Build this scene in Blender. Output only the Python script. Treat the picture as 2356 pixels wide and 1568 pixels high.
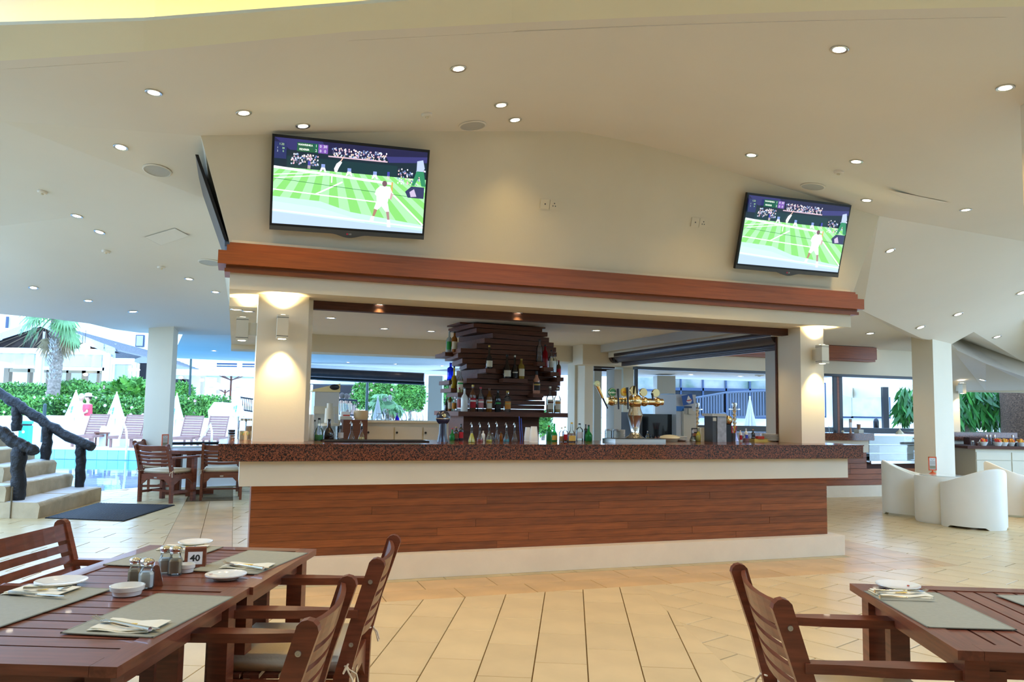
import bpy, bmesh, math, random
from mathutils import Vector, Matrix
from mathutils.bvhtree import BVHTree
random.seed(7)
PI = math.pi
for o in list(bpy.data.objects):
    bpy.data.objects.remove(o)
scene = bpy.context.scene
COL = scene.collection
# ---------------------------------------------------------------- camera, sky, exposure
F_PX, PITCH, ROLL, EYE = 1825.2, .0876, -.0166, 1.42
CX, CY = 1178.0, 784.0
_fw = Vector((0, math.cos(PITCH), math.sin(PITCH)))
_rt = Vector((1, 0, 0))
_dn = _fw.cross(_rt)
_c, _s = math.cos(ROLL), math.sin(ROLL)
RT = _c * _rt + _s * _dn
DN = -_s * _rt + _c * _dn
FW = _fw
CAM = Vector((0, 0, EYE))
cam_data = bpy.data.cameras.new('camera')
cam_data.sensor_width = 36.0
cam_data.sensor_fit = 'HORIZONTAL'
cam_data.lens = F_PX / 2356 * 36.0
cam_data.clip_start = .05
cam_data.clip_end = 500
cam = bpy.data.objects.new('camera', cam_data)
COL.objects.link(cam)
m = Matrix((RT, -DN, -FW)).transposed().to_4x4()
m.translation = CAM
cam.matrix_world = m
scene.camera = cam
world = bpy.data.worlds.new('sky')
scene.world = world
world.use_nodes = True
wn = world.node_tree
bg = wn.nodes['Background']
tc = wn.nodes.new('ShaderNodeTexCoord')
sep = wn.nodes.new('ShaderNodeSeparateXYZ')
ramp = wn.nodes.new('ShaderNodeValToRGB')
ramp.color_ramp.elements[0].position = .0
ramp.color_ramp.elements[0].color = (.50, .73, 1.0, 1)
ramp.color_ramp.elements[1].position = .6
ramp.color_ramp.elements[1].color = (.32, .57, 1.0, 1)
wn.links.new(tc.outputs['Generated'], sep.inputs[0])
wn.links.new(sep.outputs['Z'], ramp.inputs[0])
wn.links.new(ramp.outputs[0], bg.inputs['Color'])
SKY = 6.0
bg.inputs['Strength'].default_value = SKY
vs = scene.view_settings
vs.view_transform = 'Standard'
vs.look = 'None'
vs.exposure = 0.0
vs.gamma = 1.0
vs.use_curve_mapping = False
scene.cycles.use_denoising = True
scene.cycles.max_bounces = 8
scene.cycles.transparent_max_bounces = 12
scene.cycles.sample_clamp_indirect = 6
scene.cycles.caustics_reflective = False
scene.cycles.caustics_refractive = False
WARM = (1.0, .68, .28)
def lamp(name, kind, loc, power, color, direction=None, size=.05, angle=100, blend=.8, parent=None, size_y=None):
    d = bpy.data.lights.new(name, kind)
    d.energy = power
    d.color = color
    if kind == 'SPOT':
        d.spot_size = math.radians(angle); d.spot_blend = blend; d.shadow_soft_size = size
    elif kind == 'AREA':
        d.size = size
        if size_y: d.shape = 'RECTANGLE'; d.size_y = size_y
    else:
        d.shadow_soft_size = size
    o = bpy.data.objects.new(name, d)
    COL.objects.link(o)
    o.location = loc
    if direction is not None:
        o.rotation_euler = Vector(direction).to_track_quat('-Z', 'Y').to_euler()
    if parent is not None:
        o.parent = parent
    return o
# ---------------------------------------------------------------- pixel helpers (2356x1568 frame)
def ray(x, y):
    return RT * ((x - CX) / F_PX) + DN * ((y - CY) / F_PX) + FW
def az(x, y, z):
    d = ray(x, y); t = (z - EYE) / d.z
    return CAM + d * t
def ay(x, y, Y):
    d = ray(x, y)
    return CAM + d * (Y / d.y)
def onpl(x, y, P0, n):
    d = ray(x, y); t = (Vector(P0) - CAM).dot(n) / d.dot(n)
    return CAM + d * t
YB = .3344
BD = Vector((math.cos(YB), math.sin(YB), 0))
ND = Vector((-math.sin(YB), math.cos(YB), 0))          # away from the viewer
KO = Vector((3.31, 8.38, 0))                             # origin of the bar's own frame
KM = Matrix.Translation(KO) @ Matrix.Rotation(YB, 4, 'Z')
def kl(P):
    d = Vector(P) - KO
    return Vector((d.dot(BD), d.dot(ND), d.z))
def kw(u, v, z):
    return KO + BD * u + ND * v + Vector((0, 0, z))
def kv(x, y, v):                                         # pixel -> bar frame point on the plane v
    return kl(onpl(x, y, KO + ND * v, ND))
def kz(x, y, z):
    return kl(az(x, y, z))

# ---------------------------------------------------------------- materials
MATS = {}
def mat(name, color, rough=.5, metal=0.0, var=0.0, nscale=6.0, bump=0.0, bscale=40.0, objvar=0.0, trans=0.0,
        ior=1.45, emit=None, estr=0.0, coat=0.0, stretch=None, color2=None, alpha=1.0, spec=None):
    if name in MATS: return MATS[name]
    m = bpy.data.materials.new(name); m.use_nodes = True
    nt = m.node_tree; N = nt.nodes; L = nt.links
    b = N['Principled BSDF']
    if trans > 0:                     # thin-walled glass: tinted see-through plus a mirror-like sheen
        tr = N.new('ShaderNodeBsdfTransparent'); gl = N.new('ShaderNodeBsdfGlossy'); df = N.new('ShaderNodeBsdfDiffuse')
        q = [max(.0, min(1, v)) ** (.55 if trans < .9 else 1) for v in color]
        tr.inputs[0].default_value = (*q, 1); gl.inputs['Roughness'].default_value = rough
        df.inputs[0].default_value = (*color, 1)
        fr = N.new('ShaderNodeFresnel'); fr.inputs[0].default_value = 1.38
        m1 = N.new('ShaderNodeMixShader'); m1.inputs[0].default_value = .05 if trans >= .9 else .45
        m2 = N.new('ShaderNodeMixShader')
        L.new(tr.outputs[0], m1.inputs[1]); L.new(df.outputs[0], m1.inputs[2])
        L.new(fr.outputs[0], m2.inputs[0]); L.new(m1.outputs[0], m2.inputs[1]); L.new(gl.outputs[0], m2.inputs[2])
        L.new(m2.outputs[0], N['Material Output'].inputs[0])
        MATS[name] = m
        return m
    b.inputs['Roughness'].default_value = rough
    b.inputs['Metallic'].default_value = metal
    b.inputs['IOR'].default_value = ior
    b.inputs['Transmission Weight'].default_value = trans
    b.inputs['Coat Weight'].default_value = coat
    b.inputs['Alpha'].default_value = alpha
    if spec is not None: b.inputs['Specular IOR Level'].default_value = spec
    c = (*color, 1)
    b.inputs['Base Color'].default_value = c
    if emit is not None:
        b.inputs['Emission Color'].default_value = (*emit, 1)
        b.inputs['Emission Strength'].default_value = estr
    co = N.new('ShaderNodeTexCoord'); mp = N.new('ShaderNodeMapping')
    L.new(co.outputs['Object'], mp.inputs[0])
    if stretch: mp.inputs['Scale'].default_value = stretch
    last = None
    if var > 0 or color2:
        n = N.new('ShaderNodeTexNoise'); n.inputs['Scale'].default_value = nscale
        n.inputs['Detail'].default_value = 4
        L.new(mp.outputs[0], n.inputs['Vector'])
        r = N.new('ShaderNodeValToRGB')
        r.color_ramp.elements[0].position = .3; r.color_ramp.elements[1].position = .7
        c2 = color2 if color2 else tuple(max(0, x * (1 - var)) for x in color)
        r.color_ramp.elements[0].color = (*c2, 1)
        r.color_ramp.elements[1].color = (*[min(1, x * (1 + (var * .5 if not color2 else 0))) for x in color], 1)
        L.new(n.outputs['Fac'], r.inputs[0]); last = r.outputs[0]
    if objvar > 0:
        oi = N.new('ShaderNodeObjectInfo'); mr = N.new('ShaderNodeMapRange')
        mr.inputs[3].default_value = 1 - objvar; mr.inputs[4].default_value = 1 + objvar * .6
        L.new(oi.outputs['Random'], mr.inputs[0])
        hs = N.new('ShaderNodeHueSaturation')
        L.new(mr.outputs[0], hs.inputs['Value'])
        if last is None: hs.inputs['Color'].default_value = c
        else: L.new(last, hs.inputs['Color'])
        last = hs.outputs[0]
    if last is not None: L.new(last, b.inputs['Base Color'])
    if bump > 0:
        n2 = N.new('ShaderNodeTexNoise'); n2.inputs['Scale'].default_value = bscale; n2.inputs['Detail'].default_value = 5
        L.new(mp.outputs[0], n2.inputs['Vector'])
        bp = N.new('ShaderNodeBump'); bp.inputs['Strength'].default_value = bump; bp.inputs['Distance'].default_value = .02
        L.new(n2.outputs['Fac'], bp.inputs['Height']); L.new(bp.outputs[0], b.inputs['Normal'])
    MATS[name] = m
    return m
WALL = mat('white_plaster', (.71, .64, .50), .75, var=.04, nscale=1.5, bump=.03, bscale=60)
CEIL = mat('ceiling_plaster', (.77, .72, .65), .8, var=.03, nscale=.8)
LIPM = mat('lip_plaster', (.82, .79, .62), .75, var=.03, nscale=1.5)
PLINTH = mat('scuffed_white_plaster', (.82, .70, .52), .6, var=.05, nscale=5, bump=.05, bscale=30)
WHITE_OUT = mat('bright_white_render', (.95, .94, .92), .8, var=.03)
GROUT = mat('tile_grout', (.22, .14, .05), .9, var=.2, nscale=20)
TILE = mat('cream_stone_tile', (.72, .54, .28), .30, var=.10, nscale=3, objvar=.05, bump=.02, bscale=25)
TILE_O = mat('ochre_stone_tile', (.66, .42, .18), .32, var=.22, nscale=2.5, objvar=.07, bump=.02, bscale=25)
TILE_SK = mat('olive_stone_tile', (.52, .42, .22), .4, var=.2, nscale=6, objvar=.05)
TEAK = mat('teak_wood', (.21, .056, .026), .38, var=.35, nscale=7, stretch=(1, 1, 9), objvar=.12, coat=.15)
TEAK_X = mat('teak_wood_long_x', (.21, .058, .028), .36, var=.35, nscale=5, stretch=(1.2, 12, 12), objvar=.14, coat=.2)
TEAK_Y = mat('teak_wood_long_y', (.21, .058, .028), .36, var=.35, nscale=5, stretch=(12, 1.2, 12), objvar=.14, coat=.2)
PLANK = mat('bar_front_plank', (.29, .080, .019), .42, var=.35, nscale=4, stretch=(1, 14, 14), objvar=.24)
FASCIA = mat('fascia_wood', (.29, .078, .017), .40, var=.22, nscale=4, stretch=(.8, 14, 14), objvar=.08)
DARKWOOD = mat('dark_frame_wood', (.075, .026, .014), .75, var=.3, nscale=5, stretch=(1, 12, 12))
WALNUT = mat('shelf_wood', (.15, .047, .020), .55, var=.35, nscale=5, stretch=(1, 10, 10), objvar=.15)
SHUTTER = mat('brown_shutter', (.055, .032, .028), .35, metal=.3, var=.2)
BLACK = mat('black_plastic', (.012, .012, .014), .35)
DKGREY = mat('dark_grey_plastic', (.06, .065, .07), .4)
CHROME = mat('chrome', (.82, .80, .76), .12, metal=1.0)
STEEL = mat('brushed_steel', (.62, .61, .58), .3, metal=1.0)
BRASS = mat('gold_brass', (.83, .62, .30), .16, metal=1.0)
CERAMIC = mat('white_ceramic', (.88, .85, .76), .12, coat=.5)
MAT_OLIVE = mat('placemat_fabric', (.37, .35, .25), .6, var=.06, nscale=60, bump=.02, bscale=400)
NAPKIN = mat('paper_napkin', (.90, .83, .62), .8, var=.04)
CUSHION = mat('cream_cushion', (.84, .71, .50), .85, var=.06, nscale=8, bump=.08, bscale=120)
CUSHION_G = mat('green_cushion', (.42, .62, .47), .8, var=.05)
PLASTIC_W = mat('white_moulded_plastic', (.86, .80, .66), .4, var=.02)
GLASS = mat('clear_glass', (.93, .96, .95), .03, trans=1.0, ior=1.3)
MATBLACK = mat('rubber_mat', (.012, .012, .013), .95, bump=.5, bscale=160)
LOG = mat('painted_log', (.016, .016, .019), .5, var=.5, nscale=10, bump=.9, bscale=22)
STONE = mat('step_stone', (.58, .45, .28), .9, var=.20, nscale=5, bump=.4, bscale=14)
STONE_TOP = mat('step_tread_render', (.78, .76, .74), .9, var=.10, nscale=8, bump=.3, bscale=20)
LIGHTGREY = mat('light_grey_panel', (.52, .49, .42), .5)
CREAMCAB = mat('cream_cabinet', (.62, .57, .44), .45)
LAMPHOUSE = mat('lamp_housing', (.58, .54, .43), .45, metal=.2)
GLOW = mat('lamp_glow', (1, .95, .85), .5, emit=(1, .88, .66), estr=14)
GLOBE = mat('lit_globe', (1, 1, 1), .5, emit=(1, .97, .9), estr=5)
LEAF = mat('hedge_leaf', (.10, .30, .05), .5, var=.5, nscale=3, objvar=.1)
LEAF2 = mat('bright_leaf', (.17, .42, .06), .5, var=.45, nscale=3, objvar=.1)
LEAF_D = mat('dark_glossy_leaf', (.035, .15, .03), .3, var=.5, nscale=3)
FROND = mat('palm_frond', (.16, .33, .12), .55, var=.4, nscale=3)
FROND_DRY = mat('dry_palm_frond', (.55, .42, .26), .8, var=.3)
TRUNK = mat('palm_trunk', (.34, .27, .22), .9, var=.5, nscale=12, bump=.8, bscale=20)
TRUNK_B = mat('fibrous_brown_trunk', (.13, .075, .045), .9, var=.6, nscale=30, bump=1.0, bscale=40)
SHINGLE = mat('grey_shingle', (.20, .21, .23), .8, var=.45, nscale=14, bump=.5, bscale=20, stretch=(1, 1, 4))
PAVING = mat('pale_paving', (.86, .86, .86), .7, var=.05)
POOLTILE = mat('pool_tile', (.40, .78, .86), .25, var=.06)
POOLBASE = mat('pool_floor_blue', (.06, .42, .78), .4, var=.25, nscale=1.2)
UMB = mat('umbrella_canvas', (.82, .82, .80), .9, var=.05)
BLUEGLASS = mat('dark_reflective_glass', (.05, .07, .10), .06, metal=.0, spec=1.0, coat=1.0)
NAVY = mat('navy_frame', (.035, .06, .12), .4)
PERSON_SKIN = mat('skin', (.62, .38, .28), .6)
HAIR = mat('dark_hair', (.05, .03, .02), .6)

def granite():
    m = bpy.data.materials.new('speckled_granite'); m.use_nodes = True
    nt = m.node_tree; N = nt.nodes; L = nt.links; b = N['Principled BSDF']
    co = N.new('ShaderNodeTexCoord')
    n = N.new('ShaderNodeTexNoise'); n.inputs['Scale'].default_value = 85; n.inputs['Detail'].default_value = 3
    n.inputs['Distortion'].default_value = 1.2
    L.new(co.outputs['Object'], n.inputs['Vector'])
    r = N.new('ShaderNodeValToRGB'); e = r.color_ramp.elements
    e[0].position = .43; e[0].color = (.012, .009, .008, 1)
    e[1].position = .60; e[1].color = (.25, .078, .036, 1)
    x = e.new(.50); x.color = (.13, .045, .025, 1)
    L.new(n.outputs['Fac'], r.inputs[0]); L.new(r.outputs[0], b.inputs['Base Color'])
    b.inputs['Roughness'].default_value = .14
    return m
GRANITE = granite()
def colattr(name, emissive=0.0, rough=.5):
    m = bpy.data.materials.new(name); m.use_nodes = True
    nt = m.node_tree; N = nt.nodes; L = nt.links; b = N['Principled BSDF']
    a = N.new('ShaderNodeVertexColor'); a.layer_name = 'Col'
    if emissive:
        b.inputs['Base Color'].default_value = (.01, .01, .01, 1)
        b.inputs['Roughness'].default_value = .3
        L.new(a.outputs[0], b.inputs['Emission Color'])
        b.inputs['Emission Strength'].default_value = emissive
    else:
        L.new(a.outputs[0], b.inputs['Base Color']); b.inputs['Roughness'].default_value = rough
    return m
SCREEN = colattr('lit_screen_picture', 1.25)
PRINT = colattr('printed_surface')
def water():
    m = bpy.data.materials.new('pool_water'); m.use_nodes = True
    nt = m.node_tree; N = nt.nodes; L = nt.links; b = N['Principled BSDF']
    b.inputs['Base Color'].default_value = (.10, .55, .80, 1)
    b.inputs['Roughness'].default_value = .04
    b.inputs['Transmission Weight'].default_value = .55
    b.inputs['IOR'].default_value = 1.33
    co = N.new('ShaderNodeTexCoord'); n = N.new('ShaderNodeTexNoise')
    n.inputs['Scale'].default_value = 2.2; n.inputs['Detail'].default_value = 2
    L.new(co.outputs['Object'], n.inputs['Vector'])
    bp = N.new('ShaderNodeBump'); bp.inputs['Strength'].default_value = .06; bp.inputs['Distance'].default_value = .05
    L.new(n.outputs['Fac'], bp.inputs['Height']); L.new(bp.outputs[0], b.inputs['Normal'])
    return m
WATER = water()

# ---------------------------------------------------------------- mesh builder
class MB:
    def __init__(s): s.v = []; s.f = []; s.fm = []; s.mi = 0; s.M = None
    def add(s, vs, fs):
        k = len(s.v)
        if s.M is not None: vs = [s.M @ Vector(p) for p in vs]
        s.v += [tuple(p) for p in vs]
        s.f += [tuple(i + k for i in f) for f in fs]; s.fm += [s.mi] * len(fs)
        return s
    def box(s, c, d, rz=0, M=None):
        x, y, z = d[0] / 2, d[1] / 2, d[2] / 2
        P = [Vector((a, b, e)) for a in (-x, x) for b in (-y, y) for e in (-z, z)]
        R = M if M is not None else Matrix.Rotation(rz, 4, 'Z')
        P = [R @ p + Vector(c) for p in P]
        return s.add(P, [(0, 1, 3, 2), (4, 6, 7, 5), (0, 4, 5, 1), (2, 3, 7, 6), (0, 2, 6, 4), (1, 5, 7, 3)])
    def bx(s, x0, x1, y0, y1, z0, z1):
        return s.box(((x0 + x1) / 2, (y0 + y1) / 2, (z0 + z1) / 2), (abs(x1 - x0), abs(y1 - y0), abs(z1 - z0)))
    def prism(s, poly, h0, h1, axis='z'):
        n = len(poly)
        def P(p, h):
            return (p[0], p[1], h) if axis == 'z' else ((p[0], h, p[1]) if axis == 'y' else (h, p[0], p[1]))
        vs = [P(p, h0) for p in poly] + [P(p, h1) for p in poly]
        fs = [tuple(range(n))[::-1], tuple(range(n, 2 * n))] + [(i, (i + 1) % n, n + (i + 1) % n, n + i) for i in range(n)]
        return s.add(vs, fs)
    def bev(s, poly, z0, z1, b=.003):
        # slab with a chamfered top edge; poly counter-clockwise, convex
        n = len(poly); cx = sum(p[0] for p in poly) / n; cy = sum(p[1] for p in poly) / n
        ins = []
        for p in poly:
            d = Vector((cx - p[0], cy - p[1])); l = d.length or 1
            ins.append((p[0] + d.x / l * b * 1.4, p[1] + d.y / l * b * 1.4))
        vs = [(p[0], p[1], z0) for p in poly] + [(p[0], p[1], z1 - b) for p in poly] + [(p[0], p[1], z1) for p in ins]
        fs = [tuple(range(2 * n, 3 * n))]
        for k in (0, n):
            fs += [(k + i, k + (i + 1) % n, k + n + (i + 1) % n, k + n + i) for i in range(n)]
        return s.add(vs, fs)
    def lathe(s, prof, seg=16, c=(0, 0, 0), cap=True):
        k = len(prof); vs = []; fs = []
        for i in range(seg):
            a = 2 * PI * i / seg
            for r, z in prof: vs.append((c[0] + r * math.cos(a), c[1] + r * math.sin(a), c[2] + z))
        for i in range(seg):
            j = (i + 1) % seg
            for q in range(k - 1): fs.append((i * k + q, j * k + q, j * k + q + 1, i * k + q + 1))
        if cap:
            if prof[0][0] > 1e-5: fs.append(tuple(i * k for i in range(seg))[::-1])
            if prof[-1][0] > 1e-5: fs.append(tuple(i * k + k - 1 for i in range(seg)))
        return s.add(vs, fs)
    def tube(s, pts, r, seg=8, cap=True):
        pts = [Vector(p) for p in pts]; n = len(pts); vs = []; fs = []
        rs = r if isinstance(r, (list, tuple)) else [r] * n
        up = None
        for i, p in enumerate(pts):
            t = (pts[min(i + 1, n - 1)] - pts[max(i - 1, 0)]).normalized()
            if up is None:
                up = t.orthogonal().normalized()
            else:
                up = (up - t * up.dot(t)).normalized()
            sd = t.cross(up)
            for k in range(seg):
                a = 2 * PI * k / seg
                vs.append(p + (up * math.cos(a) + sd * math.sin(a)) * rs[i])
        for i in range(n - 1):
            for k in range(seg):
                q = (k + 1) % seg
                fs.append((i * seg + k, i * seg + q, (i + 1) * seg + q, (i + 1) * seg + k))
        if cap:
            fs.append(tuple(range(seg))[::-1]); fs.append(tuple((n - 1) * seg + k for k in range(seg)))
        return s.add(vs, fs)
    def ball(s, c, r, seg=12, rings=8, sc=(1, 1, 1)):
        vs = []; fs = []
        for i in range(rings + 1):
            ph = PI * i / rings
            for k in range(seg):
                a = 2 * PI * k / seg
                vs.append((c[0] + r * sc[0] * math.sin(ph) * math.cos(a), c[1] + r * sc[1] * math.sin(ph) * math.sin(a), c[2] + r * sc[2] * math.cos(ph)))
        for i in range(rings):
            for k in range(seg):
                q = (k + 1) % seg
                fs.append((i * seg + k, (i + 1) * seg + k, (i + 1) * seg + q, i * seg + q))
        return s.add(vs, fs)
    def quad(s, *P): return s.add(list(P), [tuple(range(len(P)))])
    def mesh(s, name, mats, smooth=False):
        me = bpy.data.meshes.new(name)
        me.from_pydata(s.v, [], s.f)
        if not isinstance(mats, (list, tuple)): mats = [mats]
        for m in mats: me.materials.append(m)
        if len(mats) > 1: me.polygons.foreach_set('material_index', s.fm)
        bm = bmesh.new(); bm.from_mesh(me)
        bmesh.ops.remove_doubles(bm, verts=bm.verts, dist=1e-6)
        bmesh.ops.recalc_face_normals(bm, faces=bm.faces)
        bm.to_mesh(me); bm.free()
        if smooth:
            me.polygons.foreach_set('use_smooth', [True] * len(me.polygons))
            try: me.set_sharp_from_angle(angle=math.radians(40))
            except Exception: pass
        me.update()
        return me
    def build(s, name, mats, parent=None, smooth=False, M=None):
        o = bpy.data.objects.new(name, s.mesh(name, mats, smooth))
        COL.objects.link(o)
        if parent is not None: o.parent = parent
        if M is not None: o.matrix_local = M
        return o
def tag(o, label=None, cat=None, group=None, kind=None):
    if label: o['label'] = label
    if cat: o['category'] = cat
    if group: o['group'] = group
    if kind: o['kind'] = kind
    return o
def thing(name, label, cat, loc=(0, 0, 0), rz=0, group=None, M=None):
    o = bpy.data.objects.new(name, None); COL.objects.link(o)
    o.empty_display_size = .1
    if M is not None: o.matrix_local = M
    else:
        o.location = loc; o.rotation_euler = (0, 0, rz)
    return tag(o, label, cat, group)
def struct(o): o['kind'] = 'structure'; return o
def copytree(o, label=None, group=None):
    c = o.copy(); COL.objects.link(c)
    if label: c['label'] = label
    if group: c['group'] = group
    for ch in [x for x in bpy.data.objects if x.parent == o]:
        d = ch.copy(); COL.objects.link(d); d.parent = c
        for g in [x for x in bpy.data.objects if x.parent == ch]:
            e = g.copy(); COL.objects.link(e); e.parent = d
    return c
def KT(name, label, cat, u, v, z, rz=0, group=None):
    return thing(name, label, cat, M=KM @ Matrix.Translation((u, v, z)) @ Matrix.Rotation(rz, 4, 'Z'), group=group)

_TXT = {}
def text_polys(s, size=1.0, bold=0.0):
    cu = bpy.data.curves.new('t', 'FONT'); cu.body = s; cu.size = size; cu.align_x = 'CENTER'; cu.align_y = 'CENTER'
    cu.offset = bold; cu.resolution_u = 2
    o = bpy.data.objects.new('t', cu); COL.objects.link(o)
    bpy.context.view_layer.update()
    me = bpy.data.meshes.new_from_object(o.evaluated_get(bpy.context.evaluated_depsgraph_get()))
    vs = [tuple(v.co) for v in me.vertices]; fs = [tuple(p.vertices) for p in me.polygons]
    bpy.data.objects.remove(o); bpy.data.curves.remove(cu); bpy.data.meshes.remove(me)
    return vs, fs
class Canvas:
    """flat coloured print in the local x-z plane, facing -y; layers stand .0004 apart"""
    def __init__(s, w, h, step=.0004): s.w = w; s.h = h; s.v = []; s.f = []; s.c = []; s.l = 0; s.step = step
    def poly(s, pts, col, up=True):
        if up: s.l += 1
        if min(min(p) for p in pts) < 0 or max(max(p) for p in pts) > 1:
            for a, b, c in ((-1, 0, 0), (1, 0, 1), (0, -1, 0), (0, 1, 1)):
                pts = clip(pts, a, b, c)
                if len(pts) < 3: return
        k = len(s.v)
        s.v += [((x - .5) * s.w, -s.l * s.step, (.5 - y) * s.h) for x, y in pts]
        s.f.append(tuple(range(k, k + len(pts)))); s.c.append(col)
    def rect(s, x0, y0, x1, y1, col, up=True): s.poly([(x0, y0), (x1, y0), (x1, y1), (x0, y1)], col, up)
    def oval(s, x, y, rx, ry, col, n=10, up=True):
        s.poly([(x + rx * math.cos(2 * PI * i / n), y + ry * math.sin(2 * PI * i / n)) for i in range(n)], col, up)
    def line(s, x0, y0, x1, y1, w, col, up=True):
        dx, dy = (x1 - x0) * s.w, (y1 - y0) * s.h; l = math.hypot(dx, dy) or 1
        nx, ny = -dy / l * w / 2 / s.w, dx / l * w / 2 / s.h
        s.poly([(x0 + nx, y0 + ny), (x1 + nx, y1 + ny), (x1 - nx, y1 - ny), (x0 - nx, y0 - ny)], col, up)
    def text(s, t, x, y, size, col, bold=.0, sx=1):
        s.l += 1
        vs, fs = text_polys(t, size, bold); k = len(s.v)
        s.v += [((x - .5) * s.w + p[0] * sx, -s.l * s.step, (.5 - y) * s.h + p[1]) for p in vs]
        s.f += [tuple(i + k for i in f) for f in fs]; s.c += [col] * len(fs)
    def build(s, name, mtl, parent=None, M=None):
        me = bpy.data.meshes.new(name); me.from_pydata(s.v, [], s.f); me.materials.append(mtl)
        at = me.color_attributes.new('Col', 'FLOAT_COLOR', 'CORNER')
        for p, c in zip(me.polygons, s.c):
            for li in p.loop_indices: at.data[li].color = (*c, 1)
        o = bpy.data.objects.new(name, me); COL.objects.link(o)
        if parent is not None: o.parent = parent
        if M is not None: o.matrix_local = M
        return o
SURF = []
def surf_bvh():
    vs = []; fs = []
    for poly in SURF:
        k = len(vs); vs += [Vector(p) for p in poly]; fs.append(tuple(range(k, k + len(poly))))
    return BVHTree.FromPolygons(vs, fs)
# ================================================================ FLOOR
EDGE = [(-16, 9.6), (-6.9, 12.55), (-6.35, 13.75), (-4.8, 14.75), (-1, 16.3), (6, 18.9), (16, 22)]   # pool-side edge of the floor
def edge_y(x):
    for (a, b), (c, d) in zip(EDGE, EDGE[1:]):
        if a <= x <= c: return b + (d - b) * (x - a) / (c - a)
    return 9 if x < 0 else 22
fl = MB()
top = [(x, y) for x, y in EDGE]
fl.prism([(-16, -5), (16, -5)] + top[::-1], -.30, -.010)
floor = struct(fl.build('floor', GROUT))
def clip(poly, a, b, c):            # keep a*x+b*y<=c
    out = []
    for i in range(len(poly)):
        p, q = poly[i], poly[(i + 1) % len(poly)]
        dp, dq = a * p[0] + b * p[1] - c, a * q[0] + b * q[1] - c
        if dp <= 0: out.append(p)
        if dp * dq < 0:
            t = dp / (dp - dq); out.append((p[0] + (q[0] - p[0]) * t, p[1] + (q[1] - p[1]) * t))
    return out
def area(p): return .5 * sum(p[i][0] * p[(i + 1) % len(p)][1] - p[(i + 1) % len(p)][0] * p[i][1] for i in range(len(p)))
TL_ = []                            # (polygon, material)
def grid(org, yaw, w, l, off, zone, mt, box, gap=.0035):
    ex = Vector((math.cos(yaw), math.sin(yaw))); ey = Vector((-ex.y, ex.x)); org = Vector(org)
    x0, x1, y0, y1 = box
    i = x0
    r = random.Random(int(abs(yaw) * 1000) + 5)
    while i <= x1:
        o = (i % 2) * off + r.choice((0, 0, .03))
        j = y0
        while j <= y1:
            a, b, c, d = i * w + gap, (i + 1) * w - gap, j * l + o + gap, (j + 1) * l + o - gap
            poly = [tuple(org + ex * p + ey * q) for p, q in ((a, c), (b, c), (b, d), (a, d))]
            for (A, B, C) in zone:
                poly = clip(poly, A, B, C)
                if len(poly) < 3: break
            if len(poly) >= 3 and abs(area(poly)) > .002:
                if area(poly) < 0: poly = poly[::-1]
                n = len(poly); cx = sum(p[0] for p in poly) / n; cy = sum(p[1] for p in poly) / n
                if cy < edge_y(cx) - .15: TL_.append((poly, mt))
            j += 1
        i += 1
def hp_uv(cu, cv, c):               # half plane cu*u+cv*v<=c in the bar frame -> world
    A = cu * BD.x + cv * ND.x; B = cu * BD.y + cv * ND.y
    return (A, B, c + cu * KO.dot(BD) + cv * KO.dot(ND))
RF = -.86; UL, UR = -6.50, .83
def line_hp(p, q):                  # left side of p->q kept
    a, b = q[1] - p[1], -(q[0] - p[0]); return (a, b, a * p[0] + b * p[1])
Wp, Wq = (1.10, 6.6), (1.60, 0.0)   # joint where the two tile directions meet
Lp = kw(UL, RF, 0); Lp = (Lp.x, Lp.y); Lq = (Lp[0] - .6, 0)
hpW = line_hp(Wp, Wq); hpWn = tuple(-x for x in hpW)      # hpW keeps the left/lower side
if hpW[0] * 0 + hpW[1] * 4 > hpW[2]: hpW, hpWn = hpWn, hpW  # (0,4) lies in the front zone
hpL = line_hp(Lp, Lq)
if hpL[0] * 0 + hpL[1] * 4 > hpL[2]: hpL = tuple(-x for x in hpL)
hpLn = tuple(-x for x in hpL)
vF = hp_uv(0, 1, RF); vFn = tuple(-x for x in vF)
zoneA = [vF, hpW, hpL]
grid((-.164, 4.376), -.077, .3, .6, .3, zoneA, TILE, (-16, 10, -8, 8))
grid((1.442, 5.718), -.86 + PI / 2 - PI / 2, .6, .3, 0, [vF, hpWn, (0, -1, -.5), (1, 0, 9)], TILE, (0, -1, 0, 0))
# right zone, tiles turned about 45 degrees
YR = -.86
def gridR(zone): grid((1.442, 5.718), YR - PI / 2, .3, .6, .3, zone, TILE, (-40, 40, -24, 24), .005)
gridR([vF, hpWn, (0, -1, -.8), (1, 0, 8)])
gridR([vFn, hp_uv(-1, 0, -UR), (0, 1, 19), (1, 0, 13)])
# left zone
def gridL(zone): grid((-4.69, 9.82), .05 - PI / 2, .3, .6, .3, zone, TILE, (-60, 40, -24, 24), .005)
gridL([vFn, hp_uv(1, 0, UL), (0, 1, 15.5), (-1, 0, 8.5)])
gridL([vF, hpLn, (0, -1, -1.0), (-1, 0, 5)])
gridL([hp_uv(0, -1, -.5), hp_uv(-1, 0, 5.83), hp_uv(1, 0, .1), (0, 1, 14.2)])
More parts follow.
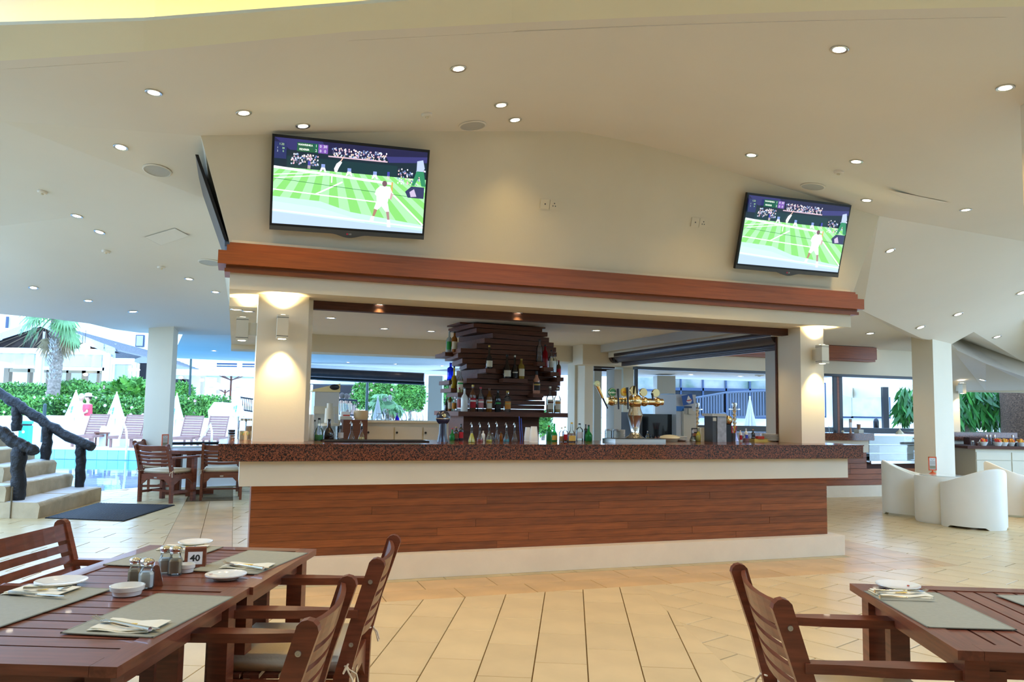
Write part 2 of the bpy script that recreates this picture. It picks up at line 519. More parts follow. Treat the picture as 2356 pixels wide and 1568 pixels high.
# ochre border rows round the bar
def rowK(u0, u1, v0, v1, along, l, off, mt):
    g = .003
    s0, s1 = (u0, u1) if along == 'u' else (v0, v1)
    s = s0 - off
    while s < s1:
        a, b = max(s, s0) + g, min(s + l, s1) - g
        if b - a > .02:
            c = [(a, v0 + g), (b, v0 + g), (b, v1 - g), (a, v1 - g)] if along == 'u' else [(u0 + g, a), (u1 - g, a), (u1 - g, b), (u0 + g, b)]
            P = [kw(p[0], p[1], 0) for p in c]
            TL_.append(([(p.x, p.y) for p in P], mt))
        s += l
rowK(-5.83, .10, -.22, -.12, 'u', .6, .1, TILE_SK)
rowK(-5.83, .10, -.54, -.22, 'u', .6, .35, TILE_O)
rowK(UL, UR, RF, -.54, 'u', .6, .05, TILE_O)
rowK(.10, .46, -.54, 4.5, 'v', .6, .2, TILE_O); rowK(.46, UR, -.54, 4.5, 'v', .6, .45, TILE_O)
rowK(-6.16, -5.83, -.54, 6, 'v', .6, .2, TILE_O); rowK(UL, -6.16, -.54, 6, 'v', .6, .45, TILE_O)
def weight(t):
    p = t[0]; n = len(p); x = sum(q[0] for q in p) / n; y = sum(q[1] for q in p) / n
    if y < 2.2 or abs(x) / y > .68: return 0
    return abs(area(p)) / y ** 3
TL_.sort(key=weight, reverse=True)
for poly, mt in TL_[:300]:
    n = len(poly); cx = sum(p[0] for p in poly) / n; cy = sum(p[1] for p in poly) / n
    o = MB().bev([(p[0] - cx, p[1] - cy) for p in poly], -.01, 0, .0015).build('tile', mt, floor)
    o.location = (cx, cy, random.uniform(-.0008, 0))
rest = MB(); mts = [TILE, TILE_O, TILE_SK]
for poly, mt in TL_[300:]:
    rest.mi = mts.index(mt)
    k = len(rest.v); n = len(poly)
    rest.v += [(p[0], p[1], -.0005) for p in poly] + [(p[0], p[1], -.01) for p in poly]
    rest.f.append(tuple(range(k, k + n))); rest.fm.append(rest.mi)
    for i in range(n):
        rest.f.append((k + i, k + n + i, k + n + (i + 1) % n, k + (i + 1) % n)); rest.fm.append(rest.mi)
tag(rest.build('floor_tiles', mts, floor), kind='stuff')

# ================================================================ BAR, lower part (bar frame: x=u, y=v)
def KS(name, mb, m, smooth=False): return struct(mb.build(name, m, None, smooth, KM))
UB = -5.715
counter = KT('bar_counter', 'long bar counter with red speckled granite top and horizontal wood planks', 'counter', 0, 0, 0)
MB().bx(UB - .115, .115, -.12, .5, 0, .20).build('plinth', PLINTH, counter)
band = MB().bx(UB - .10, .19, -.10, .6, .785, .985).build('white_band', WALL, counter)
MB().bx(UB + .02, -.02, .02, .5, .2, .79).build('carcass', DARKWOOD, counter)
rows = 9; ph = (.785 - .20) / rows
joints = [[.0, 9], [1.2, 3.6], [2.0, 4.3], [.98, 3.1], [2.85, 4.9], [1.9, 3.8], [1.55, 3.4, 5.0], [2.4, 4.1], [2.1, 4.6]]
for i in range(rows):
    zt = .785 - i * ph; js = [0] + [j for j in joints[i] if .2 < j < 5.5] + [-UB]
    for a, b in zip(js, js[1:]):
        L_ = b - a; ux = UB + (a + b) / 2
        o = MB().box((0, 0, 0), (L_ - .002, .022, ph - .002)).build('plank', PLANK, counter)
        o.location = (ux, .011 + random.uniform(-.0015, .0015), zt - ph / 2)
    # return boards on the short ends
    for ue in (UB, 0):
        o = MB().box((0, 0, 0), (.022, .46, ph - .002)).build('plank', PLANK, counter)
        o.location = (ue - (.009 if ue == 0 else -.009), .26, zt - ph / 2)
GT = 1.125
g = MB()
prof = [(-.16, .985), (-.165, .99), (-.165, GT - .012), (-.18, GT - .010), (-.18, GT), (.75, GT), (.75, .985)]
g.prism(prof, UB - .265, .335, axis='x')
g.build('granite_top', GRANITE, counter)

# columns standing on the counter
def uof(x, y, v): return kv(x, y, v).x
VC = .22
ZS = 2.375
cl0, cl1 = uof(580.5, 1011, VC), uof(699, 1012, VC)
cr0, cr1 = uof(1845, 1016, VC), uof(1898.5, 1015.5, VC)
def column(name, label, u0, u1, v0, v1, z0, z1):
    o = MB().bx(u0, u1, v0, v1, z0, z1).build(name, WALL, None, False, KM)
    return tag(o, label, 'column')
column('column', 'square white column at left end of the bar counter, washed by wall lights', cl0, cl1, VC, VC + .42, GT, ZS)
column('column', 'square white column at right end of the bar counter', cr0, cr1, VC, VC + .42, GT, ZS)
j0 = cr0 - .004
jl0, jl1 = uof(698, 1012, .38), uof(709, 1012, .38)
KS('trim_2', MB().bx(jl0 - .1, jl1, .38, .62, GT, ZS), WALL)
# dark header beam and thin dark guide of the shutter
zh = kv(720, 702, .45).z; 
hdr = MB().bx(jl1, j0 + .005, .42, .52, ZS - .075, ZS + .0); hdr.bx(j0 - .016, j0 + .0, .60, .625, GT, ZS - .07)
KS('trim_3', hdr, DARKWOOD)
ip0, ip1 = uof(1788.5, 1015, .75), uof(1812, 1017, .75)
KS('trim_4', MB().bx(ip0, ip1, .72, .95, .9, ZS - .12), LIGHTGREY)

# ---------------- upper box: soffit, wood fascia, outward leaning wall
us0, us1 = kv(527, 677, 0).x, kv(1958, 763.5, 0).x
VB = 5.5                                       # back of the bar pavilion
IN0, IN1 = us0 + .62, us1 - .62                # inner faces of the ring beam
def ring(mb, u0, u1, v0, v1, w, z0, z1):
    mb.bx(u0, u1, v0, v0 + w, z0, z1); mb.bx(u0, u1, v1 - w, v1, z0, z1)
    mb.bx(u0, u0 + w, v0 + w, v1 - w, z0, z1); mb.bx(u1 - w, u1, v0 + w, v1 - w, z0, z1)
VE = 5.75
ub = MB()
ub.bx(us0, us1, 0, .56, ZS, 2.78)
ub.bx(us0, us1, VE - .56, VE, 2.24, 2.78)
ub.bx(us0, us0 + .56, .56, VE - .56, 2.30, 2.78); ub.bx(us1 - .56, us1, .56, VE - .56, 2.30, 2.78)
KS('wall_bar_beam', ub, WALL)
KS('ceiling_bar', MB().bx(us0 + .5, us1 - .5, .5, VE - .5, 2.50, 2.56), CEIL)
fz = dict(b0=kv(516, 624.5, -.03).z, b1=kv(516, 607, -.05).z, m0=kv(501, 604.5, -.09).z, m1=kv(501, 573.5, -.09).z, t1=kv(521, 556, -.03).z)
ftL, ftR = kv(518, 590, -.03).x, kv(1973, 690, -.03).x
fmL, fmR = kv(501.5, 590, -.09).x, kv(1988.5, 706, -.09).x
print('fascia', fz, ftL, ftR, fmL, fmR, 'soffit', us0, us1, 'header z', zh)
fascia = struct(KT('trim_5', 'stepped reddish wood fascia boards running under the two televisions', None, 0, 0, 0))
def frame_board(name, u0, u1, v0, z0, z1, th, back=.28):
    m_ = MB(); m_.bx(u0, u1, v0, v0 + th, z0, z1)
    m_.bx(u0, u0 + th, v0 + th, back, z0, z1); m_.bx(u1 - th, u1, v0 + th, back, z0, z1)
    return m_.build(name, FASCIA, fascia)
zb, zt = fz['b0'], fz['t1']
frame_board('lower_trim', ftL - .0, ftR, -.045, zb, zb + .03, .1)
frame_board('lower_board', ftL + .01, ftR - .01, -.030, zb + .03, fz['m0'], .1)
frame_board('main_board', fmL, fmR, -.09, fz['m0'], fz['m1'], .1)
frame_board('upper_board', ftL + .01, ftR - .01, -.045, fz['m1'], zt - .022, .1)
frame_board('top_trim', ftL + .03, ftR - .03, -.035, zt - .022, zt, .1)
# leaning wall
ZL0, ZL1 = 2.74, 3.57
bL, bR = kv(531, 557, .06).x, kv(1961, 668, .06).x
LEAN = .25
LP0 = kw(0, .06, ZL0)
LN = (ND * (ZL1 - ZL0) + Vector((0, 0, LEAN))).normalized()       # normal of the leaning plane (pointing inwards/up)
def lean(x, y): return onpl(x, y, LP0, LN)
TLc, TRc = lean(462, 312), lean(2023, 497)
print('lean corners', kl(TLc), kl(TRc))
wall_top = [TLc] + [lean(x, y) for x, y in ((700, 307), (960, 302), (1150, 300), (1330, 302), (1470, 330), (1600, 366), (1690, 397), (1800, 432), (1940, 470))] + [TRc]
wb0, wb1 = kw(bL, .06, ZL0), kw(bR, .06, ZL0)
wl = MB(); front_poly = [wb0, wb1] + wall_top[::-1]
wl.quad(*front_poly)
back = ND * 5.6
TLb, TRb = TLc + back + ND * .5, TRc + back + ND * .5
wl.quad(wb0, TLc, TLb, wb0 + back); wl.quad(wb1, wb1 + back, TRb, TRc)
wl.quad(wb0 + back, TLb, TRb, wb1 + back)
struct(wl.build('wall_front', WALL))
SURF.append([kw(us0, 0, ZS), kw(us1, 0, ZS), kw(us1, .56, ZS), kw(us0, .56, ZS)])
SURF.append([kw(us0, .56, 2.30), kw(us0 + .56, .56, 2.30), kw(us0 + .56, VE, 2.30), kw(us0, VE, 2.30)])
SURF.append([kw(us1 - .56, .56, 2.30), kw(us1, .56, 2.30), kw(us1, VE, 2.30), kw(us1 - .56, VE, 2.30)])
INNER = [[kw(us0, 0.5, 2.5), kw(us1, 0.5, 2.5), kw(us1, VE, 2.5), kw(us0, VE, 2.5)]]

# ================================================================ MAIN CEILING (facets)
cm = MB(); vault = MB(); CUR = [vault]
def facet(*P):
    if len(P) == 4:
        facet(P[0], P[1], P[2]); facet(P[0], P[2], P[3]); return
    CUR[0].add(list(P), [tuple(range(len(P)))]); SURF.append(list(P))
lipz = [((-350, 158), 3.60), ((0, 140), 3.60), ((330, 118), 3.62), ((800, 73), 3.75), ((1178, 53), 3.88), ((1420, 42), 3.88), ((1650, 33), 3.84), ((1900, 25), 3.78), ((2340, 15), 3.66), ((2900, 5), 3.60)]
lip = [az(x, y, z) for (x, y), z in lipz]
A_ = [az(-350, 250, 3.6), az(0, 278, 3.6), TLc, wall_top[2], wall_top[4], wall_top[5], wall_top[6], wall_top[7], TRc, az(2900, 640, 3.6)]
TR2 = az(2356, 555, 3.6)
for i in range(len(lip) - 1):
    a, b, c, d = A_[i], A_[i + 1], lip[i + 1], lip[i]
    if i == 8:
        facet(TRc, TR2, c); facet(TRc, c, d); facet(TR2, b, c); continue
    facet(a, b, c); facet(a, c, d)
    # fill between neighbouring wall-top points
for i, j in ((0, 2), (2, 4), (7, 9)):
    facet(wall_top[i], wall_top[i + 1], wall_top[j])
facet(wall_top[7], wall_top[8], wall_top[9]); facet(wall_top[7], wall_top[9], wall_top[10])
CUR[0] = cm
# left facets
B_ = [az(-350, 585, 3.35), az(0, 520, 3.35), az(480, 460, 3.35), az(565, 446, 3.35)]
facet(az(-350, 250, 3.6), A_[1], B_[1], B_[0])
facet(A_[1], TLc, B_[2], B_[1]); facet(TLc, B_[3], B_[2])
ZE = 2.65
E_ = [az(-350, 686, ZE), az(0, 722, ZE), az(120, 733, ZE), az(205, 744, ZE), az(260, 757, ZE), az(320, 765, ZE), az(420, 769, ZE), az(640, 772, ZE)]
lc = MB(); CUR[0] = lc
def chain(P, t):
    n_ = len(P) - 1; i_ = min(int(t * n_), n_ - 1); return P[i_].lerp(P[i_ + 1], t * n_ - i_)
nE = len(E_) - 1
tt = [0, 1 / 3, .42, .52, 2 / 3, .78, .88, 1.0]
def mid(p, q, f, bulge): r_ = p.lerp(q, f); return r_
for i in range(nE):
    p0, p1 = chain(B_, tt[i]), chain(B_, tt[i + 1])
    for j in range(3):
        f0, f1 = j / 3, (j + 1) / 3
        facet(p0.lerp(E_[i], f0), p1.lerp(E_[i + 1], f0), p1.lerp(E_[i + 1], f1), p0.lerp(E_[i], f1))
CUR[0] = cm
# flat outer canopy beyond the bar
C_ = [az(395, 823, ZE), az(590, 832, ZE), az(1060, 856, ZE), az(1300, 862, ZE)]
facet(E_[6], E_[7], C_[1], C_[0])
facet(E_[7], kw(us1 + .2, VE, ZE), C_[3], C_[2], C_[1])
# right facets
R1, R2, R3 = az(1985, 715, 2.9), az(2120, 778, 2.69), az(2190, 791, 2.69)
R0 = kw(us1 + .1, 1.2, 3.3)
PN = (TR2 - TRc).cross(R2 - TRc).normalized()
def onF4(x, y): return onpl(x, y, TRc, PN)
R1, R3 = onF4(1985, 715), onF4(2190, 791)
facet(TRc, TR2, onF4(2900, 640), onF4(2900, 700), onF4(2356, 733), onF4(2240, 763), R3, R2, R1)
facet(TRc, R1, R0)
V2 = 4.65
K2z = 2.64
K2L, K2R = kw(0.3, V2 + .2, K2z), kw(9.4, V2 + .2, K2z)
for q_ in ((R0, R1, kw(.9, V2 + .3, K2z)), (R1, R2, kw(7.0, V2 + .3, K2z), kw(.9, V2 + .3, K2z)), (R2, R3, kw(7.6, V2 + .3, K2z), kw(7.0, V2 + .3, K2z))): facet(*q_)
# raised bay and lower canopy at the far right
e1, e2, e3 = onF4(2240, 763), onF4(2356, 733), onF4(2900, 640)
G0, Gm, G1 = ay(2200, 776, 15.5), ay(2356, 833, 15.5), ay(2560, 905, 15.5)
H0, H1, Hb, H2 = ay(2186, 798, 14.2), ay(2268, 836, 14.7), ay(2356, 866, 15.1), ay(2560, 935, 15.6)
facet(R3, e1, G0); facet(e1, e2, Gm, G0); facet(e2, e3, G1, Gm)
facet(G0, Gm, Hb, H1); facet(G0, H1, H0); facet(Gm, G1, H2, Hb); facet(R3, G0, H0)
I0, Ia, I1, I2 = ay(2150, 899, 18), ay(2268, 899, 18), ay(2400, 897.5, 18), ay(2700, 893, 18)
facet(H0, H1, Ia, I0); facet(H1, Hb, I1, Ia); facet(Hb, H2, I2, I1); facet(H0, I0, az(2120, 850, 2.4))
ceiling = struct(cm.build('ceiling', CEIL))
lco = struct(lc.build('ceiling_left', CEIL)); lco.data.polygons.foreach_set('use_smooth', [True] * len(lco.data.polygons))
vo = struct(vault.build('ceiling_vault', CEIL, None, True))
vo.data.polygons.foreach_set('use_smooth', [True] * len(vo.data.polygons))
for e_ in vo.data.edges: e_.use_edge_sharp = False
# lip and cove above the viewer: yellow strip lights lie hidden on the lip and wash the recess wall
rc = MB()
l2 = [az(x, y, z + .01) for (x, y), z in (((-350, 76), 3.60), ((0, 58), 3.60), ((330, 48), 3.62), ((800, 12), 3.75), ((1178, -18), 3.88), ((1420, -30), 3.88), ((1650, -40), 3.84), ((1900, -48), 3.78), ((2340, -58), 3.66), ((2900, -66), 3.60))]
for i in range(len(lip) - 1): rc.quad(lip[i], lip[i + 1], l2[i + 1], l2[i]); rc.quad(l2[i], l2[i + 1], l2[i + 1] + Vector((0, 0, .02)), l2[i] + Vector((0, 0, .02)))
struct(rc.build('ceiling_lip', LIPM))
rr = MB()
ZT_ = 4.55
for i in range(len(lip) - 1):
    a, b = lip[i] + Vector((0, .12, 0)), lip[i + 1] + Vector((0, .12, 0))
    a2, b2 = Vector((a.x, a.y, ZT_)), Vector((b.x, b.y, ZT_))
    rr.quad(a, b, b2, a2)
    rr.quad(a2, b2, Vector((b.x, -5, ZT_)), Vector((a.x, -5, ZT_)))
    c_, d_ = (lip[i] + l2[i]) / 2, (lip[i + 1] + l2[i + 1]) / 2
    m_ = (c_ + d_) / 2 + Vector((0, 0, .05)); X_ = (d_ - c_); L_ = X_.length
    if i < 5:
        o = lamp('cove_light', 'AREA', m_, (3.0, 4.8, 4.2, 2.4, 1.0)[i] * L_, (1.0, .82, .17), None, size=L_ * .98, size_y=.05)
        X_ = X_.normalized(); Zl = -(Vector((0, .45, 1)) - X_ * X_.z).normalized(); Zl = (Zl - X_ * Zl.dot(X_)).normalized(); Y_ = Zl.cross(X_)
        M_ = Matrix((X_, Y_, Zl)).transposed().to_4x4(); M_.translation = m_; o.matrix_world = M_
struct(rr.build('ceiling_recess', CEIL))
# lower ceiling ledge behind the viewer (carries the cove) and unseen rear wall, put in against blue sky light
lg = MB(); lg.bx(-7.5, 7.5, -5, .3, 3.50, 3.56)
struct(lg.build('ceiling_rear', CEIL))
SURF_REAR = 3.50
struct(MB().bx(-16, 16, -5.2, -5.0, -.1, 4.8).build('wall_rear', WALL))
struct(MB().bx(-8.2, -8.0, -5.0, 3.5, -.1, 4.8).build('wall_skyblock_left', WALL)); struct(MB().bx(9.6, 9.8, -5.0, 8.5, -.1, 4.8).build('wall_skyblock_right', WALL))  # unseen side walls, added to keep cool sky light out of the room
# near column at the right border of the photograph
d0 = 4.9
cxr = ay(2341, 60, d0 + .5); cxr2 = ay(2354, 480, d0 + .5)
o = MB()
o.add([(cxr.x, d0, 3.9), (cxr2.x, d0, 2.45), (cxr2.x + .5, d0, 2.45), (cxr.x + .6, d0, 3.9),
       (cxr.x, d0 + .5, 3.9), (cxr2.x, d0 + .5, 2.45), (cxr2.x + .5, d0 + .5, 2.45), (cxr.x + .6, d0 + .5, 3.9)],
      [(0, 1, 2, 3), (7, 6, 5, 4), (0, 4, 5, 1), (1, 5, 6, 2), (2, 6, 7, 3), (3, 7, 4, 0)])
o.bx(cxr2.x + .01, cxr2.x + .49, d0 + .01, d0 + .49, 0, 2.45)
tag(o.build('column', WALL), 'pale column cut off by the right edge of the picture', 'column')
# ================================================================ BAR PAVILION, inside and back
def kb(name, u0, u1, v0, v1, z0, z1, m, parent=None):
    return MB().bx(u0, u1, v0, v1, z0, z1).build(name, m, parent, False, KM if parent is None else None)
# back service counter with cabinets
zc = kv(900, 967, 5.0).z
bk = KT('service_cabinet', 'cream service cabinets with flat doors along the back of the bar', 'cabinet', 0, 0, 0)
b0, b1 = kv(640, 967, 5.0).x, kv(1062, 967, 5.0).x
kb('body', b0, b1, 5.02, 5.5, 0, zc - .03, CREAMCAB, bk)
kb('worktop', b0 - .02, b1 + .02, 4.97, 5.55, zc - .03, zc, CREAMCAB, bk)
for x0, x1 in ((842, 906), (908, 972), (974, 1040)):
    a, b = kv(x0, 995, 5.0).x, kv(x1, 995, 5.0).x
    zt_ = kv(900, 982, 5.0).z
    d = kb('door', a + .004, b - .004, 4.995, 5.015, zc - .75, zt_, LIGHTGREY, bk)
    MB().lathe([(.012, 0), (.018, .02), (.0, .024)], 8).build('knob', BLACK, d, True, Matrix.Translation((a + .03 if x0 > 850 else a + .03, 4.995, zt_ - .08)) @ Matrix.Rotation(PI / 2, 4, 'X'))
a, b = kv(784, 990, 4.85).x, kv(839, 990, 4.85).x
tag(kb('drawer_unit', a, b, 4.6, 4.95, 0, zc + .01, DARKWOOD), 'dark brown wooden cupboard end against the cream service cabinets', 'cupboard')
# back posts and shutters of the pavilion (rear and right side)
def zc_(x, y, v): return kv(x, y, v).z
def uof2(x, v): return kv(x, 930, v).x
cr = [(1322, 1345, 5.35, WALL), (1345, 1364, 5.05, WALL)]
for i, (x0, x1, v, m_) in enumerate(cr):
    o = kb('column', uof2(x0, v), uof2(x1, v), v, v + .3, 0, 2.3, m_)
    tag(o, ['pale post right of the bottle shelves, at the back corner of the bar', 'white square post at the back corner of the bar, under the shutter roll'][i], 'column')
def side_post(x0, x1, v0, v1, ztop, m_, lab):
    o = kb('column', uof2(x0, v0), uof2(x1, v0), v0, v1, 0, ztop, m_)
    return tag(o, lab, 'column')
side_post(1367, 1384, 6.2, 6.45, 2.4, LIGHTGREY, 'grey post behind the half lowered brown shutter')
side_post(1413, 1430, 5.3, 5.6, 2.15, LIGHTGREY, 'light grey post carrying the brown shutter, left of the dark doorway')
side_post(1434, 1458, 5.6, 5.9, 2.5, CREAMCAB, 'cream panel post just right of the grey shutter post')
# roller shutter boxes along the right side
rs = KT('roller_shutter', 'brown rolled-up shutter running along the right side of the bar opening', 'shutter', 0, 0, 0)
us = us1 - .45
rs_m = MB(); rs_m.tube([(us, .62, 2.33), (us, 4.55, 2.33)], .115, 14); rs_m.build('shutter_roll', SHUTTER, rs, True)
for i in range(4):
    kb('slat', us + .05, us + .075, .7, 4.6, 2.205 - .022 * i + .02, 2.224 - .022 * i + .02, SHUTTER, rs)
kb('guide_bracket', us - .09, us + .1, 4.55, 4.62, 2.22, 2.45, BLACK, rs)
kb('cover_board', us - .25, us - .13, .6, 5.2, 2.38, 2.50, LIGHTGREY, rs)
rs2 = KT('roller_shutter', 'short shutter roll with a few lowered brown slats at the back corner of the bar', 'shutter', 0, 0, 0)
MB().tube([(us, 4.66, 2.31), (us, 5.35, 2.31)], .10, 14).build('shutter_roll', SHUTTER, rs2, True)
a, b = uof2(1366, 5.7), uof2(1414, 5.7)
z0_, z1_ = zc_(1390, 854, 5.7), zc_(1390, 826, 5.7)
for i in range(4):
    kb('slat', a, b, 5.7, 5.72, z0_ + (z1_ - z0_) * i / 4 + .004, z0_ + (z1_ - z0_) * (i + 1) / 4 - .004, SHUTTER, rs2)
rs3 = KT('roller_shutter', 'half lowered brown slatted shutter right of the bottle shelves', 'shutter', 0, 0, 0)
a, b = uof2(1309, 6.6), uof2(1347, 6.6)
z0_, z1_ = zc_(1330, 913, 6.6), zc_(1330, 845, 6.6)
for i in range(9):
    kb('slat', a, b, 6.6, 6.62, z0_ + (z1_ - z0_) * i / 9 + .005, z0_ + (z1_ - z0_) * (i + 1) / 9 - .005, SHUTTER, rs3)
# ---------------- outer canopy edge beyond the bar: fascia strip, long rolled shutter, white panel, post
q0, q1 = az(590, 832, ZE), az(1060, 856, ZE)
struct(MB().prism([(q0.x, q0.y), (q1.x, q1.y), (q1.x + .03, q1.y + .1), (q0.x, q0.y + .1)], ZE - .12, ZE + .1).build('trim_6', WHITE_OUT))
YF = 22.2
def yb(name, x0, y0, x1, y1, Y, th, m_, parent=None):
    """upright box standing at depth Y whose face spans the given frame points"""
    a, b = ay(x0, y1, Y), ay(x1, y0, Y)
    o = MB().bx(a.x, b.x, Y, Y + th, min(a.z, b.z), max(a.z, b.z)).build(name, m_, parent)
    return o
sh = thing('roller_shutter', 'long dark rolled-up shutter across the far opening behind the bar', 'shutter', (0, 0, 0))
p, q = ay(690, 855, YF), ay(976, 868, YF)
MB().tube([p, q], .13, 12).build('shutter_roll', SHUTTER, sh, True)
MB().tube([p + Vector((0, .1, -.16)), q + Vector((0, .1, -.16))], .05, 8).build('bottom_bar', BLACK, sh, True)
tag(yb('column', 976, 862, 981, 1060, YF, .2, WHITE_OUT), 'thin white post at the right end of the long dark shutter', 'column')
tag(yb('cupboard', 981, 864, 1018, 1061, YF - .6, .5, LIGHTGREY), 'tall pale grey panel right of the thin white post', 'panel')

# ================================================================ SECOND PAVILION (buffet) behind on the right, parallel to the bar
k2 = KT('buffet_counter', 'further counter with granite top and wood planks beside the glass fridge', 'counter', 0, 0, 0)
c0, c1 = kv(1860, 1000, V2).x, kv(2000, 1000, V2).x
zg1, zg0 = kv(1940, 995.5, V2).z, kv(1940, 1012, V2).z
zb0 = kv(1980, 1040, V2).z
zp = kv(1950, 1116, V2).z
d1_ = kv(2330, 1000, V2).x
kb('granite_top', c0 - 1.6, c1, V2 - .12, V2 + .5, zg0, zg1, GRANITE, k2)
kb('white_band', c0 - 1.6, kv(1994, 1025, V2).x, V2 - .05, V2 + .4, zb0, zg0, WALL, k2)
kb('plinth', c0 - 1.6, d1_ + .4, V2 - .05, V2 + .5, 0, zp, PLINTH, k2)
kb('carcass', c0 - 1.6, d1_ + .4, V2 + .04, V2 + .5, zp, zb0 * .7 + zp * .3, DARKWOOD, k2)
wend = kv(1994, 1060, V2).x
n = 6; hh = (zb0 - zp) / n
zlow = kv(2050, 1068, V2).z
for i in range(n):
    za, zb_ = zp + i * hh, zp + (i + 1) * hh
    e1 = wend if zb_ > zlow + .02 else d1_ + .4
    cuts = [c0 - 1.6, c0 + .2 + .35 * (i % 3), e1 * .55 + c0 * .45 + .2 * (i % 2), e1]
    for s0, s1 in zip(cuts, cuts[1:]):
        o = MB().box((0, 0, 0), (s1 - s0 - .004, .02, hh - .006)).build('plank', PLANK, k2)
        o.location = ((s0 + s1) / 2, V2 + .01, (za + zb_) / 2)
# right hand run of the same counter beyond the white column
k3 = KT('buffet_counter', 'granite-topped counter run between the white column and the fruit buffet', 'counter', 0, 0, 0)
e0, e1 = kv(2110, 1000, V2 + .1).x, kv(2330, 1000, V2 + .1).x
kb('granite_top', e0, e1, V2 + .0, V2 + .6, kv(2230, 1012, V2).z, kv(2230, 994, V2).z, GRANITE, k3)
kb('white_band', e0, e1, V2 + .06, V2 + .5, kv(2220, 1036, V2).z, kv(2220, 1012, V2).z, WALL, k3)
for i in range(4):
    zt_ = kv(2220, 1037, V2).z
    z0_ = zp + (zt_ - zp) * i / 4
    o = MB().box((0, 0, 0), (e1 - e0, .03, (zt_ - zp) / 4 - .006)).build('plank', PLANK, k3)
    o.location = ((e0 + e1) / 2, V2 + .1, z0_ + (zt_ - zp) / 8)
# glass display fridge
fr = KT('display_fridge', 'glass fronted display fridge set into the further counter', 'fridge', 0, 0, 0)
f0, f1 = kv(1996, 1030, V2).x + .02, kv(2118, 1030, V2).x
ft, fb = kv(2040, 1002, V2).z, kv(2040, 1063, V2).z
kb('glass_front', f0, f1, V2 - .03, V2 - .02, fb + .03, ft, GLASS, fr)
kb('base_frame', f0, f1, V2 - .06, V2 + .4, fb - .02, fb + .03, STEEL, fr)
kb('top_frame', f0, f1, V2 - .04, V2 + .4, ft, ft + .03, STEEL, fr)
kb('back_panel', f0, f1, V2 + .38, V2 + .4, fb + .03, ft, mat('fridge_back', (.26, .34, .34), .4), fr)
kb('dark_rack', f0 + .02, f0 + .32, V2 + .1, V2 + .34, fb + .10, fb + (ft - fb) * .6, BLACK, fr)
for i, zz in enumerate((.33, .66)):
    kb('glass_shelf', f0, f1, V2 + .0, V2 + .36, fb + (ft - fb) * zz, fb + (ft - fb) * zz + .012, STEEL, fr)
kb('inner_box', f0 + .35, f1 - .05, V2 + .1, V2 + .34, fb + .04, fb + (ft - fb) * .62, LIGHTGREY, fr)
# upper part of the second pavilion
W0, W1 = kv(1380, 850, V2 + .1).x, kv(2150, 860, V2 + .1).x
zbh = kv(1700, 851, V2 + .1).z
up2 = MB(); up2.bx(W0 - .3, W1, V2 + .1, V2 + .5, zbh, K2z + .25)
KS('wall_buffet', up2, WALL)
zf = [kv(1800, y, V2 - .05).z for y in (823, 818, 805)]
fs2 = struct(KT('trim_7', 'reddish wood fascia of the further pavilion', None, 0, 0, 0))
fe = kv(2012, 825, V2 - .05).x
for nm, za, zb_, pr in (('lower_board', zf[0], zf[1], -.02), ('main_board', zf[1], zf[1] + .22, -.06)):
    MB().bx(1.2, fe, V2 + pr - .05, V2 + .1, za, zb_).build(nm, FASCIA, fs2)
# dark frame
fr2 = KT('window_frame', 'dark brown frame with slim posts around the opening of the further pavilion', 'frame', 0, 0, 0)
ztf, zbf = kv(1700, 851, V2 + .2).z, kv(1700, 858, V2 + .2).z
w0 = kv(1460, 900, V2 + .2).x
kb('head_rail', w0, W1, V2 + .12, V2 + .26, zbf, ztf, BLACK, fr2)
def post(x0, x1, m_, nm='post'): kb(nm, kv(x0, 920, V2 + .2).x, kv(x1, 920, V2 + .2).x, V2 + .19, V2 + .22, zg1 - .3, zbf, m_, fr2)
post(1460, 1467, BLACK); post(1917, 1925, BLACK); post(1931, 1938, BLACK)
post(1925.5, 1930.5, FASCIA, 'wood_post')
# pavilion 2 inner ceiling and rear beam
ic = [kw(W0 - .3, V2 + .5, 2.28), kw(W1, V2 + .5, 2.28), kw(W1, 10.5, 2.28), kw(W0 - 1.5, 10.5, 2.28)]
struct(MB().quad(*ic).build('ceiling_buffet', CEIL)); SURF.append(ic)
# inner downstand walls seen through the right hand panes
w_a = [ay(1938, 872, 20), ay(1962, 881, 23), ay(2110, 873, 20)]
dw = MB()
for a, b in ((w_a[0], w_a[1]), (w_a[1], w_a[2])):
    dw.quad(Vector((a.x, a.y, 2.25)), Vector((b.x, b.y, 2.25)), Vector((b.x, b.y, 1.95)), Vector((a.x, a.y, 1.95)))
struct(dw.build('wall_downstand', WALL))
tag(yb('column', 1512, 864, 1554, 985, 17.5, .5, LIGHTGREY), 'broad pale column left of the reflecting glass wall', 'column')
# main right hand column
YC = 13.0
pl, pm, pr = ay(2101, 940, YC + .15), ay(2150, 940, YC - .15), ay(2193.5, 940, YC + .25)
cc = MB(); dx, dy = pl.x - pm.x, pl.y - pm.y; ex, ey = pr.x - pm.x, pr.y - pm.y
pb = (pl.x + ex, pl.y + ey)
cc.prism([(pm.x, pm.y), (pr.x, pr.y), (pb[0], pb[1]), (pl.x, pl.y)], 0, 2.78)
tag(cc.build('column', WALL), 'free standing white column behind the white tub chairs', 'column')
# left column by the pool
YC2 = 13.2
pl, pm, pr = ay(334, 900, YC2 - .0), ay(392, 900, YC2 - .1), ay(403, 900, YC2 + .35)
ex, ey = pr.x - pm.x, pr.y - pm.y
cc = MB(); cc.prism([(pl.x, pl.y), (pm.x, pm.y), (pr.x, pr.y), (pl.x + ex, pl.y + ey)], 0, 2.78)
tag(cc.build('column', WALL), 'free standing white column by the pool', 'column')

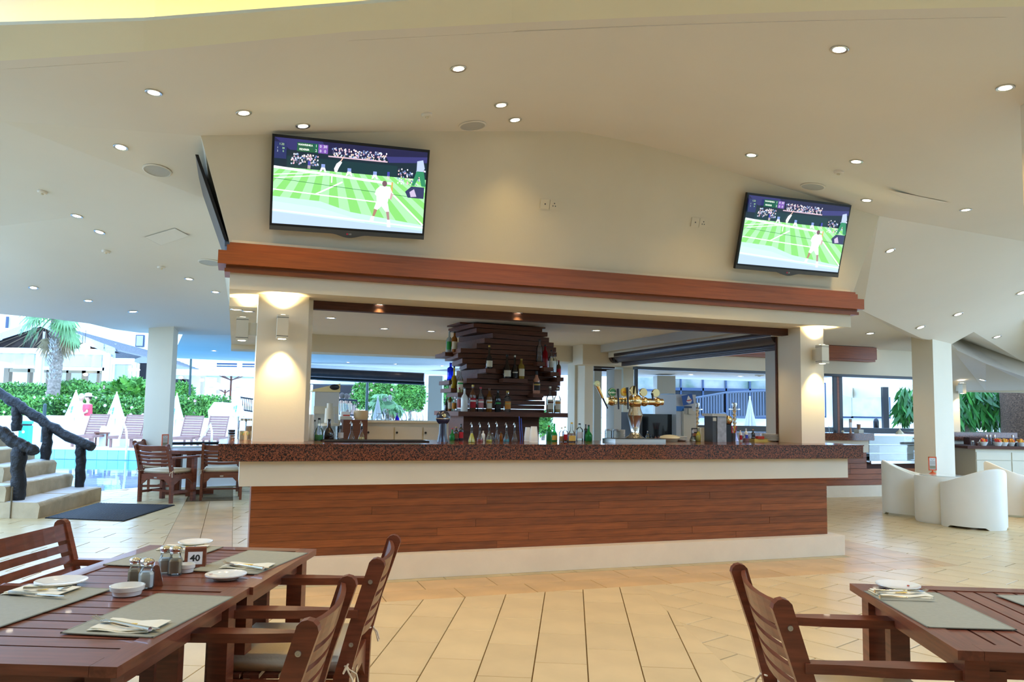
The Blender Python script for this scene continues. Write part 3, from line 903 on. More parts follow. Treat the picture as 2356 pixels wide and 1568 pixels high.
# ================================================================ far right: buffet, wall, planting
rw = thing('fruit_buffet', 'cream buffet cabinet with dark top carrying fruit bowls', 'cabinet', (0, 0, 0))
YBf = 14.2
pa, pb_ = ay(2245, 1060, YBf), ay(2420, 1060, YBf + .3)
zt_ = ay(2300, 1026, YBf).z
def rbx(nm, x0, x1, y0, y1, z0, z1, m_, par=rw): return MB().bx(x0, x1, y0, y1, z0, z1).build(nm, m_, par)
zt_buf = zt_
rbx('body', pa.x, pb_.x + .5, YBf, YBf + .8, 0, zt_ - .05, CREAMCAB)
rbx('dark_top', pa.x - .17, pb_.x + .5, YBf - .06, YBf + .85, zt_ - .05, zt_, DARKWOOD)
zz = [ay(2300, y, YBf).z for y in (1040, 1058)]
rbx('drawer_front', pa.x + .01, pa.x + .62, YBf - .015, YBf, zz[1], zz[0], CREAMCAB)
rbx('drawer_front', pa.x + .64, pa.x + 1.3, YBf - .015, YBf, zz[1], zz[0], CREAMCAB)
rbx('door', pa.x + .01, pa.x + .62, YBf - .015, YBf, .12, zz[1] - .01, CREAMCAB)
rbx('door', pa.x + .64, pa.x + 1.3, YBf - .015, YBf, .12, zz[1] - .01, CREAMCAB)
rbx('riser', pa.x + .25, pb_.x + .5, YBf + .6, YBf + .8, zt_, zt_ + .13, DARKWOOD)
# wall pier with the lamp, white wall outside
pv = ay(2196, 900, 17.0), ay(2207, 900, 17.0)
struct(MB().bx(pv[0].x - .1, pv[1].x, 17, 17.5, 0, 2.45).build('wall_right', WALL))
struct(yb('trim_8', 2197, 893, 2420, 900, 18.0, .3, WALL))
# ================================================================ TELEVISIONS
def tv(label, px):
    P = [lean(*p) for p in px]                       # corners on the leaning wall: TL TR BR BL
    c = sum(P, Vector()) / 4
    w = ((P[1] - P[0]).length + (P[2] - P[3]).length) / 2; h = w * .5925
    X = ((P[1] - P[0]) + (P[2] - P[3])).normalized()
    Z = ((P[0] - P[3]) + (P[1] - P[2])); Z = (Z - X * Z.dot(X)).normalized()
    Y = Z.cross(X)                                   # points into the wall
    M = Matrix((X, Y, Z)).transposed().to_4x4(); M.translation = c - Y * .09
    t = thing('television', label, 'television', M=M)
    MB().bx(-w / 2, w / 2, .0, .035, -h / 2, h / 2).build('housing', BLACK, t)
    chin = MB(); n = 14
    pr = [(-w / 2, -h / 2)] + [(-w * .12 + w * .24 * i / n, -h / 2 - .028 * (.5 - .5 * math.cos(2 * PI * i / n))) for i in range(n + 1)] + [(w / 2, -h / 2), (w / 2, -h / 2 + .035), (-w / 2, -h / 2 + .035)]
    chin.prism(pr, -.004, .03, axis='y'); chin.build('bottom_bezel', DKGREY, t)
    MB().box((0, .06, 0), (.3, .06, .3)).build('wall_bracket', BLACK, t)
    lg_ = Canvas(.05, .02); lg_.oval(.2, .5, .16, .4, (.5, .02, .06)); lg_.text('LG', .68, .5, .018, (.8, .8, .8))
    lg_.build('logo', PRINT, t, Matrix.Translation((0, -.005, -h / 2 + .004)))
    sw, sh_ = w * .972, h * .90
    K = Canvas(sw, sh_)
    G1, G2, WH = (.42, .88, .44), (.25, .72, .18), (.95, 1, .98)
    K.rect(0, 0, 1, 1, (.006, .02, .035))
    K.rect(0, .0, 1, .13, (.012, .012, .06))
    K.poly([(0, .0), (.3, 0), (.34, .12), (.1, .13)], (.03, .03, .14)); K.poly([(.72, .10), (1, .06), (1, .13), (.74, .17)], (.04, .04, .18))
    K.rect(.08, .20, .8, .34, (.006, .035, .045))
    K.rect(.0, .335, 1, 1, G1)
    # mown stripes fan out from a vanishing point
    for i in range(16):
        x0 = -1.0 + i * .17
        K.poly([(.35 + (x0 - .35) * .45, .335), (.35 + (x0 + .085 - .35) * .45, .335), (x0 + .085, 1.0), (x0, 1.0)], G2 if True else G1, up=(i == 0))
    rr_ = random.Random(3)
    # worn pale baseline area
    K.poly([(0, .68), (.3, .70), (.5, .80), (1, .9), (1, 1), (0, 1)], (.55, .80, .74)); K.poly([(0, .74), (.3, .78), (.6, .90), (.6, 1), (0, 1)], (.62, .82, .95))
    K.poly([(0, .86), (.4, .9), (1, .97), (1, 1), (0, 1)], (.50, .66, .86))
    for a in ((0, .60, .74, .66, .010), (.44, .45, .27, .62, .012), (0, .84, 1, .93, .012), (.70, .42, 1, .90, .014), (0, .43, .25, .37, .007), (0, .47, .35, .38, .007)):
        K.line(*a, WH)
    K.line(0, .34, .77, .42, .020, (.9, 1, 1)); K.line(0, .47, .9, .56, .004, (.03, .2, .06))
    K.rect(.365, .36, .373, .47, WH); K.rect(.765, .40, .775, .53, (.7, .4, .1))
    # crowd
    for (x0, x1, y0, y1, n_) in ((.36, .72, .05, .15, 150), (.10, .28, .16, .28, 90), (.80, .99, .22, .40, 90)):
        for i in range(n_):
            x, y = rr_.uniform(x0, x1), rr_.uniform(y0, y1)
            c_ = rr_.choice([(.9, .9, 1), (.6, .7, .9), (.8, .5, .6), (.2, .3, .6), (.9, .7, .6), (.1, .1, .2)])
            K.rect(x, y, x + .008, y + .018, c_, up=(i == 0))
    K.rect(.34, .155, .73, .17, (.7, .5, .6))
    # line judges, ball kids, far player
    for x, y in ((.31, .26), (.48, .28), (.65, .29)):
        K.rect(x - .012, y, x + .012, y + .04, (.25, .35, .7)); K.poly([(x - .012, y + .04), (x + .012, y + .04), (x + .022, y + .09), (x + .012, y + .09), (x, y + .06), (x - .012, y + .09), (x - .022, y + .09)], (.9, .95, 1))
    for x, y in ((.22, .24), (.74, .28)):
        K.rect(x - .008, y, x + .008, y + .05, (.06, .06, .4)); K.rect(x - .008, y + .05, x - .002, y + .09, (.7, .6, .6)); K.rect(x + .002, y + .05, x + .008, y + .09, (.7, .6, .6))
    K.poly([(.38, .30), (.395, .24), (.42, .20), (.43, .22), (.41, .29), (.40, .34), (.385, .34)], WH); K.line(.42, .21, .44, .15, .008, (.8, .5, .4))
    # umpire chair at right
    K.poly([(.93, .12), (.97, .10), (.985, .2), (.97, .26), (.93, .24)], (.5, .6, .85)); K.poly([(.90, .42), (.93, .24), (.98, .24), (1, .42), (.97, .42), (.95, .3), (.92, .42)], (.03, .25, .12))
    K.poly([(.86, .50), (.90, .43), (.99, .43), (.99, .57), (.88, .57)], (.03, .04, .12)); K.poly([(.89, .5), (.92, .46), (.94, .55), (.9, .56)], (.6, .5, .7))
    # near player, seen from behind
    K.poly([(.665, .50), (.69, .455), (.755, .455), (.775, .53), (.765, .60), (.75, .60), (.745, .66), (.672, .66), (.668, .58), (.655, .56)], WH)
    K.poly([(.668, .66), (.748, .66), (.760, .76), (.735, .765), (.705, .70), (.68, .75), (.655, .735)], (.85, .93, 1))
    K.oval(.718, .425, .017, .036, (.18, .10, .12)); K.poly([(.657, .74), (.678, .75), (.662, .83), (.648, .825)], (.42, .22, .16)); K.poly([(.738, .765), (.758, .76), (.765, .86), (.75, .865)], (.42, .25, .25))
    K.poly([(.64, .83), (.662, .83), (.655, .90), (.63, .89)], WH); K.poly([(.748, .86), (.768, .86), (.775, .95), (.75, .95)], WH)
    K.poly([(.765, .52), (.778, .55), (.768, .62), (.758, .6)], (.6, .4, .4))
    # score board and caption
    K.rect(.0, .05, .075, .24, (.02, .03, .12)); K.text('1.22', .045, .075, .018 * sw, (.6, .9, .4), sx=1)
    for y, a, b in ((.12, '1', '30'), (.155, '2', '0')): K.text(a, .02, y, .016 * sw, (.7, .8, .9)); K.text(b, .055, y, .016 * sw, (.5, .9, .4))
    K.rect(.14, .035, .245, .085, (.0, .10, .04)); K.rect(.14, .088, .245, .138, (.0, .10, .04)); K.rect(.247, .035, .272, .138, (.0, .12, .05)); K.rect(.274, .035, .335, .138, (.20, .09, .42))
    K.text('WAWRINKA', .192, .06, .021 * sw / 1.3, (.9, 1, .9), .0006, 1.0); K.text('FEDERER', .185, .113, .021 * sw / 1.3, (.9, 1, .9), .0006)
    for s_, x, y in (('1', .260, .06), ('2', .260, .113), ('0', .288, .06), ('30', .317, .06), ('0', .288, .113), ('0', .317, .113)):
        K.text(s_, x, y, .024 * sw, (.95, .95, 1))
    K.build('screen', SCREEN, t, Matrix.Translation((0, -.001, h * .02)))
    return t, w
t1, w1 = tv('large wall television showing a tennis match, left above the bar', [(627, 311), (984, 347), (970, 547), (618, 522)])
t2, w2 = tv('smaller looking wall television showing tennis, right above the bar', [(1704, 443), (1941, 470), (1919, 636), (1684, 613)])
print('tv widths', w1, w2)
# third set, seen edge-on on the left side wall
sp = [TLc, wb0]; sN = ND
e0_, e1_ = TLc + Vector((-.015, 0, -.13)) + ND * .08, wb0 + Vector((-.02, 0, .03)) + ND * .0
t3 = thing('television', 'black television seen edge-on at the left corner of the upper wall', 'television')
tvm = MB(); ax = (e1_ - e0_).normalized(); th = Vector((-.025, -.005, 0))
a0, a1 = e0_ + ax * .0, e1_ - ax * .02
tvm.add([a0, a1, a1 + ND * 1.05, a0 + ND * 1.05, a0 + th, a1 + th, a1 + th + ND * 1.05, a0 + th + ND * 1.05],
        [(0, 1, 2, 3), (7, 6, 5, 4), (0, 4, 5, 1), (1, 5, 6, 2), (2, 6, 7, 3), (3, 7, 4, 0)])
tvm.build('housing', BLACK, t3)
tb = MB(); b0_ = a1 + th * .2
tb.box(b0_ + Vector((.0, .1, -.02)), (.06, .12, .05)); tb.build('bottom_bezel', DKGREY, t3)
# wall sockets
def socket_pair(px, lab):
    P = lean(*px)
    Y = -LN.copy();
    if Y.dot(P - CAM) < 0: Y = -Y
    X = BD; Z = X.cross(Y)
    if Z.z < 0: Z = -Z
    M = Matrix((X, Y, Z)).transposed().to_4x4(); M.translation = P - Y * .01
    t = thing('wall_socket', lab, 'socket', M=M)
    for i, s in enumerate((-.046, .046)):
        p = MB().bx(s - .044, s + .044, 0, .01, -.044, .044).build('faceplate', WALL, t)
        pts = [(0, 0, .006)] if i == 0 else [(0, .014, .005), (-.013, -.01, .0045), (.011, -.01, .0045)]
        for (dx, dz, r) in pts:
            MB().box((s + dx, -.001, dz), (r * 2, .003, r * 2)).build('pin_hole', DKGREY, p)
socket_pair((1264, 470), 'pair of white socket plates on the leaning wall between the televisions, left one')
socket_pair((1608, 512), 'pair of white socket plates on the leaning wall just left of the right television')
# hatch outlines and small marks are real access panels, flush in the ceiling
# ================================================================ WALL LAMPS
def wall_lamp(P, outward, lab, sc=1.0, up=True):
    a = math.atan2(outward.x, -outward.y)
    t = thing('wall_lamp', lab, 'wall lamp', P, a)
    w, d, h = .092 * sc, .10 * sc, .20 * sc
    MB().bx(-w / 2, w / 2, -.07 * sc - d, -.07 * sc, -h / 2, h / 2).build('housing', LAMPHOUSE, t)
    MB().bx(-.03 * sc, .03 * sc, -.072 * sc, 0, -.055 * sc, .055 * sc).build('bracket', LAMPHOUSE, t)
    for zz in (h / 2 - .022 * sc, -h / 2 + .022 * sc):
        MB().bx(-w / 2 - .001, w / 2 + .001, -.07 * sc - d - .001, -.069 * sc, zz - .002, zz + .002).build('groove', BLACK, t)
    MB().lathe([(.032 * sc, 0), (.032 * sc, .004)], 14, (0, -.07 * sc - d / 2, -h / 2 - .003)).build('lens', GLOW, t)
    MB().lathe([(.032 * sc, 0), (.032 * sc, .004)], 14, (0, -.07 * sc - d / 2, h / 2 - .001)).build('lens', GLOW, t)
    col = (1, .76, .38)
    lamp('lamp', 'SPOT', (0, -.07 * sc - d / 2, -h / 2 - .02), 38, col, (0, .30, -1), .02, 75, .9, parent=t)
    lamp('lamp', 'SPOT', (0, -.07 * sc - d / 2, h / 2 + .02), 44, col, (0, .22, 1), .02, 110, .9, parent=t)
    return t
pA = onpl(648, 755, kw(0, VC, 0), ND)
wall_lamp(pA, -ND, 'square up and down wall lamp on the front of the left bar column')
pB = kw(cl0, VC + .22, pA.z)
wall_lamp(pB, -BD, 'square up and down wall lamp on the outer left side of the left bar column')
pC = onpl(1879, 814, kw(0, VC, 0), ND); pC = kw(cr1 - .05, VC, pA.z - .02)
wall_lamp(onpl(1874, 816, kw(0, VC, 0), ND), -ND, 'square wall lamp on the front of the right bar column')
wall_lamp(Vector((pv[1].x - .05, 17.0, ay(2208, 893, 17).z)), Vector((.35, -1, 0)), 'small wall lamp on the pier beside the hanging foliage', 1.1)

# ================================================================ CEILING FITTINGS
bvh = surf_bvh()
_k = len(SURF)
def hit(x, y, b=None):
    d = ray(x, y).normalized()
    loc, nor, idx, dist = (b or bvh).ray_cast(CAM, d)
    if loc is None: return None
    if nor.dot(d) > 0: nor = -nor
    return loc, nor
ivs = []; ifs = []
for poly in INNER:
    k = len(ivs); ivs += poly; ifs.append(tuple(range(k, k + len(poly))))
ibvh = BVHTree.FromPolygons(ivs, ifs)
ring_me = MB().lathe([(.040, 0), (.058, 0), (.058, .004), (.055, .007), (.040, .004)], 18, cap=False).mesh('trim_ring', STEEL, True)
lens_me = MB().lathe([(.0, .0025), (.041, .0025)], 16, cap=False).mesh('lens', GLOW)
def orient(nor, loc):
    z = nor.normalized(); x = z.orthogonal().normalized(); y = z.cross(x)
    M = Matrix((x, y, z)).transposed().to_4x4(); M.translation = loc
    return M
nl = [0]
def downlight(loc, nor, lab, power=28, sc=1.0, color=WARM, grp=None):
    t = thing('downlight', lab, 'downlight', M=orient(nor, loc + nor * .002) @ Matrix.Scale(sc, 4), group=grp)
    for nm, me in (('trim_ring', ring_me), ('lens', lens_me)):
        o = bpy.data.objects.new(nm, me); COL.objects.link(o); o.parent = t
    if power:
        l = lamp('lamp', 'SPOT', (0, 0, .03), power, color, None, .05, 104, .8, parent=t)
        l.rotation_euler = (PI, 0, 0)
        nl[0] += 1
DL = [(354, 212, 'big downlight at upper left, below the yellow recess', 1), (561, 259, 'downlight above and left of the left television', 1), (697, 289, 'small downlight just above the left television', 1),
      (278, 338, 'downlight in the left ceiling above the round speaker', 1), (1055, 157, 'downlight near the top centre of the ceiling', 1), (1153, 241, 'upper one of two close downlights right of the left television', 1),
      (1185, 275, 'lower one of two close downlights right of the left television', 1), (1931, 113, 'downlight near the top right of the ceiling', 1), (2313, 201, 'large bright downlight beside the right edge column', 1),
      (1729, 356, 'downlight above the right television', 1), (1970, 371, 'downlight above and right of the right television', 1), (1994, 460, 'downlight by the top right corner of the right television', 1),
      (2222, 482, 'downlight in the middle of the right hand ceiling', 1), (2048, 576, 'downlight right of the right television, lower down', 1), (2204, 722, 'downlight above the free standing right column', 1),
      (2118, 752, 'downlight just left of the right column head', 1), (2350, 673, 'downlight cut by the right edge of the picture', 1), (2002, 766, 'upper one of two downlights over the further wood fascia', 1),
      (2011, 802, 'lower one of two downlights over the further wood fascia', 0), (2294, 774, 'downlight in the raised bay at the far right', 1), (2260, 873, 'downlight in the low canopy over the fruit buffet', 1),
      (177, 496, 'downlight at far left just above the lower ceiling crease', 1), (229, 533, 'downlight just under the lower ceiling crease at left', 1), (435, 641, 'downlight left of the wood fascia end', 1),
      (77, 661, 'leftmost downlight low over the pool', 1), (496, 671, 'downlight just left of the white bar beam', 1), (203, 691, 'downlight over the palm tree', 1), (306, 716, 'downlight above the pool column', 1),
      (545, 711, 'downlight peeping out beside the bar beam', 0), (493, 806, 'downlight in the cyan-lit far canopy', 0),
      (872, 700, 'leftmost downlight in the bar beam underside', 1), (1189, 719, 'second downlight from left in the bar beam underside', 1), (1472, 738, 'third downlight from left in the bar beam underside', 1),
      (1722, 753, 'rightmost downlight in the bar beam underside', 1), (571, 715, 'downlight in the side beam over the outer left wall lamp', 1),
      (801, 833, 'left one of three downlights in the far canopy behind the bar', 0), (910, 837, 'middle one of three downlights in the far canopy behind the bar', 0), (1017, 841, 'right one of three downlights in the far canopy behind the bar', 0),
      (1702, 801, 'downlight in the side beam of the bar, nearest the right column', 1), (1611, 816, 'middle downlight in the right side beam of the bar', 0), (1536, 828, 'farthest downlight in the right side beam of the bar', 0),
      (1590, 861, 'downlight inside the further pavilion, left', 1), (1665, 853, 'downlight inside the further pavilion just under the dark rail', 0), (1703, 865, 'downlight inside the further pavilion, middle', 1), (1784, 858, 'downlight inside the further pavilion beside the grey post', 0),
      (1908, 873, 'downlight seen through the narrow pane right of the bar column', 0), (1999, 867, 'downlight seen through the wide right pane', 1)]
for x, y, lab, pw in DL:
    h = hit(x, y)
    if h is None:
        P = kl(az(x, y, 2.30)); h = (kw(min(P.x, us1 - .07), P.y, 2.30), Vector((0, 0, -1)))
    loc, nor = h
    D = loc.y
    downlight(loc, nor, lab, (8 if loc.x < -2.6 and D > 6 else 38 if D < 12 else 28) if pw else 0, 1.0 if D < 11 else 1.25)
for x, y, lab in ((761, 730, 'downlight in the bar ceiling close to the left column'), (884, 755, 'second downlight in the bar ceiling, left of the bottle shelves'), (992, 761, 'downlight in the bar ceiling next to the bottle shelves'), (1372, 759, 'downlight in the bar ceiling right of the bottle shelves')):
    h = hit(x, y, ibvh)
    if h: downlight(h[0], h[1], lab, 48, 1.1)
# unseen downlights behind the viewer, added to warm and brighten the room
for i, (x, y) in enumerate([(-5.5, -1), (-2.5, -1.2), (.5, -1), (3.5, -1.2), (6, -1), (-5.5, -3.4), (-1.5, -3.4), (2, -3.4), (5.5, -3.4)]):
    downlight(Vector((x, y, 3.50)), Vector((0, 0, -1)), ['leftmost', 'second', 'middle', 'fourth', 'rightmost', 'leftmost', 'second', 'third', 'rightmost'][i] + ' added fill downlight of the unseen ' + ['front', 'back'][i > 4] + ' row behind the viewer', 20 if x < -4 else 66, 1.0)
for i, (x, y) in enumerate([(-2.4, 3.2), (-.4, 3.3), (1.6, 3.2), (3.4, 3.0)]):  # warm fill spots added high over the tables, no fitting there
    lamp('dome_fill', 'SPOT', (x, y - .9, 4.4), 80, WARM, (0, .18, -1), .05, 120, .8)
# round ceiling speakers
def rspk(x, y, lab, r=.12):
    h = hit(x, y)
    if not h: return
    t = thing('ceiling_speaker', lab, 'speaker', M=orient(h[1], h[0] + h[1] * .002))
    MB().lathe([(r * .88, 0), (r, 0), (r, .006), (r * .9, .010), (r * .88, .006)], 28, cap=False).build('rim', CEIL, t, True)
    MB().lathe([(0, .005), (r * .89, .005)], 28, cap=False).build('grille', mat('speaker_grille', (.50, .50, .49), .7, bump=.3, bscale=300), t)
rspk(1087, 288, 'round flush ceiling speaker above the upper wall, centre'); rspk(362, 391, 'round flush speaker in the left ceiling'); rspk(484, 603, 'round speaker tucked beside the left end of the fascia', .14); rspk(1870, 428, 'round flush speaker above the right television')
# smoke detectors / sensors
def sensor(x, y, lab, r=.045, b=None):
    h = hit(x, y, b)
    if not h: return
    t = thing('smoke_detector', lab, 'detector', M=orient(h[1], h[0]))
    MB().lathe([(r, 0), (r, .012), (r * .8, .022), (0, .024)], 18).build('base', CEIL, t, True)
    MB().lathe([(r * .35, 0), (r * .3, .012), (0, .012)], 12, (0, 0, .023)).build('sensor_head', WALL, t, True)
for a in ((98, 440, 'white detector at far left of the ceiling'), (244, 577, 'white detector between two downlights at left'), (982, 262, 'white detector above the right end of the left television'), (1930, 394, 'white detector above the right television'), (371, 613, 'small detector in the left ceiling near the beam'), (1996, 461, None)):
    if a[2]: sensor(*a)
sensor(1747, 862, 'square-ish detector under the ceiling of the further pavilion', .10)
# flush access panels in the ceiling
def hatch(pts, lab):
    cx_, cy_ = sum(p[0] for p in pts) / 4, sum(p[1] for p in pts) / 4
    h0 = hit(cx_, cy_)
    if not h0: return
    n = h0[1]; P = [(onpl(x, y, h0[0] + n * .004, n), n) for x, y in pts]
    t = thing('ceiling_hatch', lab, 'access panel'); c = sum((p[0] for p in P), Vector()) / 4
    Q = [p[0] + n * .001 for p in P]; I = [q + (c - q) * .03 for q in Q]
    fm = MB()
    for i in range(4): fm.quad(Q[i], Q[(i + 1) % 4], I[(i + 1) % 4], I[i])
    fm.build('shadow_gap', LIGHTGREY, t)
    MB().quad(*[q + n * .001 for q in I]).build('panel', CEIL, t)
hatch([(402, 524), (436, 542), (370, 564), (332, 545)], 'flush square access panel in the left ceiling')
hatch([(2036, 435), (2120, 452), (2188, 466), (2085, 458)], 'flush access panel in the right ceiling')
# ================================================================ TWISTED PLANK SHELF COLUMN
VFs = 2.45
sc_ = KT('bottle_display', 'twisted column of stacked dark wood planks used as a bottle shelf, middle of the bar', 'shelf', 0, 0, 0)
def zs(y, v=VFs): return kv(1160, y, v).z
LAY = [(733, 1020, 1277, -5), (740, 1026, 1268, 4), (747, 1037, 1250, 8), (757, 1050, 1262, 5), (768, 1062, 1266, 16), (780, 1056, 1277, 10), (792, 1050, 1282, 5),
       (804, 1022, 1283, 2), (815, 1024, 1272, -3), (826, 1036, 1262, -6), (838, 1048, 1256, -9), (849, 1056, 1270, 12), (861, 1044, 1282, 8), (872, 1030, 1292, 4),
       (884, 1032, 1294, -4), (896, 1034, 1292, -8), (908, 1046, 1250, 6), (919, 1050, 1256, 9), (930, 1046, 1254, 2), (940, 1044, 1256, -2)]
SLABTOP = []
rs_ = random.Random(11)
for i, (y, xl, xr, a) in enumerate(LAY):
    ynext = LAY[i + 1][0] if i + 1 < len(LAY) else 950
    zt_, zb_ = zs(y), zs(ynext)
    u0, u1 = kv(xl, y, VFs + .72).x, kv(xr, y, VFs).x
    L_ = (u1 - u0); ra = math.radians(a)
    dep = .80 if i > 1 else .5
    o = MB().box((0, 0, 0), (L_ / math.cos(ra) - dep * abs(math.sin(ra)) * .6, dep, zt_ - zb_ - .006)).build('plank', WALNUT, sc_)
    o.location = ((u0 + u1) / 2, VFs + .42, (zt_ + zb_) / 2); o.rotation_euler = (0, 0, ra)
    SLABTOP.append(zt_)
zsh0, zsh1 = zs(958, VFs - .2), zs(947.5, VFs - .2)
u0, u1 = kv(1003, 950, VFs + .85).x, kv(1303, 950, VFs - .2).x
o = MB().bx(u0, u1, VFs - .25, VFs + .95, zsh0, zsh1).build('wide_shelf', WALNUT, sc_)
u0, u1 = kv(1066, 980, VFs).x, kv(1240, 980, VFs).x
MB().bx(u0, u1, VFs, VFs + .7, .0, zsh0).build('pedestal', WALNUT, sc_)
def vcol(x): return VFs - .10 + max(0, 1066 - x) / 60 * 1.0
def ledge(x0, x1, y, lab=None):
    xm = (x0 + x1) / 2; v = vcol(xm)
    z = kv(xm, y, v).z
    a, b = kv(x0, y, v).x, kv(x1, y, v).x
    if xm < 1068: b += .35
    MB().bx(a, b, v - .07, v + .45, z - .048, z).build('plank', WALNUT, sc_)
    return z

# ================================================================ BOTTLES
GL = {}
def glassm(key, col, tr=.9, rough=.06):
    k = 'glass_' + key
    return mat(k, col, rough, trans=tr, ior=1.35)
def liq(key, col): return mat('liquid_' + key, col, .15, coat=.4)
COLS = dict(clear=(.92, .96, .95), green=(.03, .38, .08), dark=(.02, .012, .010), amber=(.42, .16, .03), blue=(.01, .04, .75), yellow=(.72, .48, .02), red=(.50, .01, .02),
            gold=(.62, .40, .08), teal=(.0, .35, .45), white=(.85, .83, .74), peach=(.70, .32, .20), brown=(.14, .05, .02), frost=(.62, .70, .68), lemon=(.90, .72, .02), orange=(.75, .28, .03), pink=(.6, .2, .2), black=(.015, .015, .015), cream=(.82, .74, .55), silver=(.6, .6, .62))
PROF = dict(
    std=[(.94, 0), (1, .02), (1, .60), (.85, .68), (.36, .77), (.33, .93)],
    tall=[(.94, 0), (1, .02), (1, .55), (.8, .63), (.33, .72), (.30, .94)],
    bulb=[(.9, 0), (1, .04), (1, .35), (.75, .48), (.34, .60), (.28, .92)],
    cone=[(.95, 0), (1, .03), (.86, .20), (.42, .52), (.30, .60), (.30, .76)],
    square=[(.94, 0), (1, .02), (1, .66), (.9, .70), (.40, .76), (.38, .92)],
    squeeze=[(.9, 0), (1, .03), (1, .42), (.78, .50), (.92, .58), (.40, .74), (.35, .84)],
    decant=[(.95, 0), (1, .03), (1, .38), (.6, .55), (.30, .66), (.28, .90)])
def scaled(pr, r, h): return [(a * r, b * h) for a, b in pr]
def bottle(P, h, r, style, body, cap, label, lab=None, lcol2=None, fill=None, flevel=.5, grp=None, pour=False):
    """P world base point. parts: glass body, cap or pourer, printed label, drink"""
    t = thing('bottle', label, 'bottle', P, YB, group=grp)
    seg = 14 if style != 'square' else 8
    pr = scaled(PROF[style], r, h)
    if body in ('clear', 'frost'):
        m_ = glassm(body, COLS[body], .95 if body == 'clear' else .5, .03 if body == 'clear' else .4)
    elif body in ('green', 'blue', 'amber', 'yellow', 'red', 'gold', 'teal', 'pink'):
        m_ = glassm(body, COLS[body], .45)
    else: m_ = mat('bottle_' + body, COLS[body], .15, coat=.6)
    MB().lathe([(0, 0)] + pr, seg).build('glass_body', m_, t, True)
    if fill:
        fl = [(0, .012 * h)] + [(a * .90, max(b, .012 * h)) for a, b in pr if b < flevel * h]
        # cut at the level
        ra = pr[0][0]
        for (a0_, b0_), (a1_, b1_) in zip(pr, pr[1:]):
            if b0_ <= flevel * h <= b1_: ra = a0_ + (a1_ - a0_) * (flevel * h - b0_) / max(1e-6, b1_ - b0_)
        fl += [(ra * .9, flevel * h), (0, flevel * h)]
        MB().lathe(fl, seg).build('drink', liq(fill, COLS[fill]), t, True)
    top = pr[-1]
    if pour:
        MB().lathe([(top[0] * 1.02, 0), (top[0] * 1.15, .010), (top[0] * .9, .03), (0, .034)], 10, (0, 0, top[1])).build('stopper', mat('pourer_black', (.02, .02, .02), .4), t, True)
        MB().tube([(0, 0, top[1] + .03), (0, 0, top[1] + .055), (-.008, 0, top[1] + .075), (-.018, -.004, h * 1.0 + .02)], [.006, .006, .005, .004], 8).build('spout', CHROME, t, True)
    else:
        MB().lathe([(top[0] * 1.12, 0), (top[0] * 1.12, h - top[1]), (0, h - top[1] + .001)], 10, (0, 0, top[1] - .012 * h)).build('cap', mat('cap_' + cap, COLS[cap] if cap in COLS else (.8, .1, .05), .35, metal=.3 if cap in ('gold', 'silver') else 0), t, True)
    if lab:
        z0, z1 = .14 * h, .50 * h
        if style in ('bulb', 'decant'): z0, z1 = .08 * h, .34 * h
        K = MB(); n = 8
        for s0, s1, mi in ((0, 1, 0), (.62, .8, 1)) if lcol2 else ((0, 1, 0),):
            K.mi = mi; rr2 = r * (1.012 + .012 * mi)
            za, zb_ = z0 + (z1 - z0) * s0, z0 + (z1 - z0) * s1
            vs = []
            for i in range(n + 1):
                a = -PI / 2 + math.radians(-62 + 124 * i / n)
                vs += [(rr2 * math.cos(a), rr2 * math.sin(a), za), (rr2 * math.cos(a), rr2 * math.sin(a), zb_)]
            K.add(vs, [(2 * i, 2 * i + 2, 2 * i + 3, 2 * i + 1) for i in range(n)])
        ms = [mat('label_' + lab, COLS.get(lab, (.8, .8, .8)), .6)]
        if lcol2: ms.append(mat('label_' + lcol2, COLS.get(lcol2, (.8, .8, .8)), .6))
        K.build('label', ms, t, True)
    return t
PXM = lambda P: F_PX / P.y
def shelf_bottle(x, y, hpx, wpx, style, body, cap, label, lab=None, l2=None, fill=None, fl=.5, v=VFs - .10, z=None):
    P = onpl(x, y, kw(0, v, 0), ND)
    if z is not None: P.z = z
    k = P.y / F_PX
    return bottle(P, hpx * k, wpx * k / 2, style, body, cap, label, lab, l2, fill, fl, grp='bottles on the twisted wood shelves')
zl = [ledge(1021, 1052, 811), ledge(1030, 1052, 875), ledge(1034, 1062, 893), ledge(1050, 1068, 903), ledge(1114, 1136, 848), ledge(1154, 1210, 871),
      ledge(1232, 1250, 833), ledge(1247, 1268, 845), ledge(1262, 1282, 856), ledge(1277, 1292, 868), ledge(1222, 1246, 905)]
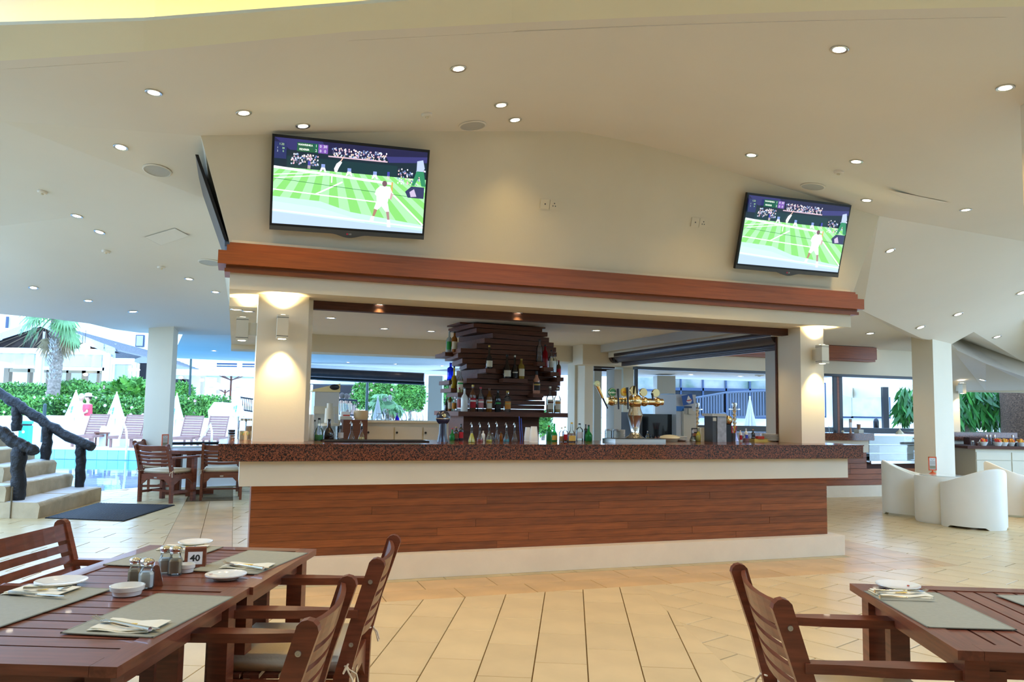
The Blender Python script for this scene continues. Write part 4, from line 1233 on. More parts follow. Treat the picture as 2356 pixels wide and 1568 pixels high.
SB = [(1033, 811, 52, 15, 'tall', 'frost', 'silver', 'tall frosted bottle with green label, top left of the shelves', 'green', None, None, 0, zl[0]),
      (1045, 811, 48, 14, 'std', 'amber', 'black', 'amber whisky bottle with cream label beside the frosted one', 'cream', None, 'orange', .6, zl[0]),
      (1036, 875, 42, 15, 'square', 'blue', 'blue', 'deep blue square bottle at left edge of the shelves', None, None, None, 0, zl[1]),
      (1044, 893, 52, 14, 'bulb', 'yellow', 'black', 'yellow liqueur bottle with black cap under the blue bottle', None, None, 'yellow', .5, zl[2]),
      (1058, 903, 54, 14, 'tall', 'clear', 'silver', 'clear bottle with cream label and yellow-green drink', 'cream', 'green', 'yellow', .5, zl[3]),
      (1027, 947, 36, 10, 'bulb', 'dark', 'red', 'short dark bottle with red cap at the left end of the wide shelf', None, None, None, 0, None),
      (1035, 947, 40, 11, 'std', 'amber', 'gold', 'second bottle from left on the wide shelf, whisky with cream label', 'cream', None, 'amber', .5, None),
      (1044, 947, 38, 12, 'square', 'clear', 'silver', 'third bottle from left on the wide shelf, clear with orange label', 'orange', None, None, 0, None),
      (1056, 947, 55, 12, 'std', 'clear', 'red', 'clear bottle with red cap and pink label behind the white bottle', 'pink', None, None, 0, None),
      (1068, 947, 56, 16, 'tall', 'white', 'black', 'opaque white coconut liqueur bottle with black cap', None, None, None, 0, None),
      (1087, 947, 62, 15, 'std', 'brown', 'gold', 'brown rum bottle with red and white label and gold cap', 'red', 'white', None, 0, None),
      (1105, 947, 57, 15, 'std', 'clear', 'red', 'clear gin bottle with pink-red label and red neck', 'pink', 'white', None, 0, None),
      (1125, 947, 55, 14, 'std', 'amber', 'brown', 'amber rum bottle with oval cream label', 'cream', 'orange', 'amber', .55, None),
      (1145, 947, 51, 14, 'std', 'black', 'black', 'black bottle with dark label in the wide shelf row', 'dark', 'green', None, 0, None),
      (1167, 947, 49, 16, 'square', 'clear', 'gold', 'clear bottle with big orange label and gold cap', 'orange', 'gold', None, 0, None),
      (1125, 848, 55, 16, 'bulb', 'dark', 'gold', 'single cognac bottle with cream label alone on its plank', 'cream', None, None, 0, zl[4]),
      (1166, 871, 56, 19, 'bulb', 'dark', 'black', 'round-bodied dark bottle with oval cream label, left of three', 'cream', None, None, 0, zl[5]),
      (1184, 871, 55, 14, 'bulb', 'dark', 'white', 'dark bottle with white cap, middle of three on the centre plank', 'black', 'white', None, 0, zl[5]),
      (1199, 871, 47, 15, 'std', 'gold', 'gold', 'golden cognac bottle with cream label, right of three', 'cream', None, 'gold', .6, zl[5]),
      (1241, 833, 54, 15, 'std', 'clear', 'black', 'clear bottle with black cap, top right of the shelves', None, None, None, 0, zl[6]),
      (1254, 845, 53, 13, 'std', 'red', 'black', 'red aperitif bottle, second from top right', None, None, 'red', .6, zl[7]),
      (1268, 856, 52, 12, 'std', 'clear', 'black', 'clear bottle with black cap right of the red aperitif bottle', 'white', None, None, 0, zl[8]),
      (1277, 856, 42, 9, 'std', 'clear', 'black', 'slim clear bottle behind the edge of the right planks', None, None, None, 0, zl[8]),
      (1285, 868, 40, 11, 'std', 'brown', 'red', 'small dark bottle with red neck, lowest on the right steps', 'red', None, None, 0, zl[9]),
      (1234, 905, 52, 17, 'squeeze', 'peach', 'black', 'peach coloured bottle with dark label, standing on its own right plank', 'dark', 'gold', None, 0, zl[10]),
      (1265, 947, 61, 17, 'tall', 'clear', 'cream', 'clear bottle with cream label and amber drink, near right end of the wide shelf', 'cream', 'brown', 'amber', .3, None),
      (1282, 947, 58, 16, 'tall', 'clear', 'cream', 'clear bottle with cream illustrated label at the right end of the wide shelf', 'cream', 'orange', 'gold', .3, None)]
for (x, y, h, w, st, bd, cp, lb, l1, l2, fi, fl, z) in SB:
    if z is None: shelf_bottle(x, y, h, w, st, bd, cp, lb, l1, l2, fi, fl, v=vcol(x) - .06, z=zsh1)
    else: shelf_bottle(x, y, h, w, st, bd, cp, lb, l1, l2, fi, fl, v=vcol(x), z=z)
# bottles on the granite counter
def cpos(x, y):
    P = az(x, y, GT); q = kl(P)
    if q.y > .66: P = onpl(x, 930, kw(0, .66, 0), ND)
    if q.y < -.08: P = onpl(x, 930, kw(0, -.08, 0), ND)
    return Vector((P.x, P.y, GT))
CB = [(726, 1010, 46, 12, 'bulb', 'clear', 'black', 'clear bottle with yellow drink at the left end behind the green one', None, None, 'yellow', .3, 0),
      (733, 1013, 52, 21, 'bulb', 'clear', 'black', 'clear bottle a third full of green liqueur beside the left column', None, None, 'green', .26, 0),
      (759, 1009, 48, 24, 'bulb', 'dark', 'black', 'squat dark round bottle second from the left column', None, None, None, 0, 0),
      (786, 1009, 34, 14, 'cone', 'clear', 'black', 'clear decanter with grey neck, leftmost of three pourer bottles on the rubber mat', 'silver', None, None, 0, 1),
      (811, 1009, 32, 16, 'cone', 'clear', 'black', 'empty clear decanter, middle one of three on the rubber mat', None, None, None, 0, 1),
      (834, 1009, 32, 16, 'cone', 'clear', 'black', 'clear decanter with a little yellow syrup, right one of three on the rubber mat', None, None, 'yellow', .22, 1),
      (1085, 1017, 35, 17, 'cone', 'clear', 'black', 'pourer bottle full of yellow juice right of the dark blue tap', None, None, 'lemon', .6, 1),
      (1104, 1016, 34, 15, 'cone', 'clear', 'black', 'pourer bottle with dark red syrup', None, None, 'red', .18, 1),
      (1125, 1016, 34, 15, 'cone', 'clear', 'black', 'pourer bottle with a finger of bright yellow syrup', None, None, 'lemon', .16, 1),
      (1143, 1016, 36, 13, 'cone', 'clear', 'black', 'slim clear pourer bottle between the yellow and the teal one', None, None, None, 0, 1),
      (1165, 1016, 33, 15, 'cone', 'clear', 'black', 'pourer bottle with teal syrup', None, None, 'teal', .18, 1),
      (1184, 1016, 34, 15, 'cone', 'clear', 'black', 'pourer bottle with brown syrup left of the stacked cups', None, None, 'brown', .18, 1),
      (1062, 1011, 38, 11, 'std', 'black', 'black', 'small black bottle just right of the dark blue tap', 'red', None, None, 0, 0),
      (1042, 1011, 28, 13, 'bulb', 'green', 'red', 'small green bottle with red top touching the blue tap', None, None, None, 0, 0),
      (1051, 1011, 31, 11, 'std', 'dark', 'gold', 'dark bitters bottle with gold cap behind the yellow juice', 'brown', None, None, 0, 0),
      (1113, 1007, 22, 9, 'std', 'white', 'cream', 'little white bottle behind the red and yellow pourers', None, None, None, 0, 0),
      (1134, 1007, 17, 9, 'square', 'clear', 'silver', 'tiny clear bottle with silver cap behind the clear pourer', None, None, None, 0, 0),
      (1154, 1007, 20, 9, 'square', 'amber', 'black', 'tiny amber bottle with black cap left of the teal pourer', None, None, None, 0, 0),
      (1264, 1010, 35, 13, 'std', 'green', 'red', 'green bottle with red neck, rear one of the green pair', None, None, 'green', .6, 0),
      (1275, 1015, 41, 15, 'bulb', 'green', 'green', 'bright green bottle with gold label, front one of the green pair', 'gold', None, 'green', .5, 0),
      (1292, 1016, 33, 12, 'std', 'clear', 'gold', 'small whisky bottle with amber drink right of the green pair', None, None, 'orange', .4, 0),
      (1300, 1016, 35, 13, 'std', 'clear', 'gold', 'small whisky bottle with red label beside the tall glass cup', 'red', None, 'amber', .4, 0),
      (1315, 1017, 46, 19, 'bulb', 'clear', 'gold', 'wide brandy bottle with dark drink and tall gold cap', 'gold', None, 'brown', .45, 0),
      (1334, 1012, 40, 16, 'std', 'clear', 'black', 'clear bottle with black cap and yellow collar', 'silver', None, None, 0, 0),
      (1348, 1013, 38, 9, 'std', 'black', 'black', 'slim black bottle between the clear and the dark green bottle', None, None, None, 0, 0),
      (1354, 1014, 37, 17, 'bulb', 'green', 'black', 'dark green bottle with black cap left of the drip tray', None, None, 'green', .45, 0),
      (1490, 1004, 23, 8, 'tall', 'clear', 'silver', 'slim clear oil bottle with yellow drink behind the brass tap', None, None, 'yellow', .35, 0),
      (1499, 1004, 14, 6, 'cone', 'clear', 'black', 'tiny dark pourer right of the slim oil bottle', None, None, None, 0, 0),
      (1508, 1005, 11, 6, 'square', 'brown', 'brown', 'left small brown sauce bottle by the drip tray', None, None, None, 0, 0),
      (1515, 1005, 11, 6, 'square', 'brown', 'brown', 'right small brown sauce bottle by the drip tray', None, None, None, 0, 0),
      (1594, 1012, 25, 15, 'cone', 'clear', 'silver', 'low clear flask behind the yellow juice flask', None, None, 'cream', .15, 0),
      (1607, 1014, 36, 17, 'bulb', 'clear', 'black', 'round flask full of yellow juice in front of the paper napkins', None, None, 'lemon', .62, 0),
      (1633, 1014, 26, 14, 'cone', 'clear', 'red', 'small clear bottle with bright red cap', None, None, None, 0, 0),
      (1703, 1006, 28, 8, 'std', 'white', 'black', 'white and red sauce bottle with black cap right of the drinking straws', 'red', None, None, 0, 0),
      (1716, 1006, 30, 8, 'square', 'white', 'silver', 'pale bottle with navy band and silver cap', 'blue', None, None, 0, 0),
      (1732, 1007, 28, 9, 'std', 'black', 'orange', 'dark sauce bottle with orange pointed cap', 'dark', None, None, 0, 0),
      (1715, 1014, 18, 15, 'square', 'clear', 'silver', 'squat glass jar with red contents right of the straws', None, None, 'pink', .4, 0),
      (1733, 1015, 10, 18, 'square', 'clear', 'silver', 'low wide glass jar under the orange capped bottle', None, None, None, 0, 0)]
for (x, y, h, w, st, bd, cp, lb, l1, l2, fi, fl, pr) in CB:
    P = cpos(x, y); k = P.y / F_PX
    bottle(P, h * k, w * k / 2, st, bd, cp, lb, l1, l2, fi, fl, grp='bottles along the granite counter', pour=bool(pr))

# ================================================================ BAR EQUIPMENT
def K2w(u, v, z): return kw(u, v, z)
wc = KT('work_counter', 'low steel work counter behind the granite bar, mostly hidden', 'counter', 0, 0, 0)
kb('worktop', -5.3, -.55, 1.15, 2.4, .90, .94, STEEL, wc)
kb('cabinet', -5.25, -.6, 1.25, 1.95, 0, .90, CREAMCAB, wc)
ZW = .94
def vb(name, x0, x1, y0, y1, v, dep, m_, par, z0=None, bev=True):
    a, b = kv(x0, y1, v), kv(x1, y0, v)
    zlo = a.z if z0 is None else z0
    return MB().bx(a.x, b.x, v, v + dep, zlo, kv((x0 + x1) / 2, y0, v).z).build(name, m_, par)
# rubber bar mat
P0, P1 = cpos(735, 1012), cpos(987, 1017)
a, b = kl(P0), kl(P1)
tag(MB().bx(a.x, b.x, .18, .50, GT, GT + .012).build('bar_mat', MATBLACK, None, False, KM), 'long black ribbed rubber bar mat on the granite at left', 'mat')
# gold beer tap tower
VT = .36
base = kv(1461, 1012, VT); zbar = kv(1461, 923, VT).z
tw = KT('beer_tap_tower', 'T-shaped gold and chrome beer tap tower with round badges and black handles', 'beer tap', base.x, VT, GT)
hb = zbar - GT
MB().bx(-.30, .26, -.16, .13, 0, .035).build('drip_tray', STEEL, tw)
MB().bx(-.285, .245, -.15, .12, .035, .038).build('tray_grid', DKGREY, tw)
MB().lathe([(.095, .035), (.10, .045), (.06, .07), (.042, .10), (.05, .16), (.072, .26), (.078, hb - .14), (.06, hb - .08), (.05, hb - .05)], 20).build('pillar', CHROME, tw, True)
xb0, xb1 = kv(1397, 923, VT).x - base.x, kv(1524, 923, VT).x - base.x
bar = MB(); bar.M = Matrix.Translation((0, 0, hb)) @ Matrix.Rotation(PI / 2, 4, 'Y')
def barp(x): return x
pr = []
sph = [kv(x, 923, VT).x - base.x for x in (1408, 1439, 1461, 1482, 1511)]
sr = [.048, .042, .075, .048, .048]
N_ = 70
for i in range(N_ + 1):
    x = xb0 + (xb1 - xb0) * i / N_; r = .034
    for s, q in zip(sph, sr):
        d = abs(x - s)
        if d < q: r = max(r, math.sqrt(q * q - d * d))
    pr.append((r, x))
bar.lathe([(0, xb0)] + pr + [(0, xb1)], 20); bar.build('crossbar', BRASS, tw, True)
def badge(x, y, r, col, txt, tcol, nm):
    p = kv(x, y, VT - .05)
    b_ = MB(); b_.M = Matrix.Translation((p.x - base.x, -.05, p.z - GT)) @ Matrix.Rotation(PI / 2, 4, 'X')
    b_.lathe([(0, -.012), (r, -.012), (r * 1.06, 0), (r, .012), (0, .012)], 24)
    o = b_.build('badge', BRASS if col is None else mat('badge_' + nm, col, .3), tw, True)
    if txt:
        c = Canvas(r * 2, r * 2); 
        c.oval(.5, .5, .47, .47, (.55, .5, .3), 24); c.oval(.5, .5, .42, .42, col, 24); c.text(txt, .5, .52, r * .62, tcol, .0006)
        if nm == 'yellow': c.poly([(.46, .25), (.54, .25), (.5, .34)], (.5, .02, .02))
        c.build('badge_print', PRINT, o, Matrix.Translation((p.x - base.x, -.05 - .0135, p.z - GT)))
    st = MB().tube([(p.x - base.x, -.04, hb + .03), (p.x - base.x, -.045, p.z - GT - r * .9)], .008, 8); st.build('badge_stem', CHROME, tw, True)
badge(1408.5, 902, .043, (.03, .20, .07), 'Carlsberg', (.9, .95, .9), 'green')
badge(1437.5, 901.5, .043, (.85, .55, .02), 'KEO', (.55, .02, .02), 'yellow')
badge(1458.5, 897.5, .045, None, None, None, '0'); badge(1480, 902, .040, None, None, None, '0'); badge(1508.5, 903.5, .040, None, None, None, '0')
for x, y0, y1 in ((1421.5, 894, 941), (1443, 891, 941), (1464, 885, 905), (1500, 905, 920)):
    p0, p1 = kv(x, y0, VT - .08), kv(x, y1, VT - .08)
    MB().tube([(p0.x - base.x, -.08, p0.z - GT), (p0.x - base.x, -.09, (p0.z + p1.z) / 2 - GT + .02), (p0.x - base.x, -.10, p1.z - GT)], [.013, .011, .009], 8).build('tap_handle', BLACK, tw, True)
p0, p1, p2 = kv(1373, 882, VT - .06), kv(1387, 915, VT - .06), kv(1398, 939, VT - .06)
MB().tube([(p0.x - base.x, -.06, p0.z - GT), (p1.x - base.x, -.06, p1.z - GT)], [.022, .013], 10).build('long_handle', BRASS, tw, True)
MB().tube([(p1.x - base.x, -.06, p1.z - GT), (p2.x - base.x, -.06, p2.z - GT)], [.011, .007], 8).build('spout', BLACK, tw, True)
hd = MB(); hd.M = Matrix.Translation((p0.x - base.x, -.06, p0.z - GT)) @ Matrix.Rotation(PI / 2, 4, 'X'); hd.lathe([(0, -.02), (.028, -.02), (.028, .02), (0, .02)], 16)
hd.build('handle_badge', mat('pale_badge', (.55, .62, .35), .4), tw, True)
# dark blue ball tap
bp_ = cpos(1018, 1016); 
bt = thing('beer_tap', 'dark blue cone-shaped beer tap with a ball head and small gold crest', 'beer tap', bp_, YB)
k = bp_.y / F_PX
BL = mat('deep_blue_enamel', (.018, .022, .05), .18, coat=.6)
MB().lathe([(.052, 0), (.048, .02), (.036, 20 * k), (.033, 42 * k)], 18).build('cone_body', BL, bt, True)
bb_ = MB(); bb_.M = Matrix.Translation((0, 0, 55 * k)); bb_.ball((0, 0, 0), 17 * k, 20, 14, (1, .6, 1)); bb_.build('ball_head', BL, bt, True)
rgm = MB(); rgm.M = Matrix.Translation((0, 0, 52 * k)); rgm.lathe([(16.9 * k, 0), (17.4 * k, .003), (16.9 * k, .007)], 24, cap=False)
for i_, v_ in enumerate(rgm.v): rgm.v[i_] = (v_[0], v_[1] * .62, v_[2])
rgm.build('silver_band', CHROME, bt, True)
cr_ = MB(); cr_.M = Matrix.Translation((0, -17 * k * .6 - .001, 60 * k)) @ Matrix.Rotation(PI / 2, 4, 'X'); cr_.lathe([(0, 0), (.020, 0), (.017, .006), (0, .008)], 14); cr_.build('gold_crest', BRASS, bt, True)
# stacks of white plastic cups
def cups(x, y, hpx, wpx, lab, P=None, n=7):
    P = P or cpos(x, y); k = P.y / F_PX; h = hpx * k; r = wpx * k / 2
    t = thing('cup_stack', lab, 'cups', P, YB)
    for i in range(n):
        z = h * .35 * i / n
        MB().lathe([(r * (1 if i == 0 else .96), z), (r * .92, z + .006), (r * .66, z + h * .65), (0, z + h * .65)], 16).build('plastic_cup', mat('white_cup', (.86, .82, .72), .4), t, True)
cups(1214, 1014, 33, 17, 'lower stack of upturned white plastic cups right of the brown syrup pourer')
cups(1228, 1017, 38, 21, 'taller stack of upturned white plastic cups in front')
cups(717, 1008, 60, 18, 'tall stack of white cups against the left column', n=10)
# straws
st_ = thing('drinking_straws', 'two blue drinking straws standing behind the stacked cups', 'straws', cpos(1199, 1010))
for dx, l in ((0, .24), (.02, .22)):
    MB().tube([(dx, 0, 0), (dx - .018, 0, l)], .004, 6).build('straw', mat('blue_straw', (.05, .10, .5), .4), st_)
st_ = thing('straw_holder', 'dark holder full of red and orange drinking straws', 'straws', cpos(1685, 1013))
MB().lathe([(.03, 0), (.035, .09), (.031, .09), (.027, .01), (0, .01)], 12).build('cup', DKGREY, st_, True)
for i in range(9):
    a = i * .7
    MB().tube([(.015 * math.cos(a), .015 * math.sin(a), .02), (.045 * math.cos(a), .045 * math.sin(a), .17)], .005, 6).build('straw', mat('straw_%d' % (i % 3), [(.8, .05, .03), (.9, .4, .02), (.5, .05, .1)][i % 3], .4), st_)
# steel and cream blender/ice machine at the left
mx = KT('drinks_machine', 'stainless drinks machine with cream lid, seen left inside the bar', 'machine', 0, 0, 0)
vm = 1.5
vb('steel_body', 721, 781, 900, 1000, vm, .35, STEEL, mx, ZW)
a, b = kv(719, 900, vm), kv(783, 882, vm)
hm = kv(750, 882, vm).z - kv(750, 900, vm).z
MB().prism([(a.x, a.z), (b.x, a.z), (b.x, a.z + hm * 1.1), (a.x + .22, a.z + hm * .95), (a.x, a.z + hm * .25)], vm - .02, vm + .36, axis='y').build('cream_lid', mat('cream_plastic', (.80, .64, .30), .4), mx)
c_ = kv(770, 890, vm - .025)
MB().ball((c_.x, vm - .02, c_.z), .05, 12, 8, (1, .2, .6)).build('dark_window', BLACK, mx, True)
vb('collar', 722, 779, 934, 951, vm - .04, .06, CREAMCAB, mx)
fp = KT('food_processor', 'small food processor with clear bowl in front of the drinks machine', 'machine', kv(757, 990, 1.3).x, 1.3, ZW)
k = 8.9 / F_PX
MB().lathe([(.10, 0), (.11, .05), (.09, .10), (0, .10)], 18).build('motor_base', CREAMCAB, fp, True)
MB().lathe([(.09, .10), (.11, .12), (.11, .30), (.10, .31)], 18, cap=False).build('clear_bowl', GLASS, fp, True)
ztp = kv(757, 927, 1.3).z - ZW
MB().lathe([(.115, .30), (.115, .32), (.05, .33), (.045, ztp - .05), (.03, ztp - .05), (.03, ztp), (0, ztp)], 18).build('lid', CREAMCAB, fp, True)
# back counter objects
def bpos(x, y=963): 
    q = kv(x, y, 5.1); return kw(q.x, 5.12, zc)
t = thing('bowl', 'tan bowl or pot standing on the back counter left of the upturned glasses', 'bowl', bpos(831), YB)
k = bpos(831).y / F_PX
MB().lathe([(0, 0), (14 * k, 0), (17 * k, 8 * k), (17 * k, 22 * k), (16 * k, 22 * k), (15 * k, 8 * k), (0, 4 * k)], 22).build('bowl_body', mat('tan_ceramic', (.68, .45, .22), .5), t, True)
t = thing('box', 'small white box with red print on the back counter', 'box', bpos(794), YB)
MB().bx(-10 * k, 10 * k, -.08, .08, 8 * k, 19 * k).build('carton', mat('white_card', (.8, .78, .74), .6), t)
MB().bx(-6 * k, 9 * k, -.081, -.08, 9 * k, 12 * k).build('red_print', mat('red_print', (.6, .06, .03), .6), t)
MB().bx(-13 * k, 13 * k, -.12, .12, 0, 8 * k).build('cream_tray', CREAMCAB, t)
GP = [(.75, 0), (1, .08), (.9, .35), (.25, .72), (.16, .86), (.85, 1)]
for x, h, w, bl, lb in ((852, 15, 15, 0, 'low upturned wine glass nearest the tan bowl'), (873, 16, 16, 0, 'low upturned wine glass, second from the tan bowl'), (891, 26, 15, 0, 'tall upturned clear glass left of the blue one'),
                    (914, 17, 13, 1, 'deep blue upturned cocktail glass on the back counter'), (930, 27, 15, 0, 'first tall upturned glass right of the blue one'), (945, 24, 10, 0, 'second tall upturned glass right of the blue one'),
                    (956, 27, 11, 0, 'third tall upturned glass right of the blue one'), (970, 27, 11, 0, 'tall upturned glass next to the white post')):
    t = thing('upturned_glass', lb, 'glass', bpos(x), YB, 'upturned glasses on the back counter')
    MB().lathe([(a_ * w * k / 2, b_ * h * k) for a_, b_ in GP], 14, cap=False).build('glass_body', glassm('deepblue', (.02, .01, .8), .3) if bl else GLASS, t, True)
    MB().lathe([(.85 * w * k / 2, h * k), (.85 * w * k / 2, h * k + .004), (0, h * k + .004)], 14).build('foot', glassm('deepblue', (.02, .01, .8), .3) if bl else GLASS, t, True)
# right hand side: black cabinet, ice cream machine, coffee grinder
bxm = KT('bar_fridge', 'large black glossy machine standing behind the brass tap', 'machine', 0, 0, 0)
vb('housing', 1474, 1556, 952, 1006, 1.5, .45, mat('gloss_black', (.010, .010, .011), .12, coat=.5), bxm, ZW)
vb('side_panel', 1470, 1478, 948, 1006, 1.47, .45, DKGREY, bxm, ZW)
im = KT('ice_cream_machine', 'white and blue soft ice machine with a tilted picture panel', 'machine', 0, 0, 0)
vb('white_body', 1556, 1601, 907, 1000, 1.4, .5, mat('machine_white', (.62, .63, .62), .35), im, ZW)
vb('blue_band', 1557, 1574, 934, 945, 1.39, .012, mat('mid_blue', (.04, .22, .62), .4), im)
vb('navy_band', 1574, 1592, 934, 938, 1.39, .012, NAVY, im)
vb('cream_front', 1573, 1600, 945, 1000, 1.36, .05, CREAMCAB, im, ZW)
vb('control_box', 1576, 1582, 939, 951, 1.35, .03, LIGHTGREY, im)
vb('spout_box', 1585, 1594, 939, 952, 1.33, .06, CREAMCAB, im)
Q = [kv(x, y, 1.34) for x, y in ((1565, 908), (1590, 909), (1599, 929), (1573, 929))]
wq = (Q[1] - Q[0]).length; hq = Q[0].z - Q[3].z
c = Canvas(wq, hq); sh2 = (Q[3].x - Q[0].x) / wq
def S_(x, y): return (x + (y - .5) * 0, y)
c.rect(0, 0, 1, 1, (.02, .10, .38)); c.oval(.62, .66, .26, .17, (.85, .80, .75), 16); c.oval(.62, .58, .26, .08, (.6, .05, .04), 16)
c.poly([(.42, .55), (.55, .22), (.64, .10), (.70, .25), (.82, .55)], (.92, .88, .80)); c.oval(.62, .83, .16, .08, (.75, .75, .75), 12)
pan = c.build('picture_panel', PRINT, im, Matrix.Translation((Q[0].x + wq * .5 + sh2 * wq * .5, 1.335, Q[0].z - hq / 2)) @ Matrix(((1, 0, -sh2 * wq / hq, 0), (0, 1, 0, 0), (0, 0, 1, 0), (0, 0, 0, 1))))
tag(vb('cup_dispenser', 1539, 1554, 905, 951, 1.6, .2, mat('pale_blue_plastic', (.35, .55, .75), .3), None, .94), 'pale blue upright dispenser just left of the soft ice machine', 'dispenser').matrix_local = KM
gm = KT('coffee_grinder', 'grey and black coffee grinder with scuffed panel standing on the counter', 'machine', 0, 0, 0)
vg = .45
vb('grey_panel', 1651, 1671, 955, 1015, vg, .03, mat('scuffed_grey_panel', (.40, .42, .45), .5, var=.3, nscale=20), gm, GT)
vb('black_side', 1640, 1651, 956, 1015, vg + .01, .16, DKGREY, gm, GT); vb('body', 1651, 1683, 962, 1000, vg + .04, .2, BLACK, gm, GT)
vb('top_cap', 1639, 1672, 951, 957, vg - .01, .2, LIGHTGREY, gm)
pg_ = kv(1679, 966, vg + .02); MB().ball((pg_.x, vg + .05, pg_.z), .05, 12, 8).build('bean_bowl', BRASS, gm, True)
vb('label', 1641, 1648, 960, 968, vg + .0, .01, CREAMCAB, gm)
# paper napkins, jars, plates, trays, card
t = thing('napkin_stack', 'upright bundle of cream paper napkins behind the yellow juice flask', 'napkins', cpos(1615, 1004), YB)
k = cpos(1615, 1004).y / F_PX
for i in range(6): MB().box((-.035 + i * .014, 0, 15 * k), (.012, .08, 30 * k + .006 * (i % 3)), 0).build('napkin', NAPKIN, t)
for i, (x, w, h) in enumerate(((1637, 18, 30), (1420, 20, 27), (1400, 16, 27))):
    t = thing('glass_jar', ['glass jar of brown sweets between the napkins and the grinder', 'wide clear glass jar left of the brass tap pillar', 'clear glass jar, left of the pair beside the plates'][i], 'jar', cpos(x, 1005), YB)
    k = cpos(x, 1005).y / F_PX
    MB().lathe([(w * k / 2, 0), (w * k / 2, h * k * .85), (w * k * .42, h * k * .9)], 16).build('jar_body', GLASS, t, True)
    MB().lathe([(w * k * .45, h * k * .88), (w * k * .47, h * k), (0, h * k)], 16).build('lid', STEEL, t, True)
    if i == 0: MB().lathe([(0, .004), (w * k * .44, .004), (w * k * .44, h * k * .5), (0, h * k * .5)], 14).build('sweets', mat('brown_sweets', (.10, .03, .02), .5), t, True)
def plates(x, y, n, wpx, lab, P=None):
    P = P or cpos(x, y); k = P.y / F_PX; r = wpx * k / 2
    t = thing('plate_stack', lab, 'plates', P, YB)
    for i in range(n):
        z = i * .011
        MB().lathe([(0, z), (r * .6, z), (r, z + .014), (r, z + .018), (r * .6, z + .006), (0, z + .006)], 22).build('plate', CERAMIC, t, True)
plates(1428, 1004, 10, 22, 'stack of small white plates left of the tap pillar')
plates(1567, 1006, 4, 30, 'short stack of white bowls in front of the soft ice machine')
plates(1770, 1012, 7, 40, 'stack of plates near the grey post at the right end of the bar')
t = thing('covered_bowl', 'white bowl covered with cling film right of the drip tray', 'bowl', cpos(1541, 1013), YB); k = cpos(1541, 1013).y / F_PX
MB().lathe([(0, 0), (17 * k, 0), (24 * k, 7 * k), (22 * k, 11 * k), (12 * k, 14 * k), (0, 15 * k)], 22).build('bowl_body', mat('cream_film', (.80, .72, .48), .25, coat=.4), t, True)
t = thing('menu_card', 'dark printed menu card standing behind the clear flask', 'card', cpos(1598, 1003), YB); k = cpos(1598, 1003).y / F_PX
cv = Canvas(15 * k, 30 * k); cv.rect(0, 0, 1, 1, (.02, .02, .02)); cv.rect(.1, .08, .9, .3, (.5, .48, .45)); cv.rect(.1, .4, .9, .62, (.4, .12, .05)); cv.rect(.1, .7, .9, .92, (.3, .3, .28))
MB().bx(-7.6 * k, 7.6 * k, .001, .008, 0, 30 * k).build('backing', BLACK, t); cv.build('print', PRINT, t, Matrix.Translation((0, 0, 15 * k)))
t = thing('sign_frame', 'red framed card leaning on the grey post at the right end of the bar', 'sign', cpos(1789, 1009), YB + .9); k = cpos(1789, 1009).y / F_PX
MB().bx(-11 * k, 11 * k, 0, .012, 0, 36 * k).build('red_frame', mat('red_plastic', (.75, .07, .02), .4), t)
MB().bx(-8.5 * k, 8.5 * k, -.002, 0, 4 * k, 32 * k).build('card', mat('white_card', (.8, .78, .74), .6), t)
t = thing('paper_tray', 'yellow and red cardboard tray beside the plates on the right', 'tray', cpos(1752, 1011), YB); k = .0049
MB().bx(-.14, .10, -.06, .08, 0, .03).build('yellow_card', mat('yellow_card', (.75, .55, .12), .6), t)
MB().bx(-.10, -.02, -.07, -.02, .03, .06).build('red_wrapper', mat('red_print', (.6, .06, .03), .6), t)
# two shisha pipes
for x, y0, lab in ((1690, 926, 'chrome shisha pipe with blue striped base beyond the coffee grinder'), (1604, 926, 'chrome shisha pipe half hidden by the soft ice machine')):
    v = 2.2; q = kv(x, 980, v); zt_ = kv(x, y0, v).z
    t = KT('shisha_pipe', lab, 'shisha', q.x, v, .94 if x < 1650 else .94)
    H_ = zt_ - .94
    MB().lathe([(.06, 0), (.075, .06), (.03, .2), (.02, .24)], 14).build('glass_base', mat('blue_striped_glass', (.15, .12, .7), .1, color2=(.85, .85, .95), nscale=12), t, True)
    pr = [(.014, .24)]
    for i in range(1, 14): pr.append((.014 + .014 * (i % 2), .24 + (H_ - .30) * i / 13))
    MB().lathe(pr, 10).build('stem', CHROME, t, True)
    MB().lathe([(0, H_ - .10), (.075, H_ - .09), (.075, H_ - .08), (0, H_ - .085)], 16).build('ash_plate', CHROME, t, True)
    MB().lathe([(.018, H_ - .08), (.035, H_ - .02), (.03, H_), (0, H_)], 12).build('bowl', STEEL, t, True)
